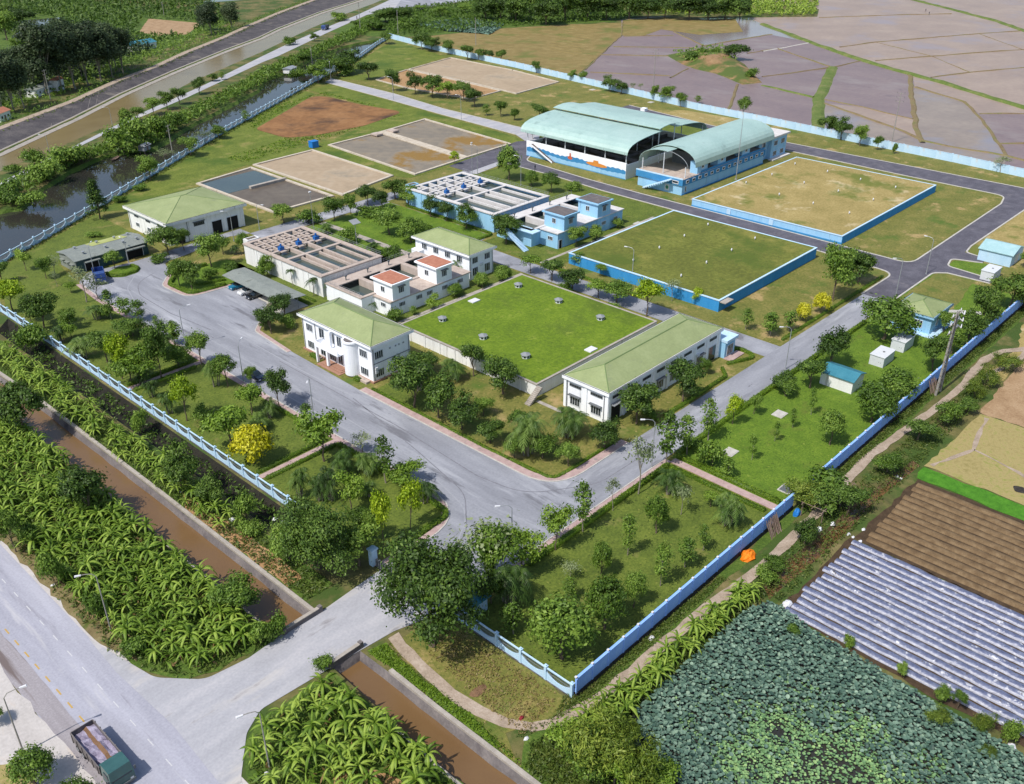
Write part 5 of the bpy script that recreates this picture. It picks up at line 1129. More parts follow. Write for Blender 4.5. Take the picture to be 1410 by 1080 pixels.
t = thing('guard_booth','small guard booth with teal roof half hidden behind the gate trees','booth',(2.5,18.6,0)); MB().box(1.3,3.9,17.4,19.8,0,2.3).obj('wall','pale_blue',t); MB().box(.9,4.3,17.0,20.2,2.3,2.45).obj('roof','teal_blue_roof',t); window(t,'x-',1.3,18.5,1.0,1.3,1.0,2)

# ================================================================== lamps, poles
def lamp(pos, h, aim, lab, grp='street lamps', arm=1.6, m='galvanised', base=0.0):
    x, y = pos; t = thing('street_lamp', lab, 'street lamp', (x,y,base), grp)
    MB().tube((x,y,base),(x,y,base+h*.93),.10,.06,8).tube((x,y,base),(x,y,base+.35),.18,.14,8).obj('pole',m,t)
    c, s = math.cos(aim), math.sin(aim)
    MB().path([(x,y,base+h*.93),(x+c*.25*arm,y+s*.25*arm,base+h*.985),(x+c*.7*arm,y+s*.7*arm,base+h),(x+c*arm,y+s*arm,base+h)],.05,6).obj('arm',m,t)
    q = MB(); a, b = Vector((c,s,0)), Vector((-s,c,0)); e = Vector((x+c*arm,y+s*arm,base+h))
    V = [e+a*p+b*w+Vector((0,0,z)) for p,w,z in ((0,-.1,-.06),(.75,-.16,-.04),(.75,.16,-.04),(0,.1,-.06),(0,-.08,.07),(.7,-.12,.09),(.7,.12,.09),(0,.08,.07))]
    q.add(V,[(0,3,2,1),(4,5,6,7),(0,1,5,4),(1,2,6,5),(2,3,7,6),(3,0,4,7)]).obj('lamp_head','white_plastic',t)
    return t
PI = math.pi
lamp((17.0,71.9),9.2,-PI*.75,'street lamp on the main road kerb in front of the office steps')
lamp((17.1,114.2),9.0,-.2,'street lamp on the main road kerb opposite the parking area')
lamp((45.4,21.3),9.0,PI*.75,'street lamp by the road junction in front of the workshop')
lamp((90.5,22.4),9.0,PI*.75,'street lamp at the far end of the bright lawn by the concrete road')
lamp((138.7,21.7),9.2,PI*.75,'street lamp at the asphalt junction beside the blue house')
lamp((-31.2,49.2),9.5,PI*.85,'street lamp beside the highway in the banana grove',m='pole_concrete')
lamp((-45.5,35.0),9.5,0,'street lamp over the highway shoulder at the left edge',m='pole_concrete') if False else None
lamp((-29.6,17.1),9.0,PI*.9,'street lamp at the road corner of the near banana plot',m='pole_concrete')
lamp((14.0,22.5),8.8,PI*.8,'street lamp between the trees at the entrance corner')
lamp((191.1,214.0),9.0,PI*.6,'street lamp on the pale lane before the ochre basin')
lamp((196.4,259.4),9.0,PI*.6,'street lamp on the pale lane near the lone dark tree')
lamp((199.2,304.6),9.0,PI*.3,'street lamp at the canal end of the pale lane')
lamp((143.3,157.8),9.0,PI*.6,'street lamp behind the sky blue clarifier')
lamp((143.5,139.6),9.0,PI*.6,'street lamp on the lawn between blue clarifier and asphalt road')
lamp((105.2,69.7),8.5,PI*.6,'thin street lamp before the blue reservoir wall')
lamp((22.3,163.6),8.0,PI*.25,'curved lamp beside the blue truck')
lamp((32.2,166.7),6.0,PI*.5,'lamp on the round island before the sheet-metal shed')
lamp((57.9,160.9),8.0,PI*.75,'lamp before the dark doorways of the hip-roofed hall')
lamp((67.5,163.8),7.0,PI*1.6,'lamp behind the far corner of the white clarifier')
lamp((91.3,291.3),9.0,PI*.75,'street lamp between the big canal and its road, nearer the pond hut')
lamp((58.8,268.9),9.0,PI*.75,'street lamp between the big canal and its road, at the left')
lamp((17.2,94.0),8.0,PI*.2,'thin lamp beside the parked dark car')
lamp((156.7,22.1),9.0,PI*.5,'street lamp on the asphalt road past the junction')
lamp((-46.6,38.3),9.0,-.3,'street lamp leaning in from the left highway shoulder',m='pole_concrete')
t = thing('solar_lamp','pole with a flat solar panel beside the white clarifier','lamp',(*(77.6,135.7),0)); x, y = (77.6,135.7)
MB().tube((x,y,0),(x,y,6.0),.09,.07,8).obj('pole','galvanised',t); MB().add([(x-1.2,y-.9,5.8),(x+1.0,y-1.2,5.9),(x+1.2,y+.9,6.5),(x-1.0,y+1.2,6.4),(x-1.2,y-.9,5.86),(x+1.0,y-1.2,5.96),(x+1.2,y+.9,6.56),(x-1.0,y+1.2,6.46)],[(3,2,1,0),(4,5,6,7),(0,1,5,4),(1,2,6,5),(2,3,7,6),(3,0,4,7)]).obj('solar_panel','steel_grey',t)
x, y = (193.3,95.7); t = thing('lightning_mast','tall thin steel mast beside the barrel-roofed hall','mast',(x,y,0)); MB().path([(x,y,0),(x,y,8),(x,y,16),(x,y,22.5)],[.16,.12,.08,.04],8).obj('mast_pole','galvanised',t); MB().ring((x,y),.4,0,.25,8).obj('mast_base','concrete',t)
for p, q, lab in (((141.2,158.0),6,'thin floodlight mast on the sky blue clarifier edge'),((76.4,152.0),6.5,'thin floodlight mast behind the white clarifier')):
    t = thing('floodlight_mast',lab,'mast',(p[0],p[1],0)); MB().tube((p[0],p[1],0),(p[0],p[1],q+4),.07,.05,8).obj('pole','galvanised',t); MB().box(p[0]-.3,p[0]+.3,p[1]-.2,p[1]+.2,q+4,q+4.3).obj('floodlight','white_plastic',t)
def power_pole(pos, h, lab, ang=.6, arms=2, base=0.0):
    x, y = pos; t = thing('power_pole', lab, 'power pole', (x,y,base), 'power poles'); c, s = math.cos(ang), math.sin(ang)
    MB().tube((x,y,base),(x,y,base+h),.20,.12,8).obj('pole','pole_concrete',t)
    for k in range(arms):
        z = base+h-.4-k*1.4; MB().tube((x-c*1.3,y-s*1.3,z),(x+c*1.3,y+s*1.3,z),.07,.07,6).obj('cross_arm','pole_concrete',t)
        for a in (-1.2,0,1.2): MB().tube((x+c*a,y+s*a,z+.07),(x+c*a,y+s*a,z+.45),.08,.05,6).obj('insulator','frame_grey',t)
power_pole((85.9,239.8),13,'power pole standing in the pond by the scalloped fence',base=-1.0)
power_pole((289.1,195.1),16,'tall power pole in the flooded paddy left of the earth mound',1.8,3); power_pole((269.5,79.8),17,'tall power pole in the violet paddy behind the four wall trees',1.8,3)
power_pole((302.4,411.6),16,'power pole by the canal road bend, leftmost of the far three'); power_pole((312.6,390.2),13,'power pole in the scrub behind the far wall corner'); power_pole((315.3,330.0),14,'power pole just outside the far wall')
power_pole((218.9,345.0),9,'power pole in the bushes at the pond\'s upper end'); power_pole((99.7,362.1),12,'pale pole before the dark tall grove'); power_pole((253.5,545.9),10,'power pole by the brown dry field')
x, y = (101.0,-2.4); t = thing('transformer_pole','tall leaning concrete twin pole with cross arms and insulators by the blue wall','power pole',(x,y,0))
for d in (-1.0,1.0): MB().tube((x+d,y-.2,0),(x+d*.45,y-.2,16.3),.24,.13,8).obj('pole','pole_concrete',t)
for k in range(11):
    z = 1.2+k*1.4; w = 1.25-.055*k; MB().box(x-w,x+w,y-.3,y-.1,z,z+.13).obj('cross_arm','timber',t)
    s = 1 if k % 2 else -1; MB().tube((x-s*w*.75,y-.2,z),(x+s*w*.72,y-.2,z+1.4),.05,.05,5).obj('brace','frame_grey',t)
for z in (12.4,14.0,15.6):
    MB().box(x-2.0,x+2.6,y-.1,y+.1,z,z+.16).obj('long_arm','pole_concrete',t)
    for d in (-1.4,1.2,2.2): MB().tube((x+d,y,z+.14),(x+d,y,z+.6),.13,.08,6).obj('insulator','white_plastic',t)
for k in range(3): MB().path([(x+2.2,y,13+k*1.3),(x+2.6,y-.6,12.4+k*1.3),(x+3.2,y-.4,12.9+k*1.3)],.1,6).obj('cable_loop','white_plastic',t)

# ================================================================== vehicles
def wheel(p, x, y, r, w, along):
    """wheel with axle across the direction 'along'"""
    c, s = math.cos(along), math.sin(along); n = Vector((-s,c,0))
    a = Vector((x,y,r)); o = MB().tube(a-n*w/2, a+n*w/2, r, r, 14).obj('wheel','tyre',p)
    MB().tube(a-n*(w/2+.01), a+n*(w/2+.01), r*.55, r*.55, 10).obj('rim','galvanised',o)
def local(p, x, y, ang): 
    c, s = math.cos(ang), math.sin(ang); return lambda a, b, z: (x+a*c-b*s, y+a*s+b*c, z)
def lbox(T, mb, a0,a1,b0,b1,z0,z1, ta=0.0, tb=0.0, tc=0.0):
    """box in local axes; top face inset by ta at front, tc at rear, tb at the sides"""
    V = [T(a0,b0,z0),T(a1,b0,z0),T(a1,b1,z0),T(a0,b1,z0),T(a0+tc,b0+tb,z1),T(a1-ta,b0+tb,z1),T(a1-ta,b1-tb,z1),T(a0+tc,b1-tb,z1)]
    return mb.add(V,[(0,3,2,1),(4,5,6,7),(0,1,5,4),(1,2,6,5),(2,3,7,6),(3,0,4,7)])
def car(pos, ang, m, lab, L=4.4, W=1.75, grp=None):
    x, y = pos; t = thing('parked_car', lab, 'car', (x,y,0), grp); T = local(t,x,y,ang); h = L/2
    b = lbox(T,MB(),-h,h,-W/2,W/2,.28,.62); lbox(T,b,-h+.03,h-.05,-W/2+.02,W/2-.02,.62,.86,.18,.06,.08); b.obj('body',m,t)
    c = lbox(T,MB(),-h*.80,h*.42,-W/2+.09,W/2-.09,.86,1.38,.75,.16,.42).obj('glasshouse','glass_dark',t)
    lbox(T,MB(),-h*.80+.44,h*.42-.78,-W/2+.24,W/2-.24,1.38,1.43,.06,.05,.06).obj('roof',m,t)
    for s in (-1,1):
        lbox(T,MB(),h-.04,h+.01,s*W*.34-.2,s*W*.34+.2,.5,.68).obj('headlight','white_plastic',t); lbox(T,MB(),-h-.01,-h+.04,s*W*.36-.16,s*W*.36+.16,.55,.72).obj('tail_light','cloth_red',t)
        lbox(T,MB(),h*.30,h*.36,s*(W/2+.06)-.08,s*(W/2+.06)+.08,.86,1.0).obj('mirror',m,t)
        for a in (-h*.62,h*.62): q = T(a,s*(W/2-.1),0); wheel(t,q[0],q[1],.32,.22,ang)
    return t
car((41.6,133.6),PI,'car_teal','teal car at the left end under the carport',grp='cars under the carport')
car((41.3,129.4),PI,'car_white','white car in the middle under the carport',grp='cars under the carport')
car((41.2,126.0),PI,'car_black','black car under the carport beside the white one',grp='cars under the carport')
car((19.6,93.4),-PI/2,'car_navy','dark car parked on the main road beside the thin lamp')
def truck(pos, ang, L, W, cm, bm, lab, load=None, cabL=2.1, H=2.4, bedh=1.4):
    x, y = pos; t = thing('truck', lab, 'truck', (x,y,0)); T = local(t,x,y,ang); h = L/2
    lbox(T,MB(),-h+.2,h-.3,-W*.38,W*.38,.55,.95).obj('chassis','frame_grey',t)
    c0 = h-cabL
    cab = lbox(T,MB(),c0,h,-W/2,W/2,.6,1.55); lbox(T,cab,c0,h-.02,-W/2,W/2,1.55,H+.35,.28,.08,.05); cb = cab.obj('cab',cm,t)
    lbox(T,MB(),h-.13,h-.02,-W/2+.16,W/2-.16,1.62,2.25,.20,.05,-.18).obj('windscreen','glass_dark',cb)
    for s in (-1,1):
        lbox(T,MB(),c0+.5,h-.5,s*(W/2-.02)-.03,s*(W/2-.02)+.03,1.6,2.2,.15,0,.05).obj('side_window','glass_dark',cb); lbox(T,MB(),h-.1,h-.02,s*(W/2+.18)-.1,s*(W/2+.18)+.1,1.7,2.2).obj('mirror','frame_grey',cb)
        lbox(T,MB(),h-.03,h+.03,s*W*.36-.18,s*W*.36+.18,.75,.95).obj('headlight','white_plastic',cb)
    lbox(T,MB(),h-.05,h+.12,-W/2,W/2,.45,.75).obj('bumper','frame_grey',cb)
    b1 = c0-.25; z0 = 1.05
    fl = lbox(T,MB(),-h,b1,-W/2,W/2,z0-.12,z0).obj('bed_floor',bm,t)
    for s in (-1,1): lbox(T,MB(),-h,b1,s*W/2-.05,s*W/2+.05,z0,z0+bedh).obj('bed_side',bm,t)
    lbox(T,MB(),-h-.05,-h+.04,-W/2+.05,W/2-.05,z0,z0+bedh).obj('tailgate',bm,t); lbox(T,MB(),b1-.06,b1+.04,-W/2+.05,W/2-.05,z0,z0+bedh+.25).obj('headboard',cm,t)
    n = 6
    for k in range(n):
        a = -h+.4+(b1+h-.8)*k/(n-1)
        for s in (-1,1): lbox(T,MB(),a-.05,a+.05,s*(W/2+.09)-.04,s*(W/2+.09)+.04,z0,z0+bedh).obj('bed_rib',bm,t)
    lbox(T,MB(),b1-.1,b1+.55,-W/2+.1,W/2-.1,z0+bedh+.2,z0+bedh+.32).obj('bed_visor',cm,t) if load else None
    if load:
        rg = random.Random(3); nx, ny = 14, 6; V = []
        for i in range(nx+1):
            for j in range(ny+1): V.append(T(-h+.1+(b1+h-.25)*i/nx, -W/2+.08+(W-.16)*j/ny, z0+.35+.45*rg.random()+(.25 if j>3 else 0)))
        mb = MB()
        for i in range(nx):
            for j in range(ny):
                mb.m = 1 if j in (3,) else 0; mb.add([V[i*(ny+1)+j],V[(i+1)*(ny+1)+j],V[(i+1)*(ny+1)+j+1],V[i*(ny+1)+j+1]],[(0,1,2,3)])
        mb.obj('load',['load_lilac','load_rust'],t)
    for a in ([-h+1.0,-h+2.2,h-1.1] if L > 7 else [-h+1.1,h-1.0]):
        for s in (-1,1): q = T(a,s*(W/2-.16),0); wheel(t,q[0],q[1],.48,.34,ang)
    return t
truck((-41.2,30.6),-PI/2,9.0,2.5,'cab_green','concrete_dark','dump truck with green cab and open load on the highway',load=True,bedh=1.2,H=2.5)
truck((22.1,160.6),-PI/2-.35,6.2,2.3,'truck_blue','truck_blue','blue truck parked beside the sheet-metal shed',bedh=1.3)
p_ = (294.7,434.7); truck(p_,PI+.62,7.5,2.5,'truck_blue','frame_grey','dark blue truck on the far canal road',bedh=1.4)

# ================================================================== people, bikes and clutter
def person(pos, ang, cloth, legs, lab, z=0.0, stride=.18, lean=0.0, arm=.2):
    x, y = pos; me = bpy.data.meshes.new('person')
    J = [(0,0,.92),(0,0,1.15),(lean*.1,0,1.42),(lean*.14,0,1.53),(lean*.18,0,1.66),(0,.10,.86),(stride,.11,.48),(stride*.9,.11,.07),(stride*.9+.14,.11,.04),(0,-.10,.86),(-stride,-.11,.48),(-stride*1.2,-.11,.07),(-stride*1.2+.14,-.11,.04),
         (0,.19,1.40),(arm*.4,.24,1.13),(arm,.23,.92),(0,-.19,1.40),(-arm*.4,-.24,1.13),(arm*.3,-.23,.92)]
    E = [(0,1),(1,2),(2,3),(3,4),(0,5),(5,6),(6,7),(7,8),(0,9),(9,10),(10,11),(11,12),(2,13),(13,14),(14,15),(2,16),(16,17),(17,18)]
    R = [.15,.14,.16,.065,.11,.10,.075,.05,.045,.10,.075,.05,.045,.07,.05,.04,.07,.05,.04]
    me.from_pydata(J, E, []); o = put('person', me, None, (x,y,z), (0,0,ang)); tag(o, lab, 'person')
    sk = o.modifiers.new('skin','SKIN'); L = me.skin_vertices[0].data
    for i, r in enumerate(R): L[i].radius = (r, r)
    L[0].use_root = True; ss = o.modifiers.new('sub','SUBSURF'); ss.levels = 1; ss.render_levels = 1
    me.materials.append(MATS[cloth])
    ORG[o] = Vector((0,0,0))
    MB().ring((lean*.18,0),.001,1.6,1.601,3)
    mb = MB()
    for k in range(5):
        a0 = k*math.pi/5; 
    hd = MB(); n = 8
    for i in range(7):
        th = math.pi*i/6; r = .11*math.sin(th)+.002; hd.v += [(lean*.18+r*math.cos(2*math.pi*j/n), r*math.sin(2*math.pi*j/n), 1.70+.13*math.cos(th)) for j in range(n)]
    hd.f = [(i*n+j,i*n+(j+1)%n,(i+1)*n+(j+1)%n,(i+1)*n+j) for i in range(6) for j in range(n)]; hd.mi = [0]*len(hd.f)
    put('hair', hd.mesh('hair','car_black',smooth=True), o)
    return o
person((159.2,147.9),-PI/2,'cloth_dark','cloth_dark','person in dark clothes walking on the asphalt road by the mural hall')
person((614.8,207.8),.5,'cloth_dark','cloth_dark','person bending in the far flooded paddy, left of two',lean=1.5,arm=.4); person((601.8,200.3),.9,'cloth_dark','cloth_dark','person standing in the far flooded paddy, right of two')
def bike(pos, ang, lab, rider):
    x, y = pos; t = thing('motorbike',lab,'motorbike',(x,y,0)); T = local(t,x,y,ang)
    for a in (-.6,.6): q = T(a,0,0); wheel(t,q[0],q[1],.29,.1,ang)
    b = MB(); b.path([T(-.6,0,.3),T(-.3,0,.6),T(.2,0,.45),T(.45,0,.85),T(.6,0,.3)],.09,6); b.obj('frame','cloth_red',t); lbox(T,MB(),-.55,.05,-.13,.13,.68,.8).obj('seat','car_black',t); MB().path([T(.42,-.3,.98),T(.45,0,.92),T(.42,.3,.98)],.03,5).obj('handlebar','frame_grey',t)
    if rider: person(T(-.15,0,0)[:2],ang,'cloth_dark','cloth_dark',rider,z=.05,stride=.25,arm=.42)
p_ = (336.3,457.1); bike(p_,PI+.62,'motorbike far up the canal road','rider in dark clothes on the far motorbike')
# clutter on the ground
def lump(name, pos, rx, ry, h, m, lab, cat, seed=1, z=0.0):
    rg = random.Random(seed); x, y = pos; mb = MB(); n = 12; V = []
    for i in range(5):
        th = (i/4)*math.pi/2; V += [(x+rx*math.cos(th)*math.cos(2*PI*j/n)*rg.uniform(.8,1.2), y+ry*math.cos(th)*math.sin(2*PI*j/n)*rg.uniform(.8,1.2), z+h*math.sin(th)*rg.uniform(.8,1.15)) for j in range(n)]
    mb.add(V,[(i*n+j,i*n+(j+1)%n,(i+1)*n+(j+1)%n,(i+1)*n+j) for i in range(4) for j in range(n)]); return tag(mb.obj(name,m),lab,cat)
lump('tarpaulin_heap',(36.3,-1.7),1.3,1.0,.9,'orange_tarp','crumpled orange tarpaulin heap by the dirt path','tarpaulin',4)
lump('plastic_sack',(49.8,-1.8),.8,.5,1.1,'blue_tarp','blue plastic sack against the blue wall','sack',5)
BAGS = [((-9.3,70.1),.35),((-8.0,58.2),.6),((-3.6,53.8),.4),((-3.3,52.4),.35),((-32.4,63.2),.3),((14.1,-1.2),.5),((55.2,-2.7),.7),((51.3,-6.8),.5),((69.7,-8.5),.4),((69.5,-9.2),.35),((48.7,-6.0),.6),((50.6,-9.6),.35),((50.4,-10.4),.3),((50.1,-11.6),.4),((31.2,-10.5),.8),((27.1,-39.7),.7),((-8.0,-0.2),.35),((-30.2,16.9),.3),((-16.6,7.3),.25),((53.1,-10.7),.35)]
LIT = ['in the weeds by the dark ditch, leftmost','beside the bare strip near the ditch shrubs','in the ditch end before the fence, left of two','in the ditch end before the fence, right of two','on the highway verge by the young tree','at the foot of the blue wall by the path','by the trellis','on the path end below the trellis','on the far ditch bank, left of two','on the far ditch bank, right of two','under the trellis shrubs','at the ploughed field corner, first of three','at the ploughed field corner, second of three','at the ploughed field corner, third of three','at the lotus pond corner of the plastic rows','between lotus pond and plastic rows near the right edge','on the grass by the path bend','in the near banana plot by the road','on the near canal edge by the banana plot','on the ploughed field edge']
for i,(p,r) in enumerate(BAGS):
    lump('litter_bag',p,r,r*.7,r*.7,'white_plastic','white plastic litter '+LIT[i],'litter',20+i)['group'] = 'white litter beside canals and paths'
def timber_stack(p, n, lab, seed):
    rg = random.Random(seed); t = thing('timber_stack',lab,'timber',(p[0],p[1],0))
    for k in range(n): x = p[0]+rg.uniform(-1.6,1.6); MB().tube((x,p[1]-rg.uniform(.8,1.3),0.02),(x+rg.uniform(-.3,.3),p[1]-.02,2.3+rg.uniform(-.3,.5)),.07,.05,5).obj('pole','timber',t)
timber_stack((43.4,-.95),26,'grey poles leaning against the blue wall near the orange tarpaulin',3); timber_stack((101.0,-1.1),12,'pale poles leaning on the blue wall at the foot of the twin pole',5)
# trellis frame over the path
t = thing('trellis','weathered timber trellis overgrown by a creeper at the wall gap','trellis',(54,-4,0))
for x in (50,53,56,59.5):
    for y in (-2.4,-5.6): MB().tube((x,y,0),(x,y,2.3),.07,.06,6).obj('post','timber',t)
for y in (-2.4,-4.0,-5.6): MB().tube((49.5,y,2.3),(60,y,2.35),.06,.06,6).obj('beam','timber',t)
for x in (50,51.5,53,54.5,56,58,59.5): MB().tube((x,-2,2.42),(x+.2,-6,2.4),.05,.05,6).obj('slat','timber',t)
# slabs and grates on the lawns
for p,lab,m in (((57.9,14.5),'pale square slab on the bright lawn, nearer the road','kerb'),((74.5,14.7),'pale square slab on the bright lawn, nearer the teal-roofed shed','kerb'),((54.7,2.5),'dark square grate on the bright lawn by the blue wall','frame_grey'),((139.7,93.2),'pale slab beside the olive reservoir path','kerb'),((267.7,211.6),'pale slab in the far worn grass, left','kerb'),((264.4,178.6),'pale slab in the far worn grass, right','kerb')):
    x,y = p; t = thing('ground_slab',lab,'slab',(x,y,0)); MB().box(x-1.2,x+1.2,y-1.0,y+1.0,0,.14).obj('frame','kerb',t); MB().box(x-1.0,x+1.0,y-.8,y+.8,.14,.18).obj('cover',m,t)
x,y = (127.9,221.3); t = thing('water_tank','bright blue box tank at the corner of the tan basin','tank',(x,y,0)); MB().box(x-1.3,x+1.3,y-1.1,y+1.1,.2,2.2).obj('body','blue_tarp',t); MB().box(x-1.4,x+1.4,y-1.2,y+1.2,2.2,2.32).obj('lid','blue_tarp',t); MB().box(x-1.2,x+1.2,y-1.0,y+1.0,0,.2).obj('stand','concrete',t)
x,y = (250.1,171.7); t = thing('kerb_block','white block at the end of the road behind the mural hall','block',(x,y,0)); MB().box(x-1,x+1,y-1,y+1,0,1.0).obj('body','white_wall',t); MB().box(x-1.1,x+1.1,y-1.1,y+1.1,1.0,1.1).obj('cap','white_wall',t)
# scrap heap
lump('litter_bag',(-6.3,2.1),.35,.25,.4,'cloth_red','red and white rubbish bag on the dry patch near the fence corner','litter',9)
lump('scrap_heap',(-6.8,8.5),1.2,.7,.25,'load_rust','rust brown scrap heap on the dry patch before the scalloped fence','scrap',8)
# houses, hut and boat beyond the canals
def small_house(pos, ang, L, W, h, wm, rm, lab, rh=1.2, base=0.0):
    x,y = pos; t = thing('small_house',lab,'house',(x,y,base)); T = local(t,x,y,ang)
    f = lambda a,b,z: T(a,b,z+base)
    lbox(f,MB(),-L/2,L/2,-W/2,W/2,0,h).obj('wall',wm,t)
    V = [f(-L/2-.4,-W/2-.4,h),f(L/2+.4,-W/2-.4,h),f(L/2+.4,W/2+.4,h),f(-L/2-.4,W/2+.4,h),f(-L/2-.4,0,h+rh),f(L/2+.4,0,h+rh)]
    MB().add(V,[(0,1,5,4),(2,3,4,5),(0,4,3),(1,2,5),(0,3,2,1)]).obj('roof',rm,t)
    for a in (-L*.28,L*.28): 
        w = lbox(f,MB(),a-.6,a+.6,-W/2-.06,-W/2+.01,1.0,2.1).obj('window','frame_white',t); lbox(f,MB(),a-.5,a+.5,-W/2-.08,-W/2-.06,1.1,2.0).obj('pane','glass_dark',w)
    d = lbox(f,MB(),-.5,.5,-W/2-.06,-W/2+.01,0,2.1).obj('door','timber',t)
    return t
small_house((110.5,379.1),.64,5,3.5,4.5,'old_white','terracotta','white gatehouse with orange roof before the tall dark grove',1.0)
small_house((101.9,377.0),.64,14,5,3.0,'old_white','grey_sheet','long white building behind the grove trees',.8)
small_house((70.9,340.7),.64,7,5,3.2,'old_white','terracotta','white house with red roof at the left edge beyond the canal',1.2)
small_house((186.3,450.7),.3,16,8,3.0,'old_white','teal_blue_roof','low house with blue sheet roof among the far banana plants',1.5)
small_house((500,492),.7,70,20,6.5,'frame_white','grey_sheet','long white building at the top edge behind the square',1.5)
t = small_house((86.6,260.2),.5,3.4,2.4,1.6,'galvanised','galvanised','small tin hut on stilts over the pond',.6,base=.2); 
x,y = (86.6,260.2); T_ = local(t,x,y,.5)
for a in (-1.4,1.4):
    for b in (-.9,.9): q = T_(a,b,0); MB().tube((q[0],q[1],-1.3),(q[0],q[1],.2),.09,.09,6).obj('stilt','timber',t)
small_house((202.2,339.8),.5,6,4,2.0,'old_white','galvanised','pale hut in the bushes by the pond\'s upper end',.6)
x,y = (76.0,260.4); t = thing('rowing_boat','pale narrow boat moored at the pond bank','boat',(x,y,-.95)); T = local(t,x,y,.7)
mb = MB(); st = [(-3,.1,.35),(-2,.55,.1),(0,.75,0),(2,.6,.1),(3.2,.08,.4)]
for k in range(4):
    (a,w,z),(a2,w2,z2) = st[k],st[k+1]
    mb.add([T(a,-w,-.55+z*.3),T(a2,-w2,-.55+z2*.3),T(a2,-w2*.5,-1.0+z2),T(a,-w*.5,-1.0+z),T(a,w,-.55+z*.3),T(a2,w2,-.55+z2*.3),T(a2,w2*.5,-1.0+z2),T(a,w*.5,-1.0+z)],[(0,1,2,3),(5,4,7,6),(3,2,6,7)])
mb.obj('hull','timber',t); lbox(T,MB(),-.4,0,-.6,.6,-.62,-.56).obj('bench','timber',t)

# ================================================================== vegetation
def leaf_cloud(rs, centers, outs, nleaf, sig, leaf, up=.35, rnd=.6):
    C, Nn, Sz, T = [], [], [], []
    for c, o, s in zip(centers, outs, sig):
        k = max(3, int(nleaf*rs.uniform(.7,1.3))); d = rs.normal(size=(k,3))*np.array([s,s,s*.75]); P = c+d
        C.append(P); n = o*.8+d/(s+1e-6)*.35+rs.normal(size=(k,3))*rnd+np.array([0,0,up]); Nn.append(n)
        Sz.append(leaf*rs.uniform(.65,1.35,k)); T.append(np.clip(rs.uniform(.2,.8)+rs.normal(size=k)*.16, 0, 1))
    return np.concatenate(C), np.concatenate(Nn), np.concatenate(Sz), np.concatenate(T)
def make_tree(name, seed, h, r, zb, ncl, nleaf, leaf, sig, leafmat, shape='lobed', bark='bark', trunk=.16, lobes=8, multi=1, aspect=.55):
    rs = np.random.RandomState(seed); rg = random.Random(seed)
    cz, rz = (zb+h)/2, (h-zb)/2; cen, out = [], []
    if shape == 'lobed':
        LB = []
        for k in range(lobes):
            a = 2*PI*k/lobes+rs.uniform(-.5,.5); e = rs.uniform(-.45,1.0); q = rs.uniform(.40,.78)
            LB.append((np.array([r*q*math.cos(a)*math.cos(e*.9), r*q*math.sin(a)*math.cos(e*.9), cz+rz*q*math.sin(e*1.3)*1.1]), rs.uniform(.26,.48)))
        LB.append((np.array([0,0,cz+rz*.35]), .5))
        for k in range(ncl):
            c, f = LB[rs.randint(len(LB))]; d = rs.normal(size=3); d /= np.linalg.norm(d)
            if d[2] < -.35: d[2] *= -.6
            p = c+d*np.array([r*f,r*f,rz*f])*rs.uniform(.75,1.05); p[2] = min(max(p[2],zb*.9),h); cen.append(p); out.append(d)
    elif shape == 'cone':
        for k in range(ncl):
            s = rs.uniform(0,1)**.75; a = rs.uniform(0,2*PI); rr_ = r*(1-s*.92)*rs.uniform(.7,1.0)*(1+.18*math.sin(3*a+s*9)); cen.append(np.array([rr_*math.cos(a),rr_*math.sin(a),zb+(h-zb)*s])); out.append(np.array([math.cos(a),math.sin(a),.35]))
    elif shape == 'column':
        for k in range(ncl):
            s = rs.uniform(0,1); a = rs.uniform(0,2*PI); w = (math.sin(PI*min(1,max(.02,s))**.8))**.6; rr_ = r*w*rs.uniform(.35,1.0); cen.append(np.array([rr_*math.cos(a),rr_*math.sin(a),zb+(h-zb)*s])); out.append(np.array([math.cos(a),math.sin(a),.3]))
    else:
        for k in range(ncl):
            d = rs.normal(size=3); d /= np.linalg.norm(d)
            if d[2] < -.45: d[2] *= -.5
            q = rs.uniform(.72,1.04); cen.append(np.array([d[0]*r*q,d[1]*r*q,cz+d[2]*rz*q])); out.append(d)
    C, Nn, Sz, T = leaf_cloud(rs, cen, out, nleaf, [sig*rs.uniform(.7,1.3) for _ in cen], leaf)
    if zb < .25: C[:,2] = np.maximum(C[:,2], .03)
    crown = quads(name+'_crown', C, Nn, Sz, aspect, T, leafmat)
    mb = MB()
    for s in range(multi):
        ox, oy = (rg.uniform(-.35,.35), rg.uniform(-.35,.35)) if multi > 1 else (0,0); top = zb+(h-zb)*.55
        pts = [(ox*.3,oy*.3,0),(ox*.6+rg.uniform(-.1,.1),oy*.6+rg.uniform(-.1,.1),zb*.5),(ox+rg.uniform(-.15,.15),oy+rg.uniform(-.15,.15),zb),(ox*1.4+rg.uniform(-.3,.3),oy*1.4+rg.uniform(-.3,.3),top)]
        mb.path(pts,[trunk*1.25,trunk,trunk*.85,trunk*.35],7)
        for k in range(6):
            c = cen[rs.randint(len(cen))]; st = Vector(pts[2]).lerp(Vector(pts[3]), rg.uniform(0,.6)); mb.path([st, st.lerp(Vector(c),.55)+Vector((0,0,-.15*rz*.3)), Vector(c)],[trunk*.42,trunk*.26,trunk*.1],5)
    return (mb.mesh(name+'_trunk', bark), crown, h, r)
KIND = {}
def proto(k, n, **kw): KIND[k] = [make_tree('tree_'+k, 100*len(KIND)+i*7+3, **kw) for i in range(n)]
proto('b',6,h=7,r=3.2,zb=1.3,ncl=120,nleaf=42,leaf=.42,sig=.42,leafmat='leaf_dark',trunk=.17,lobes=8)
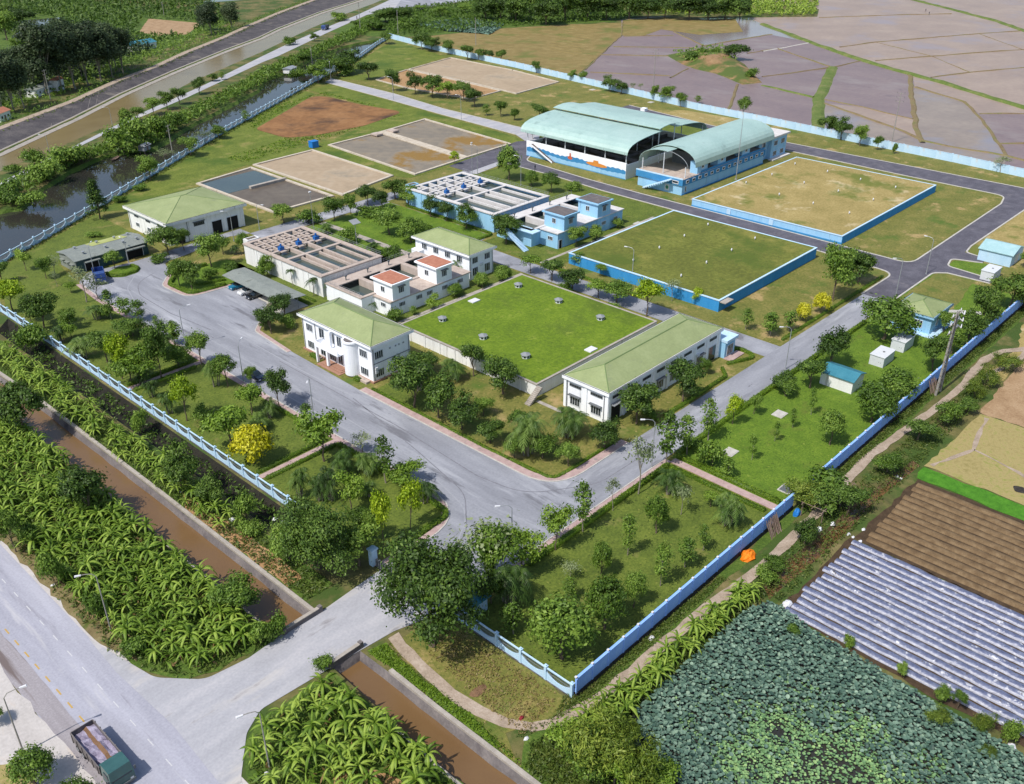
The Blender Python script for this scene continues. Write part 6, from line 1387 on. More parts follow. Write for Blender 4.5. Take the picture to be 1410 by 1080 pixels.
proto('d',5,h=7,r=3.0,zb=1.5,ncl=100,nleaf=42,leaf=.40,sig=.42,leafmat='leaf_mid',trunk=.15,lobes=8)
proto('l',4,h=6.5,r=2.7,zb=1.7,ncl=76,nleaf=34,leaf=.42,sig=.42,leafmat='leaf_light',trunk=.12,lobes=7)
proto('q',3,h=6,r=2.6,zb=1.6,ncl=70,nleaf=36,leaf=.42,sig=.40,leafmat='leaf_lime',trunk=.12,lobes=7)
proto('m',4,h=6,r=2.4,zb=1.0,ncl=110,nleaf=42,leaf=.36,sig=.36,leafmat='leaf_mid',shape='round',trunk=.15)
proto('s',4,h=5.6,r=1.0,zb=1.9,ncl=34,nleaf=24,leaf=.32,sig=.30,leafmat='leaf_mid',shape='column',trunk=.07,bark='bark_pale')
proto('o',3,h=6,r=1.7,zb=2.2,ncl=30,nleaf=18,leaf=.30,sig=.34,leafmat='leaf_grey',shape='lobed',trunk=.08,bark='bark_pale',lobes=6)
proto('y',2,h=4.2,r=2.2,zb=.6,ncl=100,nleaf=34,leaf=.36,sig=.30,leafmat='leaf_yellow',shape='round',trunk=.12)
proto('c',2,h=10.5,r=2.3,zb=1.8,ncl=140,nleaf=34,leaf=.38,sig=.36,leafmat='leaf_dark',shape='cone',trunk=.16)
proto('h',4,h=2.2,r=1.7,zb=.05,ncl=60,nleaf=36,leaf=.32,sig=.34,leafmat='leaf_mid',shape='lobed',trunk=.06,lobes=7)
proto('w',3,h=3.6,r=3.0,zb=.05,ncl=90,nleaf=44,leaf=.36,sig=.36,leafmat='leaf_willow',shape='lobed',trunk=.08,lobes=10,aspect=.3)
proto('e',4,h=23,r=5.4,zb=1.5,ncl=230,nleaf=44,leaf=.75,sig=.95,leafmat='leaf_euca',shape='lobed',bark='bark_pale',trunk=.3,lobes=11)
proto('g',2,h=10,r=5.6,zb=.8,ncl=420,nleaf=50,leaf=.38,sig=.5,leafmat='leaf_dark',shape='lobed',trunk=.32,lobes=16)
proto('k',3,h=12,r=6.0,zb=1.5,ncl=170,nleaf=42,leaf=.75,sig=.8,leafmat='leaf_dark',shape='lobed',trunk=.3,lobes=10)
# palms: stems with arching pinnate fronds
def make_palm(seed, stems, h, fl, nf, leafmat='leaf_palm'):
    rg = random.Random(seed); mb = MB(); C, Nn, Sz, T = [], [], [], []; V, F, TT = [], [], []
    for s in range(stems):
        a = rg.uniform(0,2*PI); q = rg.uniform(.1,.55) if stems > 1 else 0; hh = h*rg.uniform(.55,1.0); bx, by = q*math.cos(a), q*math.sin(a); tx, ty = bx*1.9, by*1.9
        mb.path([(bx,by,0),((bx+tx)/2,(by+ty)/2,hh*.5),(tx,ty,hh)],[.09,.07,.06],6)
        for k in range(nf):
            b = 2*PI*k/nf+rg.uniform(-.3,.3); el_ = rg.uniform(.35,1.15); L = fl*rg.uniform(.75,1.1); pts = []
            for i in range(7):
                u = i/6; pts.append(Vector((tx+math.cos(b)*L*u*math.cos(el_)*(1+.1*u), ty+math.sin(b)*L*u*math.cos(el_)*(1+.1*u), hh+L*(u*math.sin(el_)-.75*u*u))))
            side = Vector((-math.sin(b),math.cos(b),0)); tn = rg.uniform(.25,.85)
            for i in range(6):
                p, p2 = pts[i], pts[i+1]; w = fl*.27*math.sin(PI*min(1,(i+.9)/6.6))
                for sg in (-1,1):
                    for j in (0,.5):
                        o = p.lerp(p2,j); tip = o+side*sg*w+(p2-p)*.7-Vector((0,0,w*.35)); b0 = len(V)
                        V += [o, o+(p2-p)*.42, tip+(p2-p)*.1, tip]; F.append((b0,b0+1,b0+2,b0+3)); TT += [tn]*4
    me = bpy.data.meshes.new('palm_fronds'); me.from_pydata([tuple(v) for v in V],[],F); me.materials.append(MATS[leafmat]); at = me.attributes.new('tint','FLOAT','POINT'); at.data.foreach_set('value',TT); me.update()
    return (mb.mesh('palm_stems','bark_pale'), me, h+fl*.35, fl*.8)
KIND['p'] = [make_palm(50+i,8,1.7,1.7,8) for i in range(4)]
KIND['f'] = [make_palm(80+i,1,3.4,2.0,13) for i in range(2)]
DESC = {'b':'dark broad-crowned tree','d':'mid green broad tree','l':'light green leafy tree','q':'lime green tree','m':'dense round-crowned tree','s':'slim young tree','o':'sparse grey-green tree','y':'bright yellow-leaved shrub','c':'tall conical tree','h':'low green shrub','w':'feathery yellow-green bush','e':'tall dark grove tree','g':'great spreading tree','k':'big dark tree','p':'clump of palms','f':'single-stemmed fan palm'}
NAME = {'s':'young_tree','y':'yellow_shrub','h':'shrub','w':'bush','p':'palm_clump','f':'fan_palm'}
trng = random.Random(77)
def tree(k, spec, label, group=None, z=0.0):
    u, v, h, r = spec; r = max(r, .25)*(.85 if k == 'p' else 1); h = max(h, .6)
    tm, cm, h0, r0 = KIND[k][trng.randrange(len(KIND[k]))]
    t = thing(NAME.get(k,'broadleaf_tree'), label, {'h':'shrub','w':'bush','y':'shrub','p':'palm','f':'palm'}.get(k,'tree'), (u,v,z), group, trng.uniform(0,2*PI))
    w_ = trng.uniform(.86,1.16); t.scale = (r/r0*w_, r/r0/w_, h/h0); t.rotation_euler.x = trng.uniform(-.06,.06); t.rotation_euler.y = trng.uniform(-.06,.06)
    put('stems' if k in 'pf' else 'trunk', tm, t); put('fronds' if k in 'pf' else 'crown', cm, t)
    return t
def plant(where, ref, key, L):
    for k in sorted(set(e[0] for e in L)):
        q = sorted([e[1] for e in L if e[0] == k], key=key)
        for i, s in enumerate(q):
            tree(k, s, DESC[k]+' '+where+((', %s from %s' % (ORD[i], ref)) if len(q) > 1 and i < 20 else ''), DESC[k]+'s '+where if len(q) > 1 else None)
byv = lambda s: s[1]; byu = lambda s: s[0]; byvr = lambda s: -s[1]; byur = lambda s: -s[0]
plant('on the lawn by the gate','the gate',byv,[('l',(10.8,61.0,8.8,3.4)),('o',(16.7,58.4,3.9,1.8)),('s',(13.6,49.0,8.5,1.4)),('p',(10.4,55.7,4.4,2.0)),('p',(13.5,53.2,3.8,2.1)),('l',(5.5,47.4,6.3,2.1)),('p',(2.1,55.4,5.8,1.5)),('p',(3.9,52.8,4.9,1.5)),('p',(5.1,51.5,6.1,1.7)),
 ('q',(2.6,36.5,9.8,1.7)),('q',(8.2,37.2,7.7,1.8)),('l',(16.0,46.4,4.1,2.6)),('p',(14.4,40.9,4.3,1.9)),('s',(15.0,71.0,5.0,1.0)),('p',(9.4,48.2,3.1,1.3)),('d',(2.4,40.6,5.0,1.8)),('d',(2.4,39.4,5.0,1.4)),('h',(14.7,48.4,1.6,0.8))])
tree('g',(-6.0,39.9,10.0,5.4),'great spreading dark tree over the left gate pillar'); tree('d',(-1.8,36.4,6.6,2.9),'mid green tree beside the spreading gate tree')
tree('d',(-7.7,44.2,5.8,2.7),'mid green tree at the canal side of the spreading gate tree')
tree('g',(-5.4,17.9,13.3,6.7),'great round dark tree beside the right gate pillar')
tree('o',(8.8,22.2,8.9,4.2),'pale grey-green tree behind the great round gate tree'); tree('l',(12.2,19.1,7.0,2.4),'light green tree at the entrance corner of the near lawn'); tree('d',(7.7,20.1,9.7,3.0),'mid green tree between the gate trees and the near lawn')
plant('between the two garden paths','the gate',byv,[('y',(2.7,68.8,6.6,3.0)),('l',(2.8,74.9,8.2,3.8)),('l',(11.3,82.1,6.3,2.6)),('b',(16.1,80.9,6.6,2.5)),('q',(2.4,88.7,8.2,2.3)),('p',(1.8,93.1,4.5,1.6)),('d',(14.1,94.3,6.2,2.2)),('p',(12.6,96.0,6.5,1.8)),('d',(17.4,91.7,3.7,1.2)),('p',(9.2,77.1,3.5,1.9)),('h',(4.6,87.1,2.4,1.6)),('p',(12.9,79.0,3.9,1.6))])
plant('on the far half of the front lawn','the path',byv,[('d',(15.3,105.4,7.5,2.2)),('q',(2.2,111.3,9.3,2.4)),('l',(3.4,106.7,7.7,3.3)),('l',(2.5,108.4,5.6,2.8)),('d',(7.2,106.0,10.5,2.7)),('b',(3.5,119.8,6.1,2.6)),('s',(16.6,117.3,5.0,1.5)),('b',(12.8,127.4,3.7,2.9)),('p',(2.6,100.9,4.0,1.2)),('p',(3.9,106.1,3.4,1.2)),('d',(11.8,108.1,4.8,2.7)),('p',(12.8,115.5,4.6,1.9)),
 ('q',(1.1,158.0,7.0,3.3)),('b',(2.0,144.5,8.1,3.1)),('b',(1.5,149.8,6.2,1.9)),('l',(12.9,179.2,5.2,1.7)),('o',(16.5,171.7,4.5,1.7)),('o',(14.2,151.0,7.9,2.6)),('o',(13.7,164.4,3.5,1.2)),('l',(14.2,158.4,2.5,1.2)),('o',(16.6,150.6,4.6,2.1)),('s',(13.6,138.2,6.6,1.1)),('s',(15.9,136.2,5.0,1.6)),('s',(17.0,133.2,4.9,1.6)),
 ('p',(11.7,140.7,3.9,2.2)),('p',(1.5,135.3,4.0,1.6)),('p',(1.1,124.8,5.0,2.3)),('d',(5.5,139.9,4.1,1.9)),('l',(3.5,134.9,3.5,1.7)),('s',(18.0,127.5,2.6,0.7)),('s',(16.5,117.5,4.8,1.4)),('b',(6.1,176.0,4.7,2.1)),('h',(-3.6,137.3,4.3,2.1)),('d',(12.2,128.2,3.8,2.8)),('h',(13.1,139.3,2.7,1.6)),('p',(6.6,128.1,3.4,1.9))])
plant('between office and workshop','the office',byvr,[('b',(32.4,63.3,9.0,4.0)),('b',(32.9,57.7,7.4,3.6)),('b',(33.0,51.9,6.1,3.0)),('b',(33.1,45.3,4.2,2.3)),('b',(46.7,55.3,7.6,3.4)),('b',(47.9,64.0,6.6,2.6)),('p',(44.8,66.1,4.1,2.4)),('p',(34.8,38.2,7.8,3.0)),('p',(43.6,36.8,5.7,3.0)),('d',(32.4,39.1,4.5,1.6)),('b',(44.7,30.2,5.6,2.4)),('d',(36.6,31.2,4.1,1.9)),('d',(35.5,35.8,4.5,2.4)),('d',(38.7,44.0,4.2,1.7)),('b',(41.9,71.6,4.6,3.1)),('d',(38.8,52.4,3.2,1.9)),('p',(37.0,67.8,6.5,2.5))])
plant('before the long workshop','the left',byu,[('b',(54.8,31.2,7.5,3.0)),('b',(66.5,29.6,7.3,3.4)),('d',(78.3,32.7,3.2,1.2)),('h',(57.3,30.2,2.0,1.3)),('h',(69.7,28.9,1.7,1.0))])
plant('along the near lawn hedge','the entrance',byu,[('s',(47.5,19.9,9.1,1.8)),('o',(38.1,18.5,9.8,2.2)),('o',(32.0,18.7,6.1,1.0)),('s',(25.0,18.8,8.2,1.3)),('l',(19.1,18.9,7.0,2.1))])
plant('on the near corner lawn','the wall corner',byu,[('m',(31.9,10.8,6.6,1.4)),('s',(25.1,10.8,6.7,1.0)),('m',(19.3,10.9,5.6,1.3)),('o',(38.1,10.7,5.1,1.4)),('p',(41.4,14.9,4.8,2.0)),('p',(40.8,4.5,5.7,2.2)),('l',(42.7,8.6,2.7,1.3)),('s',(33.2,3.7,4.4,0.8)),('s',(28.4,3.5,4.9,1.2)),('s',(22.9,3.7,7.3,1.1)),
 ('m',(3.8,4.7,9.2,3.1)),('m',(11.4,4.1,7.7,2.3)),('m',(17.1,3.8,5.6,1.3)),('s',(12.7,11.0,3.6,0.9)),('o',(15.7,13.4,3.0,1.3)),('s',(2.9,11.9,5.1,1.2)),('p',(6.7,16.2,6.8,2.5)),('b',(5.1,17.9,5.8,2.1))])
plant('edging the bright lawn','the entrance',byu,[('s',(52.5,19.3,7.3,1.5)),('s',(58.6,19.2,7.8,1.5)),('q',(65.9,19.0,5.9,1.5)),('d',(71.5,18.1,3.6,1.2)),('b',(82.3,18.3,3.9,2.2)),('b',(86.9,15.4,5.8,2.9)),('b',(96.2,16.4,7.2,3.6)),('m',(116.0,14.4,9.1,4.7))])
plant('scattered on the bright lawn','the gate',byu,[('s',(58.3,10.7,5.0,0.6)),('h',(52.5,14.5,3.9,2.1)),('s',(51.4,10.9,3.5,1.1)),('m',(71.2,3.6,6.2,2.0)),('m',(82.8,1.8,7.4,2.9)),('m',(92.6,1.9,6.5,3.0)),('s',(65.9,10.9,4.0,0.5)),('s',(71.9,10.8,3.7,0.6)),('s',(78.1,10.6,5.3,0.7)),('d',(81.1,17.3,3.1,1.9)),('b',(108.9,1.6,7.5,2.9)),('h',(54.6,18.8,1.5,1.2))])
plant('in the corner by the blue house','the transformer pole',byu,[('b',(133.2,1.2,9.2,3.7)),('b',(149.1,0.8,8.3,4.1)),('d',(127.9,6.8,4.3,2.3)),('b',(124.8,1.1,7.4,3.4)),('d',(118.5,1.7,5.7,2.2)),('h',(151.3,-1.5,3.5,2.0)),('d',(176.9,6.6,3.8,1.6))])
plant('by the asphalt junction','the road',byv,[('d',(126.7,30.8,11.9,3.5)),('b',(140.9,31.4,7.8,3.7)),('b',(137.8,33.1,6.4,2.4)),('d',(138.9,36.9,7.9,1.8)),('y',(119.1,29.8,4.5,1.7)),('y',(113.1,30.8,3.9,1.5)),('s',(101.5,31.9,5.3,1.5)),('s',(106.2,30.2,4.7,1.4)),('s',(100.8,37.2,4.7,1.1)),('s',(102.7,32.6,4.7,1.2))])
plant('between the two grassed reservoirs','the far end',byvr,[('l',(93.5,90.7,4.6,2.4)),('b',(93.4,83.9,5.3,2.9)),('b',(92.4,76.9,5.2,2.6)),('l',(93.0,69.8,4.1,2.4)),('d',(93.8,65.3,5.1,3.4)),('q',(92.2,56.2,7.8,3.1)),('s',(105.1,85.6,3.2,1.4)),('l',(103.2,77.5,3.1,1.5)),('o',(105.8,72.0,2.7,1.3)),('o',(102.7,56.9,5.5,1.6)),('q',(104.9,52.1,4.0,1.3)),('m',(85.0,91.5,4.0,1.7)),('m',(78.5,91.8,4.1,1.1)),('h',(89.5,63.7,1.5,2.0)),('h',(90.7,77.4,1.9,1.7))])
plant('around the blue filter house','the lane',byu,[('b',(104.1,108.5,6.9,3.2)),('d',(114.5,94.1,5.3,2.2)),('m',(121.0,92.8,4.3,1.9)),('h',(132.9,94.8,2.6,1.3))])
plant('along the white filter house','the office',byu,[('l',(63.8,92.0,3.6,1.7)),('m',(71.9,93.9,3.0,1.7)),('s',(58.8,93.0,2.0,0.8)),('h',(54.2,93.6,2.4,1.8)),('m',(79.9,93.4,3.3,1.5)),('m',(85.8,92.1,3.5,1.5)),('p',(54.5,102.0,3.1,1.9)),('p',(53.5,106.0,2.0,1.7)),('p',(81.2,102.2,4.7,2.0)),('f',(85.4,114.0,1.7,0.9))])
plant('between the two clarifiers','the lane',byv,[('d',(85.3,154.7,6.3,3.2)),('d',(91.4,155.3,5.5,2.0)),('b',(100.1,158.6,5.1,3.2)),('b',(100.6,152.9,5.6,2.5)),('b',(108.9,157.0,6.3,3.0)),('d',(108.0,150.1,5.7,2.9)),('m',(88.3,135.5,7.4,3.4)),('m',(88.2,127.0,6.2,3.1)),('b',(105.2,138.1,5.8,2.3)),('b',(105.9,132.5,4.9,2.3)),('d',(105.2,124.0,6.7,3.0)),('b',(107.2,110.8,6.3,3.4)),('d',(74.9,163.4,4.9,3.2)),('h',(79.6,158.4,3.3,3.2)),('h',(77.3,138.4,3.3,2.4)),('h',(76.9,121.2,3.4,2.1)),('p',(76.3,127.6,3.5,1.9)),('h',(94.9,151.5,2.2,3.5)),('h',(93.8,129.5,3.7,2.6)),('p',(78.0,148.6,2.7,2.1))])
plant('on the lawn beside the asphalt road','the clarifier',byu,[('q',(146.0,170.7,4.6,1.4)),('m',(145.5,146.4,10.2,3.5)),('m',(144.6,128.5,6.1,2.3)),('h',(150.7,124.7,2.4,2.0)),('m',(145.4,137.1,4.7,2.0))])
plant('before the white clarifier','the carport',byv,[('f',(50.5,125.0,5.8,1.4)),('f',(50.4,117.0,5.9,1.8)),('f',(52.4,113.4,5.0,1.8)),('d',(49.9,134.0,5.9,1.7)),('h',(49.2,134.5,3.3,1.9))])
plant('around the parking area','the round island',byur,[('b',(41.5,164.5,7.6,4.0)),('b',(45.7,164.2,5.9,1.8)),('d',(44.4,149.6,8.1,3.1)),('d',(50.8,154.6,4.9,2.0)),('b',(33.9,140.4,7.7,2.6)),('d',(32.8,143.8,6.8,2.5)),('h',(39.6,142.4,2.7,1.5)),('d',(54.9,151.5,5.6,1.7)),('b',(39.6,112.8,4.7,2.9)),('b',(32.7,107.6,5.4,2.6)),('h',(46.0,144.1,2.0,1.8)),('h',(37.6,162.1,1.7,2.1)),('p',(52.9,152.3,2.8,1.2)),('d',(27.7,164.6,4.5,2.0)),('h',(36.5,107.3,2.4,1.7)),('b',(33.2,110.8,2.7,1.7))])
tree('c',(42.8,202.9,10.6,2.9),'tall conical tree on the grass by the pond fence')
plant('inside the pond fence','the tall conical tree',byu,[('d',(70.3,226.2,7.5,3.5)),('o',(83.1,240.2,4.9,2.7)),('d',(93.5,242.3,6.2,3.4)),('o',(104.5,251.9,4.5,3.1)),('d',(111.9,255.3,4.6,2.8)),('s',(132.7,270.1,4.2,1.4)),('d',(14.1,171.0,5.2,1.9)),('h',(63.1,218.9,1.8,2.0)),('h',(53.4,212.7,1.8,1.7)),('h',(34.9,190.5,1.2,1.7))])
plant('by the ochre basin lane','the canal',byvr,[('b',(207.5,272.2,8.5,3.4)),('b',(209.9,261.2,8.8,4.0)),('b',(211.0,251.8,8.7,4.9)),('l',(213.0,244.3,7.2,4.5)),('b',(213.5,235.9,8.2,3.9)),('b',(209.3,225.1,6.6,3.6)),('s',(202.1,211.3,4.3,1.5)),('d',(204.7,206.2,5.7,2.4)),('d',(203.8,198.2,4.2,1.4)),('b',(210.2,191.3,5.6,3.6)),('s',(187.5,174.2,5.9,1.3)),('d',(203.9,198.1,4.2,1.8))])
plant('at the upper end of the pond','the pond',byu,[('b',(220.8,319.9,10.5,6.2)),('b',(211.6,316.5,9.5,5.6)),('b',(216.0,299.0,7.7,4.9)),('d',(195.2,308.8,8.4,5.0)),('d',(202.7,313.2,8.5,4.0)),('b',(285.1,368.6,5.8,3.8)),('h',(193.3,320.2,4.9,3.8)),('h',(215.4,315.8,5.0,4.8)),('d',(216.8,348.8,6.1,4.1))])
plant('inside the far wall','the photo\'s right',byv,[('b',(286.2,341.1,9.8,4.2)),('b',(287.1,334.1,6.7,4.7)),('b',(285.8,320.7,7.3,3.1)),('b',(281.4,301.8,7.1,4.0)),('b',(284.4,297.0,5.1,2.6)),('b',(287.9,293.2,5.1,3.0)),('b',(289.9,287.3,5.0,3.0)),('d',(279.0,254.2,5.0,2.2)),('d',(276.9,230.6,4.9,1.8)),('d',(276.4,223.7,5.4,1.8)),('b',(269.1,203.3,6.6,3.4)),('b',(269.4,197.4,5.4,2.8)),('o',(275.7,196.2,3.9,1.6)),('o',(277.9,193.9,3.9,1.3)),('d',(269.8,180.8,5.3,1.9)),('d',(268.2,173.6,6.1,3.3)),('d',(265.3,165.1,5.9,2.3)),('s',(275.3,163.4,3.1,1.4)),('b',(268.2,138.2,6.7,3.1)),
 ('b',(263.9,101.4,7.1,3.5)),('b',(261.0,94.6,7.3,3.3)),('d',(257.0,85.7,7.2,2.4)),('d',(256.5,79.1,4.9,1.6)),('h',(255.7,72.9,3.0,0.9)),('o',(256.7,39.2,5.2,2.5))])
plant('on the earth mound in the paddy','the wall',byu,[('b',(370.7,204.5,7.7,6.1)),('h',(351.7,217.3,4.6,3.0)),('h',(334.6,173.7,4.3,2.8)),('h',(378.1,220.0,3.1,2.6)),('h',(373.6,224.9,3.1,2.9))])
plant('in the top edge belt','the left',byvr,[('k',(393.9,373.5,14.9,8.7)),('k',(398.2,352.5,15.1,8.6)),('k',(418.3,354.5,16.5,8.2)),('k',(429.2,345.3,15.2,8.8)),('k',(438.5,337.7,14.0,8.2)),('k',(453.5,331.4,14.3,9.5)),('k',(461.6,322.7,12.2,8.9)),('k',(472.4,317.3,12.8,7.8)),('k',(475.2,300.7,14.9,9.4)),('k',(483.3,292.1,12.7,8.9)),('k',(493.4,286.1,13.4,8.9)),('k',(501.4,280.1,11.1,7.7)),('k',(423.4,389.1,15.8,9.1)),('k',(445.0,365.9,16.9,9.1)),('k',(504.3,329.0,16.2,10.0))])
plant('in the scrub by the far square','the left',byvr,[('k',(338.1,431.0,8.1,7.5)),('k',(350.6,429.5,7.7,7.0)),('d',(379.1,423.8,6.7,6.0)),('k',(385.9,391.7,14.2,8.8)),('k',(392.3,384.8,13.1,8.2)),('d',(406.3,388.2,9.5,6.6)),('d',(387.4,454.4,3.5,5.0)),('d',(401.4,425.9,5.8,6.2)),('h',(313.6,412.3,5.2,5.5)),('h',(332.1,403.3,5.3,6.7)),('h',(297.0,351.4,4.8,4.1)),('d',(311.1,425.8,4.2,3.4))])
plant('beyond the big canal','the left edge',byu,[('e',(75.7,349.2,20.9,5.1)),('e',(81.1,352.9,21.2,5.6)),('e',(86.0,354.9,21.8,5.2)),('e',(100.6,378.4,19.7,4.8)),('e',(103.0,373.1,29.4,7.5)),('e',(110.7,376.0,26.9,6.8)),('e',(116.4,375.7,25.6,6.9)),('e',(124.0,379.3,25.3,7.0)),('e',(131.8,383.0,24.1,7.1)),('e',(139.4,387.5,22.2,6.8)),('e',(146.9,392.5,19.3,5.7)),('e',(129.0,395.4,24.8,6.8)),('e',(140.6,402.6,23.0,6.6)),('e',(150.4,405.7,20.1,6.2)),('e',(119.0,399.9,25.4,7.2)),('e',(95.7,383.7,18.9,5.6))])
plant('by the far dry field','the left',byu,[('e',(239.7,468.4,17.5,6.5)),('e',(255.7,472.2,15.8,5.5)),('e',(244.4,484.3,13.6,3.9)),('d',(150.6,531.5,15.1,8.3)),('k',(171.7,586.4,12.7,8.5)),('k',(174.7,572.1,10.5,7.8)),('d',(140.1,493.5,6.0,2.9)),('d',(144.8,495.3,5.3,3.0))])
plant('along the canal road','the left',byu,[('d',(95.9,290.4,7.7,2.2)),('d',(105.9,301.0,5.2,2.7)),('d',(114.9,306.2,6.5,3.5)),('b',(123.6,311.1,7.4,3.0)),('b',(131.3,315.3,6.4,3.2)),('b',(147.4,327.1,6.3,3.0)),('b',(166.3,347.8,3.4,2.3)),('s',(170.9,347.4,3.3,1.3)),('b',(264.5,404.7,4.4,2.1)),('h',(247.9,404.1,3.8,3.5)),('h',(323.4,458.7,4.4,5.3))])
plant('on the canal road bank','the left',byu,[('h',(80.7,263.0,7.5,5.4)),('h',(89.0,268.5,9.0,4.9)),('h',(98.7,273.3,6.6,4.3)),('h',(59.1,259.5,6.0,5.4)),('h',(48.7,249.4,5.8,4.6)),('h',(52.6,266.5,5.4,3.6)),('h',(33.4,238.3,5.0,4.1)),('h',(65.4,262.4,4.9,3.7)),('h',(31.8,234.2,3.8,3.5)),('h',(35.8,227.4,3.8,3.7)),('h',(108.1,279.4,6.1,3.8)),('h',(45.0,265.3,2.4,2.1))])
plant('beside the front canal','the left edge',byvr,[('b',(-18.5,104.5,9.6,4.1)),('b',(-21.7,74.6,7.2,3.3)),('d',(-32.8,73.9,6.8,1.8)),('h',(-32.1,62.7,4.5,1.5)),('b',(-9.3,70.0,7.9,2.9)),('b',(-8.1,63.8,4.8,2.0)),('h',(-4.6,91.5,3.5,1.4)),('h',(-31.3,52.5,3.9,1.3)),('d',(-18.0,41.0,4.7,3.0)),('h',(-6.6,56.6,4.1,1.8)),('h',(-3.1,135.8,4.6,2.8)),('h',(-8.1,53.0,2.0,1.6)),('h',(-16.7,24.7,1.5,1.2)),('h',(-17.3,33.2,2.8,1.5)),('h',(-19.7,33.4,3.1,1.4)),('h',(-31.1,43.3,2.2,1.6)),('h',(-30.6,73.3,3.3,1.5))])
plant('at the bottom left road shoulder','the left',byu,[('m',(-47.5,33.3,4.6,2.1)),('m',(-46.9,44.6,2.7,0.9)),('m',(-45.9,26.3,4.5,1.9))])
plant('along the field ditch','the near end',byu,[('b',(44.1,-6.1,4.3,1.7)),('b',(55.0,-7.3,4.4,2.5)),('d',(69.5,-6.9,3.9,2.1)),('b',(82.2,-6.5,3.7,2.4)),('d',(90.9,-8.2,4.3,2.3)),('b',(97.3,-9.0,2.7,1.8)),('d',(36.0,-5.6,2.4,1.5)),('h',(33.4,-5.9,1.9,1.4)),('w',(119.0,-8.1,3.2,2.9)),('w',(110.6,-7.9,3.2,2.6)),('w',(103.8,-7.9,3.1,2.0)),('h',(53.3,-2.1,1.4,0.9))])
tree('w',(52.0,-1.6,4.6,3.4),'dense green creeper mound over the trellis, road side'); tree('h',(57.5,-2.6,3.8,3.0),'dense green creeper mound over the trellis, field side'); tree('b',(54.5,-3.8,4.2,3.4),'dark creeper canopy topping the trellis')
plant('at the bottom edge by the lotus pond','the path',byvr,[('w',(-6.1,-8.1,6.8,4.0)),('w',(-5.2,-12.1,6.3,3.4)),('l',(-6.3,-5.1,4.4,2.3)),('w',(-3.6,-9.0,5.2,2.8)),('l',(-3.4,-14.4,4.0,1.9)),('d',(-7.6,-8.5,6.0,2.4)),('l',(-6.3,-11.0,5.4,2.2))])
plant('beside the plastic rows','the wall',byvr,[('h',(29.5,-19.8,1.6,0.7)),('d',(29.2,-26.3,1.7,0.8)),('d',(28.5,-31.5,2.4,0.9)),('d',(28.6,-33.3,2.7,0.8)),('w',(27.3,-36.5,2.7,1.3)),('h',(28.0,-39.2,2.7,1.0)),('w',(24.8,-32.4,2.1,1.4)),('w',(24.2,-38.1,1.2,1.0)),('h',(26.6,-13.8,1.3,0.8))])

CLEAR = [[(210,500),(243,556),(262,512),(230,474),(212,480)], offset(ccw(pit), -1.0, True), [(145,490),(190,603),(216,602),(160,505)]]
def mass(name, poly, n, h, leafmat, lab, cat, size=1.3, per=7, seed=1, mind=1.2, z=0.0, asp=.28, spread=.9, updir=.6):
    rs = np.random.RandomState(seed); P = np.array([q for q in sample(poly, n, random.Random(seed), mind, 500) if not any(inside(q, c) for c in CLEAR)]); m = len(P)
    H = h*rs.uniform(.6,1.15,m); C = np.repeat(np.c_[P, H], per, 0); k = len(C); a = rs.uniform(0,2*PI,k); q = rs.uniform(.2,1,k)*spread
    C[:,0] += np.cos(a)*q; C[:,1] += np.sin(a)*q; C[:,2] *= rs.uniform(.35,1.05,k); C[:,2] += z
    N_ = np.c_[np.cos(a)*.7, np.sin(a)*.7, np.full(k,updir)]+rs.normal(size=(k,3))*.35; T = np.clip(np.repeat(rs.uniform(.25,.75,m),per)+rs.normal(size=k)*.12,0,1)
    o = put(name, quads(name, C, N_, size*rs.uniform(.7,1.3,k), asp, T, leafmat)); tag(o, lab, cat, kind='stuff'); return o
# ---- banana plants: each leaf its own piece
def banana_leaf(seed, L, W, arch):
    rg = random.Random(seed); n = 6; V = []; F = []; tn = []
    for i in range(n+1):
        s = i/n; x = L*(s-.16*s*s); z = L*(arch*s-(arch+.35)*s*s); w = W*(.12+.88*math.sin(PI*min(.98,.08+s*.9))**.7)*(1 if s < .97 else .4)
        j = rg.uniform(-.04,.04); V += [(x,-w,z-.10*W+j),(x,0,z+.14*W),(x,w,z-.10*W-j)]; tn += [.35,.75,.4]
    for i in range(n): b = i*3; F += [(b,b+1,b+4,b+3),(b+1,b+2,b+5,b+4)]
    me = bpy.data.meshes.new('leaf'); me.from_pydata(V,[],F); me.materials.append(MATS['leaf_banana']); at = me.attributes.new('tint','FLOAT','POINT'); at.data.foreach_set('value',tn); me.update(); return me
BL = [banana_leaf(i,2.0+.25*(i%3),.165+.03*(i%2),a) for i,a in enumerate((.55,.8,1.05,.4,.9))]
BST = MB().path([(0,0,0),(.03,.02,.9),(0,0,1.9)],[.16,.13,.09],7).mesh('stem','leaf_palm')
brng = random.Random(31)
def banana(x, y, lab, grp, s=1.0):
    t = thing('banana_plant', lab, 'banana plant', (x,y,0), grp, brng.uniform(0,6.3)); k = s*brng.uniform(.66,1.2); t.scale = (k,k,k*brng.uniform(.85,1.15))
    put('stem', BST, t); n = brng.randint(9,12)
    for i in range(n):
        up = i >= n-2; put('leaf', BL[brng.randrange(5)], t, (0,0,1.8), (0, -(.9+brng.uniform(0,.35)) if up else brng.uniform(-.45,.18), i*2.4+brng.uniform(-.3,.3)), (.8 if up else brng.uniform(.8,1.1),)*3)
    return t
ORD += ['twenty-'+w for w in ORD[:9]]+['thirtieth']+['thirty-'+w for w in ORD[:9]]+['fortieth']
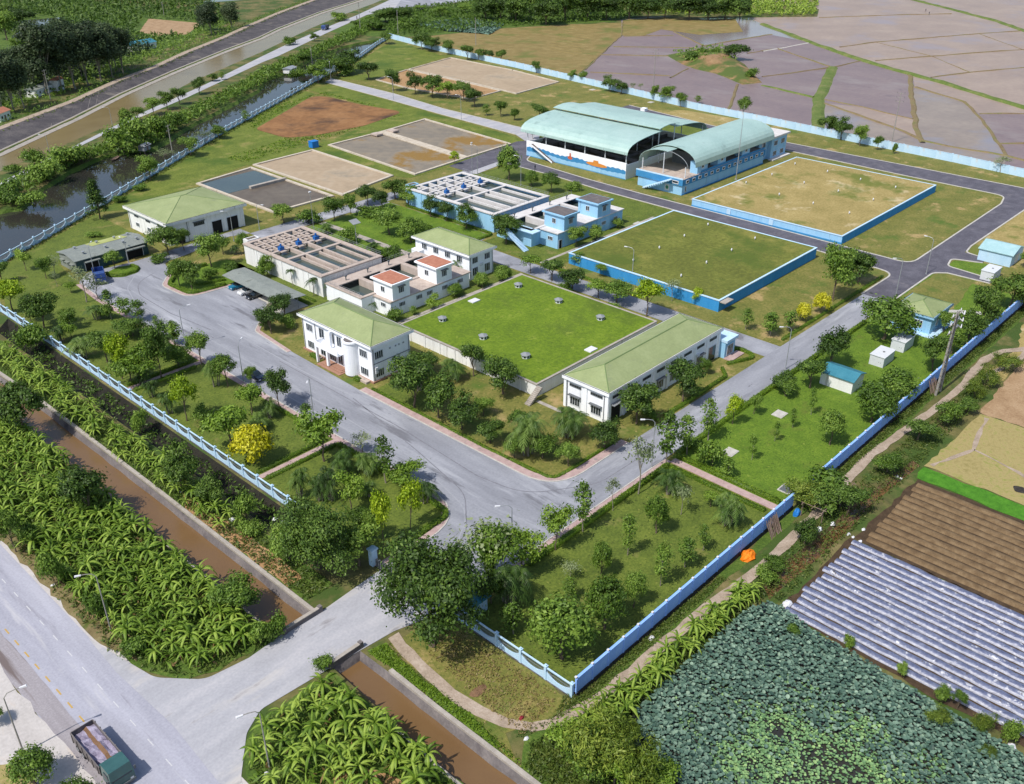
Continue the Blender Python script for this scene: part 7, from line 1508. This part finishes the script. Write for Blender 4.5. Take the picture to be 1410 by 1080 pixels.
def grove(poly, n, mind, lab, grp, s=1.0, seed=1, key=None, ref=''):
    q = sample(poly, n, random.Random(seed), mind)
    if key: q.sort(key=key)
    for i, (x, y) in enumerate(q): banana(x, y, lab+(', %s from %s' % (ORD[i], ref) if key else ''), grp, s)
def banana_mass(poly, n, mind, lab, seed, s=1.0):
    """further banana plants of the grove, joined: those hidden deeper between the nearest ones"""
    rg = random.Random(seed); V, F, T = [], [], []; mats_ = [[(v.co.x,v.co.y,v.co.z) for v in m.vertices] for m in BL]; fcs = [tuple(f.vertices) for f in BL[0].polygons]; t0 = [.35,.75,.4]*7
    for x, y in sample(poly, n, rg, mind, 200):
        k = s*rg.uniform(.5,.95); nl = rg.randint(8,11); tn = rg.uniform(-.2,.2)
        for i in range(nl):
            up = i >= nl-2; M = Matrix.Translation((x,y,1.8*k)) @ Matrix.Rotation(i*2.4+rg.uniform(-.3,.3),4,'Z') @ Matrix.Rotation(-(.9+rg.uniform(0,.35)) if up else rg.uniform(-.45,.25),4,'Y') @ Matrix.Scale(k*rg.uniform(.8,1.1),4)
            b = len(V); V += [tuple(M @ Vector(q)) for q in mats_[rg.randrange(5)]]; F += [tuple(j+b for j in f) for f in fcs]; T += [min(1,max(0,q+tn)) for q in t0]
    me = bpy.data.meshes.new('banana_thicket'); me.from_pydata(V,[],F); me.materials.append(MATS['leaf_banana']); at = me.attributes.new('tint','FLOAT','POINT'); at.data.foreach_set('value',T); me.update()
    return tag(put('banana_thicket', me), lab, 'banana plants', kind='stuff')
banana_mass([(-31,47),(-29.6,38.5),(-26.5,35),(-18.0,34.6),(-18.0,118),(-23,122),(-31.4,90)],260,1.2,'further banana plants crowding the highway grove',91)
banana_mass([(-30,19.5),(-27.5,22.6),(-17.8,22.4),(-17.6,12),(-18,-8),(-34,-8),(-33,14)],70,1.1,'further banana plants crowding the near plot',92,1.05)
banana_mass([(-3,-3.6),(3,-4.0),(30,-5.1),(30,-6.8),(12,-6.6),(2,-6.6),(-2,-6.6)],45,.8,'further banana plants beside the lotus pond',93,.9)
banana_mass([(-11,55),(-7.2,55),(-6.6,140),(-11.6,140)],90,1.2,'further banana plants on the canal strip',94,.95)
mass('young_banana_undergrowth',[(-31.4,48),(-29.8,38),(-26.5,34.6),(-18,34.2),(-17.8,120),(-23,124),(-31.8,90)],300,1.2,'leaf_banana','young banana shoots filling the gaps of the highway grove','banana shoots',1.3,9,61,.9,asp=.2,spread=.8)
mass('young_banana_undergrowth',[(-30,19.5),(-27.5,22.6),(-17.6,22.4),(-17.4,12),(-17.8,-8),(-34,-8),(-33,14)],90,1.1,'leaf_banana','young banana shoots filling the near plot','banana shoots',1.2,9,62,.9,asp=.2,spread=.8)
mass('dead_banana_leaves',[(-31.4,48),(-29.8,38),(-26.5,34.6),(-18,34.2),(-17.8,120),(-31.8,90)],240,1.0,'leaf_brown','brown dead leaves hanging in the highway banana grove','dead leaves',1.1,3,63,1.2,asp=.2)
mass('dead_banana_leaves',[(-30,19.5),(-27.5,22.6),(-17.6,22.4),(-17.8,-8),(-34,-8)],70,1.0,'leaf_brown','brown dead leaves in the near banana plot','dead leaves',1.1,3,64,1.0,asp=.2)
mass('ditch_plants',[(-5.4,50),(-1.6,50),(-1.6,150),(-5.2,150)],380,.8,'leaf_dark','dark water weeds and creepers in the ditch before the fence','water weeds',.6,7,65,.4,z=-.9,asp=.4)
grove([(-31,47),(-29.6,38.5),(-26.5,35),(-18.2,34.6),(-18.2,118),(-23,122),(-31.4,90)], 168, 1.85, 'banana plant in the dense grove between highway and brown canal', 'banana plants of the highway grove', 1.0, 3)
grove([(-30,19.5),(-27.5,22.6),(-18,22.4),(-17.6,12),(-18,-8),(-34,-8),(-33,14)], 66, 1.45, 'banana plant in the near plot at the bottom of the photo', 'banana plants of the near plot', 1.05, 4)
grove([(-3,-3.4),(3,-3.8),(29,-4.9),(29,-6.6),(12,-6.6),(2,-6.6),(-2,-6.6)], 30, 1.2, 'banana plant in the row between dirt path and lotus pond', 'banana plants beside the lotus pond', .85, 5, byu, 'the bottom')
grove([(-11,60),(-7.2,60),(-7.2,135),(-11.6,135)], 40, 1.8, 'banana plant on the strip between canal wall and dark ditch', 'banana plants on the canal strip', .95, 6, byv, 'the gate')
# ---- far banana rows and undergrowth, which read as one mass
pe = [(26,231.5),(43.3,243.0),(60.2,257.4),(83.6,265.8),(91,262.0),(113.3,280.2),(170,318.4),(203,344.2),(264,381),(300,404),(340,438)]
bank = offset(pe, .2)+offset(pe, 9.0)[::-1]
mass('far_banana_row', bank, 1300, 2.9, 'leaf_mid', 'dense row of banana plants between canal road and pond', 'banana plants', 1.7, 9, 3, 1.3)
mass('far_banana_field', [(180,440),(290,522),(330,640),(260,700),(180,700),(130,600),(170,520),(150,450)], 2200, 3.6, 'leaf_dark', 'mass of far banana plants and scrub beyond the big canal', 'banana plants', 2.6, 8, 4, 2.2)
mass('far_banana_field', [(514,275),(542.6,251),(577,266),(700,330),(640,400),(560,400),(480,330)], 1500, 3.6, 'leaf_banana', 'bright banana patch at the top edge beside the paddies', 'banana plants', 2.6, 8, 5, 2.2)
mass('far_scrub', [(302,388),(345,436),(382,470),(470,462),(560,430),(500,330),(440,335),(372,364),(325,376)], 2600, 2.2, 'leaf_mid', 'rough green scrub around the far square', 'scrub', 1.9, 8, 6, 1.8)
mass('far_scrub', [(30,310),(100,362),(170,410),(245,462),(280,500),(250,520),(170,470),(100,430),(0,360)], 1500, 2.4, 'leaf_mid', 'undergrowth behind the canal embankment', 'scrub', 1.5, 8, 7, 1.8)
mass('slope_weeds', offset(E2, -2.2)+offset(E2, -.1)[::-1], 380, .7, 'leaf_weed', 'weeds hanging over the top of the concrete canal slope', 'weeds', .8, 7, 72, .6, z=1.6)
mass('crest_scrub', offset(E2, 3.4)+offset(E2, 6.5)[::-1], 620, 2.2, 'leaf_mid', 'scrub along the crest of the canal embankment', 'scrub', 1.0, 7, 71, 1.0, z=1.2)
mass('mound_scrub', [(362,236),(386,233),(396,227),(382,214),(366,200),(352,206),(345,216)], 130, 1.6, 'leaf_mid', 'green scrub covering the far side of the earth mound', 'scrub', 1.4, 8, 73, 1.2, z=1.4)
mass('grove_undergrowth', [(60,346),(90,364),(150,410),(192,442),(178,474),(120,444),(56,396)], 620, 6.0, 'leaf_euca', 'dark undergrowth beneath the tall grove beyond the canal', 'undergrowth', 1.7, 10, 74, 1.6, asp=.5, spread=1.6)
mass('far_lotus', [(345,411),(381,409),(382,372),(347,350),(338,380)], 1400, .8, 'leaf_lotus', 'far blue-green lotus patch in the scrub', 'lotus', 1.4, 3, 8, .8, asp=.9, updir=2.0)
weeds = [([(-33,47),(-31,39),(-28.5,35),(-24,33.2),(-18.2,33.4),(-18.2,120),(-24,124),(-32.4,90)],2600,.6,'leaf_weed','low weeds under the highway banana grove',.5),
 ([(-11,36),(-7,36),(-6.8,75),(-7,140),(-11.8,140)],2200,.5,'leaf_weed','weeds on the strip beside the dark ditch',.45),
 ([(-11,-4),(-9.9,8),(-10,16),(-9,22),(-11.3,22.6)],900,.35,'leaf_hedge','lush grass verge beside the near canal',.35),
 ([(-8,0.5),(-6.6,17),(-1,19.5),(-0.7,1)],420,.25,'leaf_dry','dry grass tufts before the front corner fence',.35),
 ([(-8.5,0.6),(-4,-.6),(-.5,.5),(30,-1.0),(30,-1.9),(0,-1.6)],1000,.35,'leaf_weed','weeds at the foot of the blue wall',.35),
 ([(-11,-30),(-11,-3),(-8,-1.2),(0,-3.4),(31,-5),(31,-7.5),(3,-6.6),(0,-9),(-3,-16)],2600,.5,'leaf_weed','weeds between dirt path and lotus pond',.45),
 ([(31,-5.2),(75,-5),(110,-6),(110,-9),(76,-9.8),(60,-9.6),(31,-9.8)],1000,.45,'leaf_weed','weeds along the field ditch',.45),
 ([(-30.5,20),(-27,23),(-17.2,22.8),(-17.4,-8),(-34,-8),(-33.4,14)],1100,.4,'leaf_weed','sparse weeds in the near banana plot',.4),
 ([(52,-1),(172,-1.2),(172,-2.6),(52,-2)],1500,.35,'leaf_weed','weeds outside the far stretch of blue wall',.4),
 ([(12,190),(53,218),(120,264),(196,313),(250,347),(298,384),(296,381),(250,343.5),(196,309),(120,260),(53,214),(12,187)],1500,.5,'leaf_weed','rough grass along the pond fence',.6),
 ([(101,222),(182,236),(186,292),(150,284),(128,262),(128,238),(100,232)],2600,.35,'leaf_hedge','rough grass around the brown sludge pit',.6)]
for i,(pl,n,h,m,lab,sz) in enumerate(weeds): mass('weeds', pl, n, h, m, lab, 'weeds', sz, 6, 40+i, .25, asp=.35, spread=.45)
# ---- lotus leaves on the pond
LP = [(-11,-60),(25.8,-60),(26.4,-41),(27.6,-27),(28.6,-15),(29.8,-10.2),(29.6,-8.8),(26,-7.4),(12.5,-6.9),(3.2,-6.9),(0.6,-9.4),(-1.6,-16)]
def lotus(name, pts, rs, m, lab, r0, zr):
    n = len(pts); P = np.array(pts); k = 7; ang = np.arange(k)*2*PI/k; R = r0*rs.uniform(.6,1.25,n); Zc = rs.uniform(zr[0],zr[1],n)
    tx, ty = rs.normal(size=n)*.24, rs.normal(size=n)*.24; V = np.zeros((n,k+1,3)); V[:,k,:2] = P; V[:,k,2] = Zc-.05
    for j in range(k):
        dx, dy = np.cos(ang[j]+P[:,0])*R, np.sin(ang[j]+P[:,0])*R; V[:,j,0] = P[:,0]+dx; V[:,j,1] = P[:,1]+dy; V[:,j,2] = Zc+dx*tx+dy*ty
    F = [(i*(k+1)+j, i*(k+1)+(j+1)%k, i*(k+1)+k) for i in range(n) for j in range(k)]
    me = bpy.data.meshes.new(name); me.from_pydata(V.reshape(-1,3).tolist(),[],F); me.materials.append(MATS[m])
    at = me.attributes.new('tint','FLOAT','POINT'); at.data.foreach_set('value',np.repeat(np.clip(rs.normal(.5,.2,n),0,1),k+1).astype(np.float32)); me.update()
    o = put(name, me); tag(o, lab, 'lotus', kind='stuff'); return o
rs_ = np.random.RandomState(9); allp = sample(LP, 30000, random.Random(9), .195, 6)
gd = lambda p: math.hypot(p[0]-9, (p[1]+27)*.8)+1.6*math.sin(p[0]*.9)+1.3*math.sin(p[1]*.8+1)
allp = [p for p in allp if not (gd(p) < 4.5 and rs_.rand() < .5)]
green = [p for p in allp if gd(p)+rs_.normal()*2.2 < 9.5]; gs = set(green)
lotus('lotus_leaves', [p for p in allp if p not in gs], rs_, 'leaf_lotus', 'dense blue-green lotus leaves filling the pond', .215, (.3,.95))
lotus('lotus_leaves', green, rs_, 'leaf_lotus_green', 'lighter green lotus leaves in the open part of the pond', .17, (.15,.5))
# ---- clipped hedges
def hedge(pl, w, h, lab, z=0.0, leaf=.2, m='leaf_hedge'):
    q = fillet(pl, 2.0, 5, False) if len(pl) > 2 else pl; C, N_ = [], []; rs = np.random.RandomState(len(pl)*7+int(abs(pl[0][0])*3)); core = ribbon(offset(q,-w*.42), w*.84, z, z+h*.92)
    for i in range(len(q)-1):
        a, b = np.array(q[i][:2]), np.array(q[i+1][:2]); d = b-a; L = np.linalg.norm(d); d = d/max(L,1e-6); n_ = np.array([-d[1],d[0]]); k = int(L*(w+2*h)*55)+2
        s = rs.uniform(0,L,k); c = rs.uniform(-h,w+h,k); off = np.where(c<0,-w/2,np.where(c>w,w/2,c-w/2)); zz = np.where(c<0,h+c,np.where(c>w,h-(c-w),h))
        P = a+np.outer(s,d)+np.outer(off,n_); C.append(np.c_[P,z+zz]+rs.normal(size=(k,3))*.05); N_.append(np.where((c<0)[:,None],np.r_[-n_,.3],np.where((c>w)[:,None],np.r_[n_,.3],np.array([0,0,1.])))+rs.normal(size=(k,3))*.5)
    C = np.concatenate(C); N_ = np.concatenate(N_); me = quads('hedge', C, N_, leaf*rs.uniform(.7,1.3,len(C)), .6, np.clip(rs.normal(.5,.2,len(C)),0,1), [m,m], (core.v, core.f))
    return tag(put('hedge', me), lab, 'hedge')
hedge([(14,19.4),(47.6,19.6)],.8,.7,'clipped hedge between the near lawn and the entrance road pavement')
hedge([(47.4,19),(47.2,2)],.7,.6,'clipped hedge on the near side of the path by the bright lawn'); hedge([(50.6,1.5),(50.8,20)],.8,.7,'clipped hedge on the bright lawn side of the path')
hedge([(51.4,20.4),(100,20.6),(121,20.6)],.8,.7,'long clipped hedge between the bright lawn and the concrete road')
hedge([(4,35.4),(14.6,35.6),(15.4,44),(15.4,63)],.8,.7,'bright clipped hedge rounding the lawn corner at the entrance') ; hedge([(1.5,63.4),(15,63.4)],.6,.55,'dark clipped hedge on the gate side of the near garden path'); hedge([(1.5,65.9),(15,65.9)],.6,.55,'dark clipped hedge on the far side of the near garden path')
hedge([(1.5,105.4),(14,105.4)],.6,.55,'dark clipped hedge before the far garden path'); hedge([(1.5,108.2),(15.4,108.2),(15.4,128)],.6,.55,'dark clipped hedge behind the far garden path'); hedge([(15.6,68),(15.6,82)],.6,.5,'short clipped hedge by the main road kerb')
hedge([(31.6,74),(31.4,45),(32,30.4),(47,30.2)],.5,.4,'low clipped hedge edging the office lawn'); hedge([(58,28.9),(59,33)] ,.5,.5,'short clipped hedge by the workshop door'); hedge([(60,28.9),(80,29.0),(82.4,31.4)],.6,.6,'clipped hedge edging the bed before the workshop'); hedge([(84.6,31.6),(91,28.8),(92,33),(90.6,36)],.6,.6,'clipped hedge rounding the small lawn beside the annex')
hedge([(40.4,136.8),(32,137.8),(31.6,146.4),(36.4,151.6),(44,151)],.8,.8,'clipped hedge rounding the bed by the parking area'); hedge([(42,139.6),(36,141.6),(35.6,146.6)],.8,.6,'inner curved clipped hedge in the parking bed')
hedge([(46.9,114),(46.9,143)],.6,.6,'clipped hedge behind the carport'); hedge([(48.6,114),(48.6,137)],.5,.5,'second clipped hedge before the white clarifier')
hedge([(101.4,27.9+1.2),(136,28.9),(148,28.9)],.6,.5,'low clipped hedge between worn lawn and concrete road')
hedge([(31.9,78.0),(31.9,79.4)],.9,.75,'short planter hedge right of the office tower') ; hedge([(32.2,90.8),(32.2,93.4)],.9,.75,'short planter hedge left of the office steps')
hedge([(99.8,64),(99.9,88)],.6,.5,'low hedge on the lane side of the olive reservoir'); hedge([(101,115.6),(106.8,115.6),(107,150)],.6,.6,'clipped hedge along the sky blue clarifier')
isl = [(24.6,160.4),(26.8,158.6),(30.4,158.8),(32.4,161),(32.0,164.2),(28.6,165.4),(25.4,164)]
t = struct(MB().prism(fillet(isl,2),.0,.18).obj('traffic_island','lush')); hedge(fillet([(25.0,163.4),(24.8,160.8),(27.0,159.2),(30.2,159.4),(31.8,161.2),(31.4,163.8)],1.2,4,False),.7,.7,'curved hedge round the traffic island before the shed')
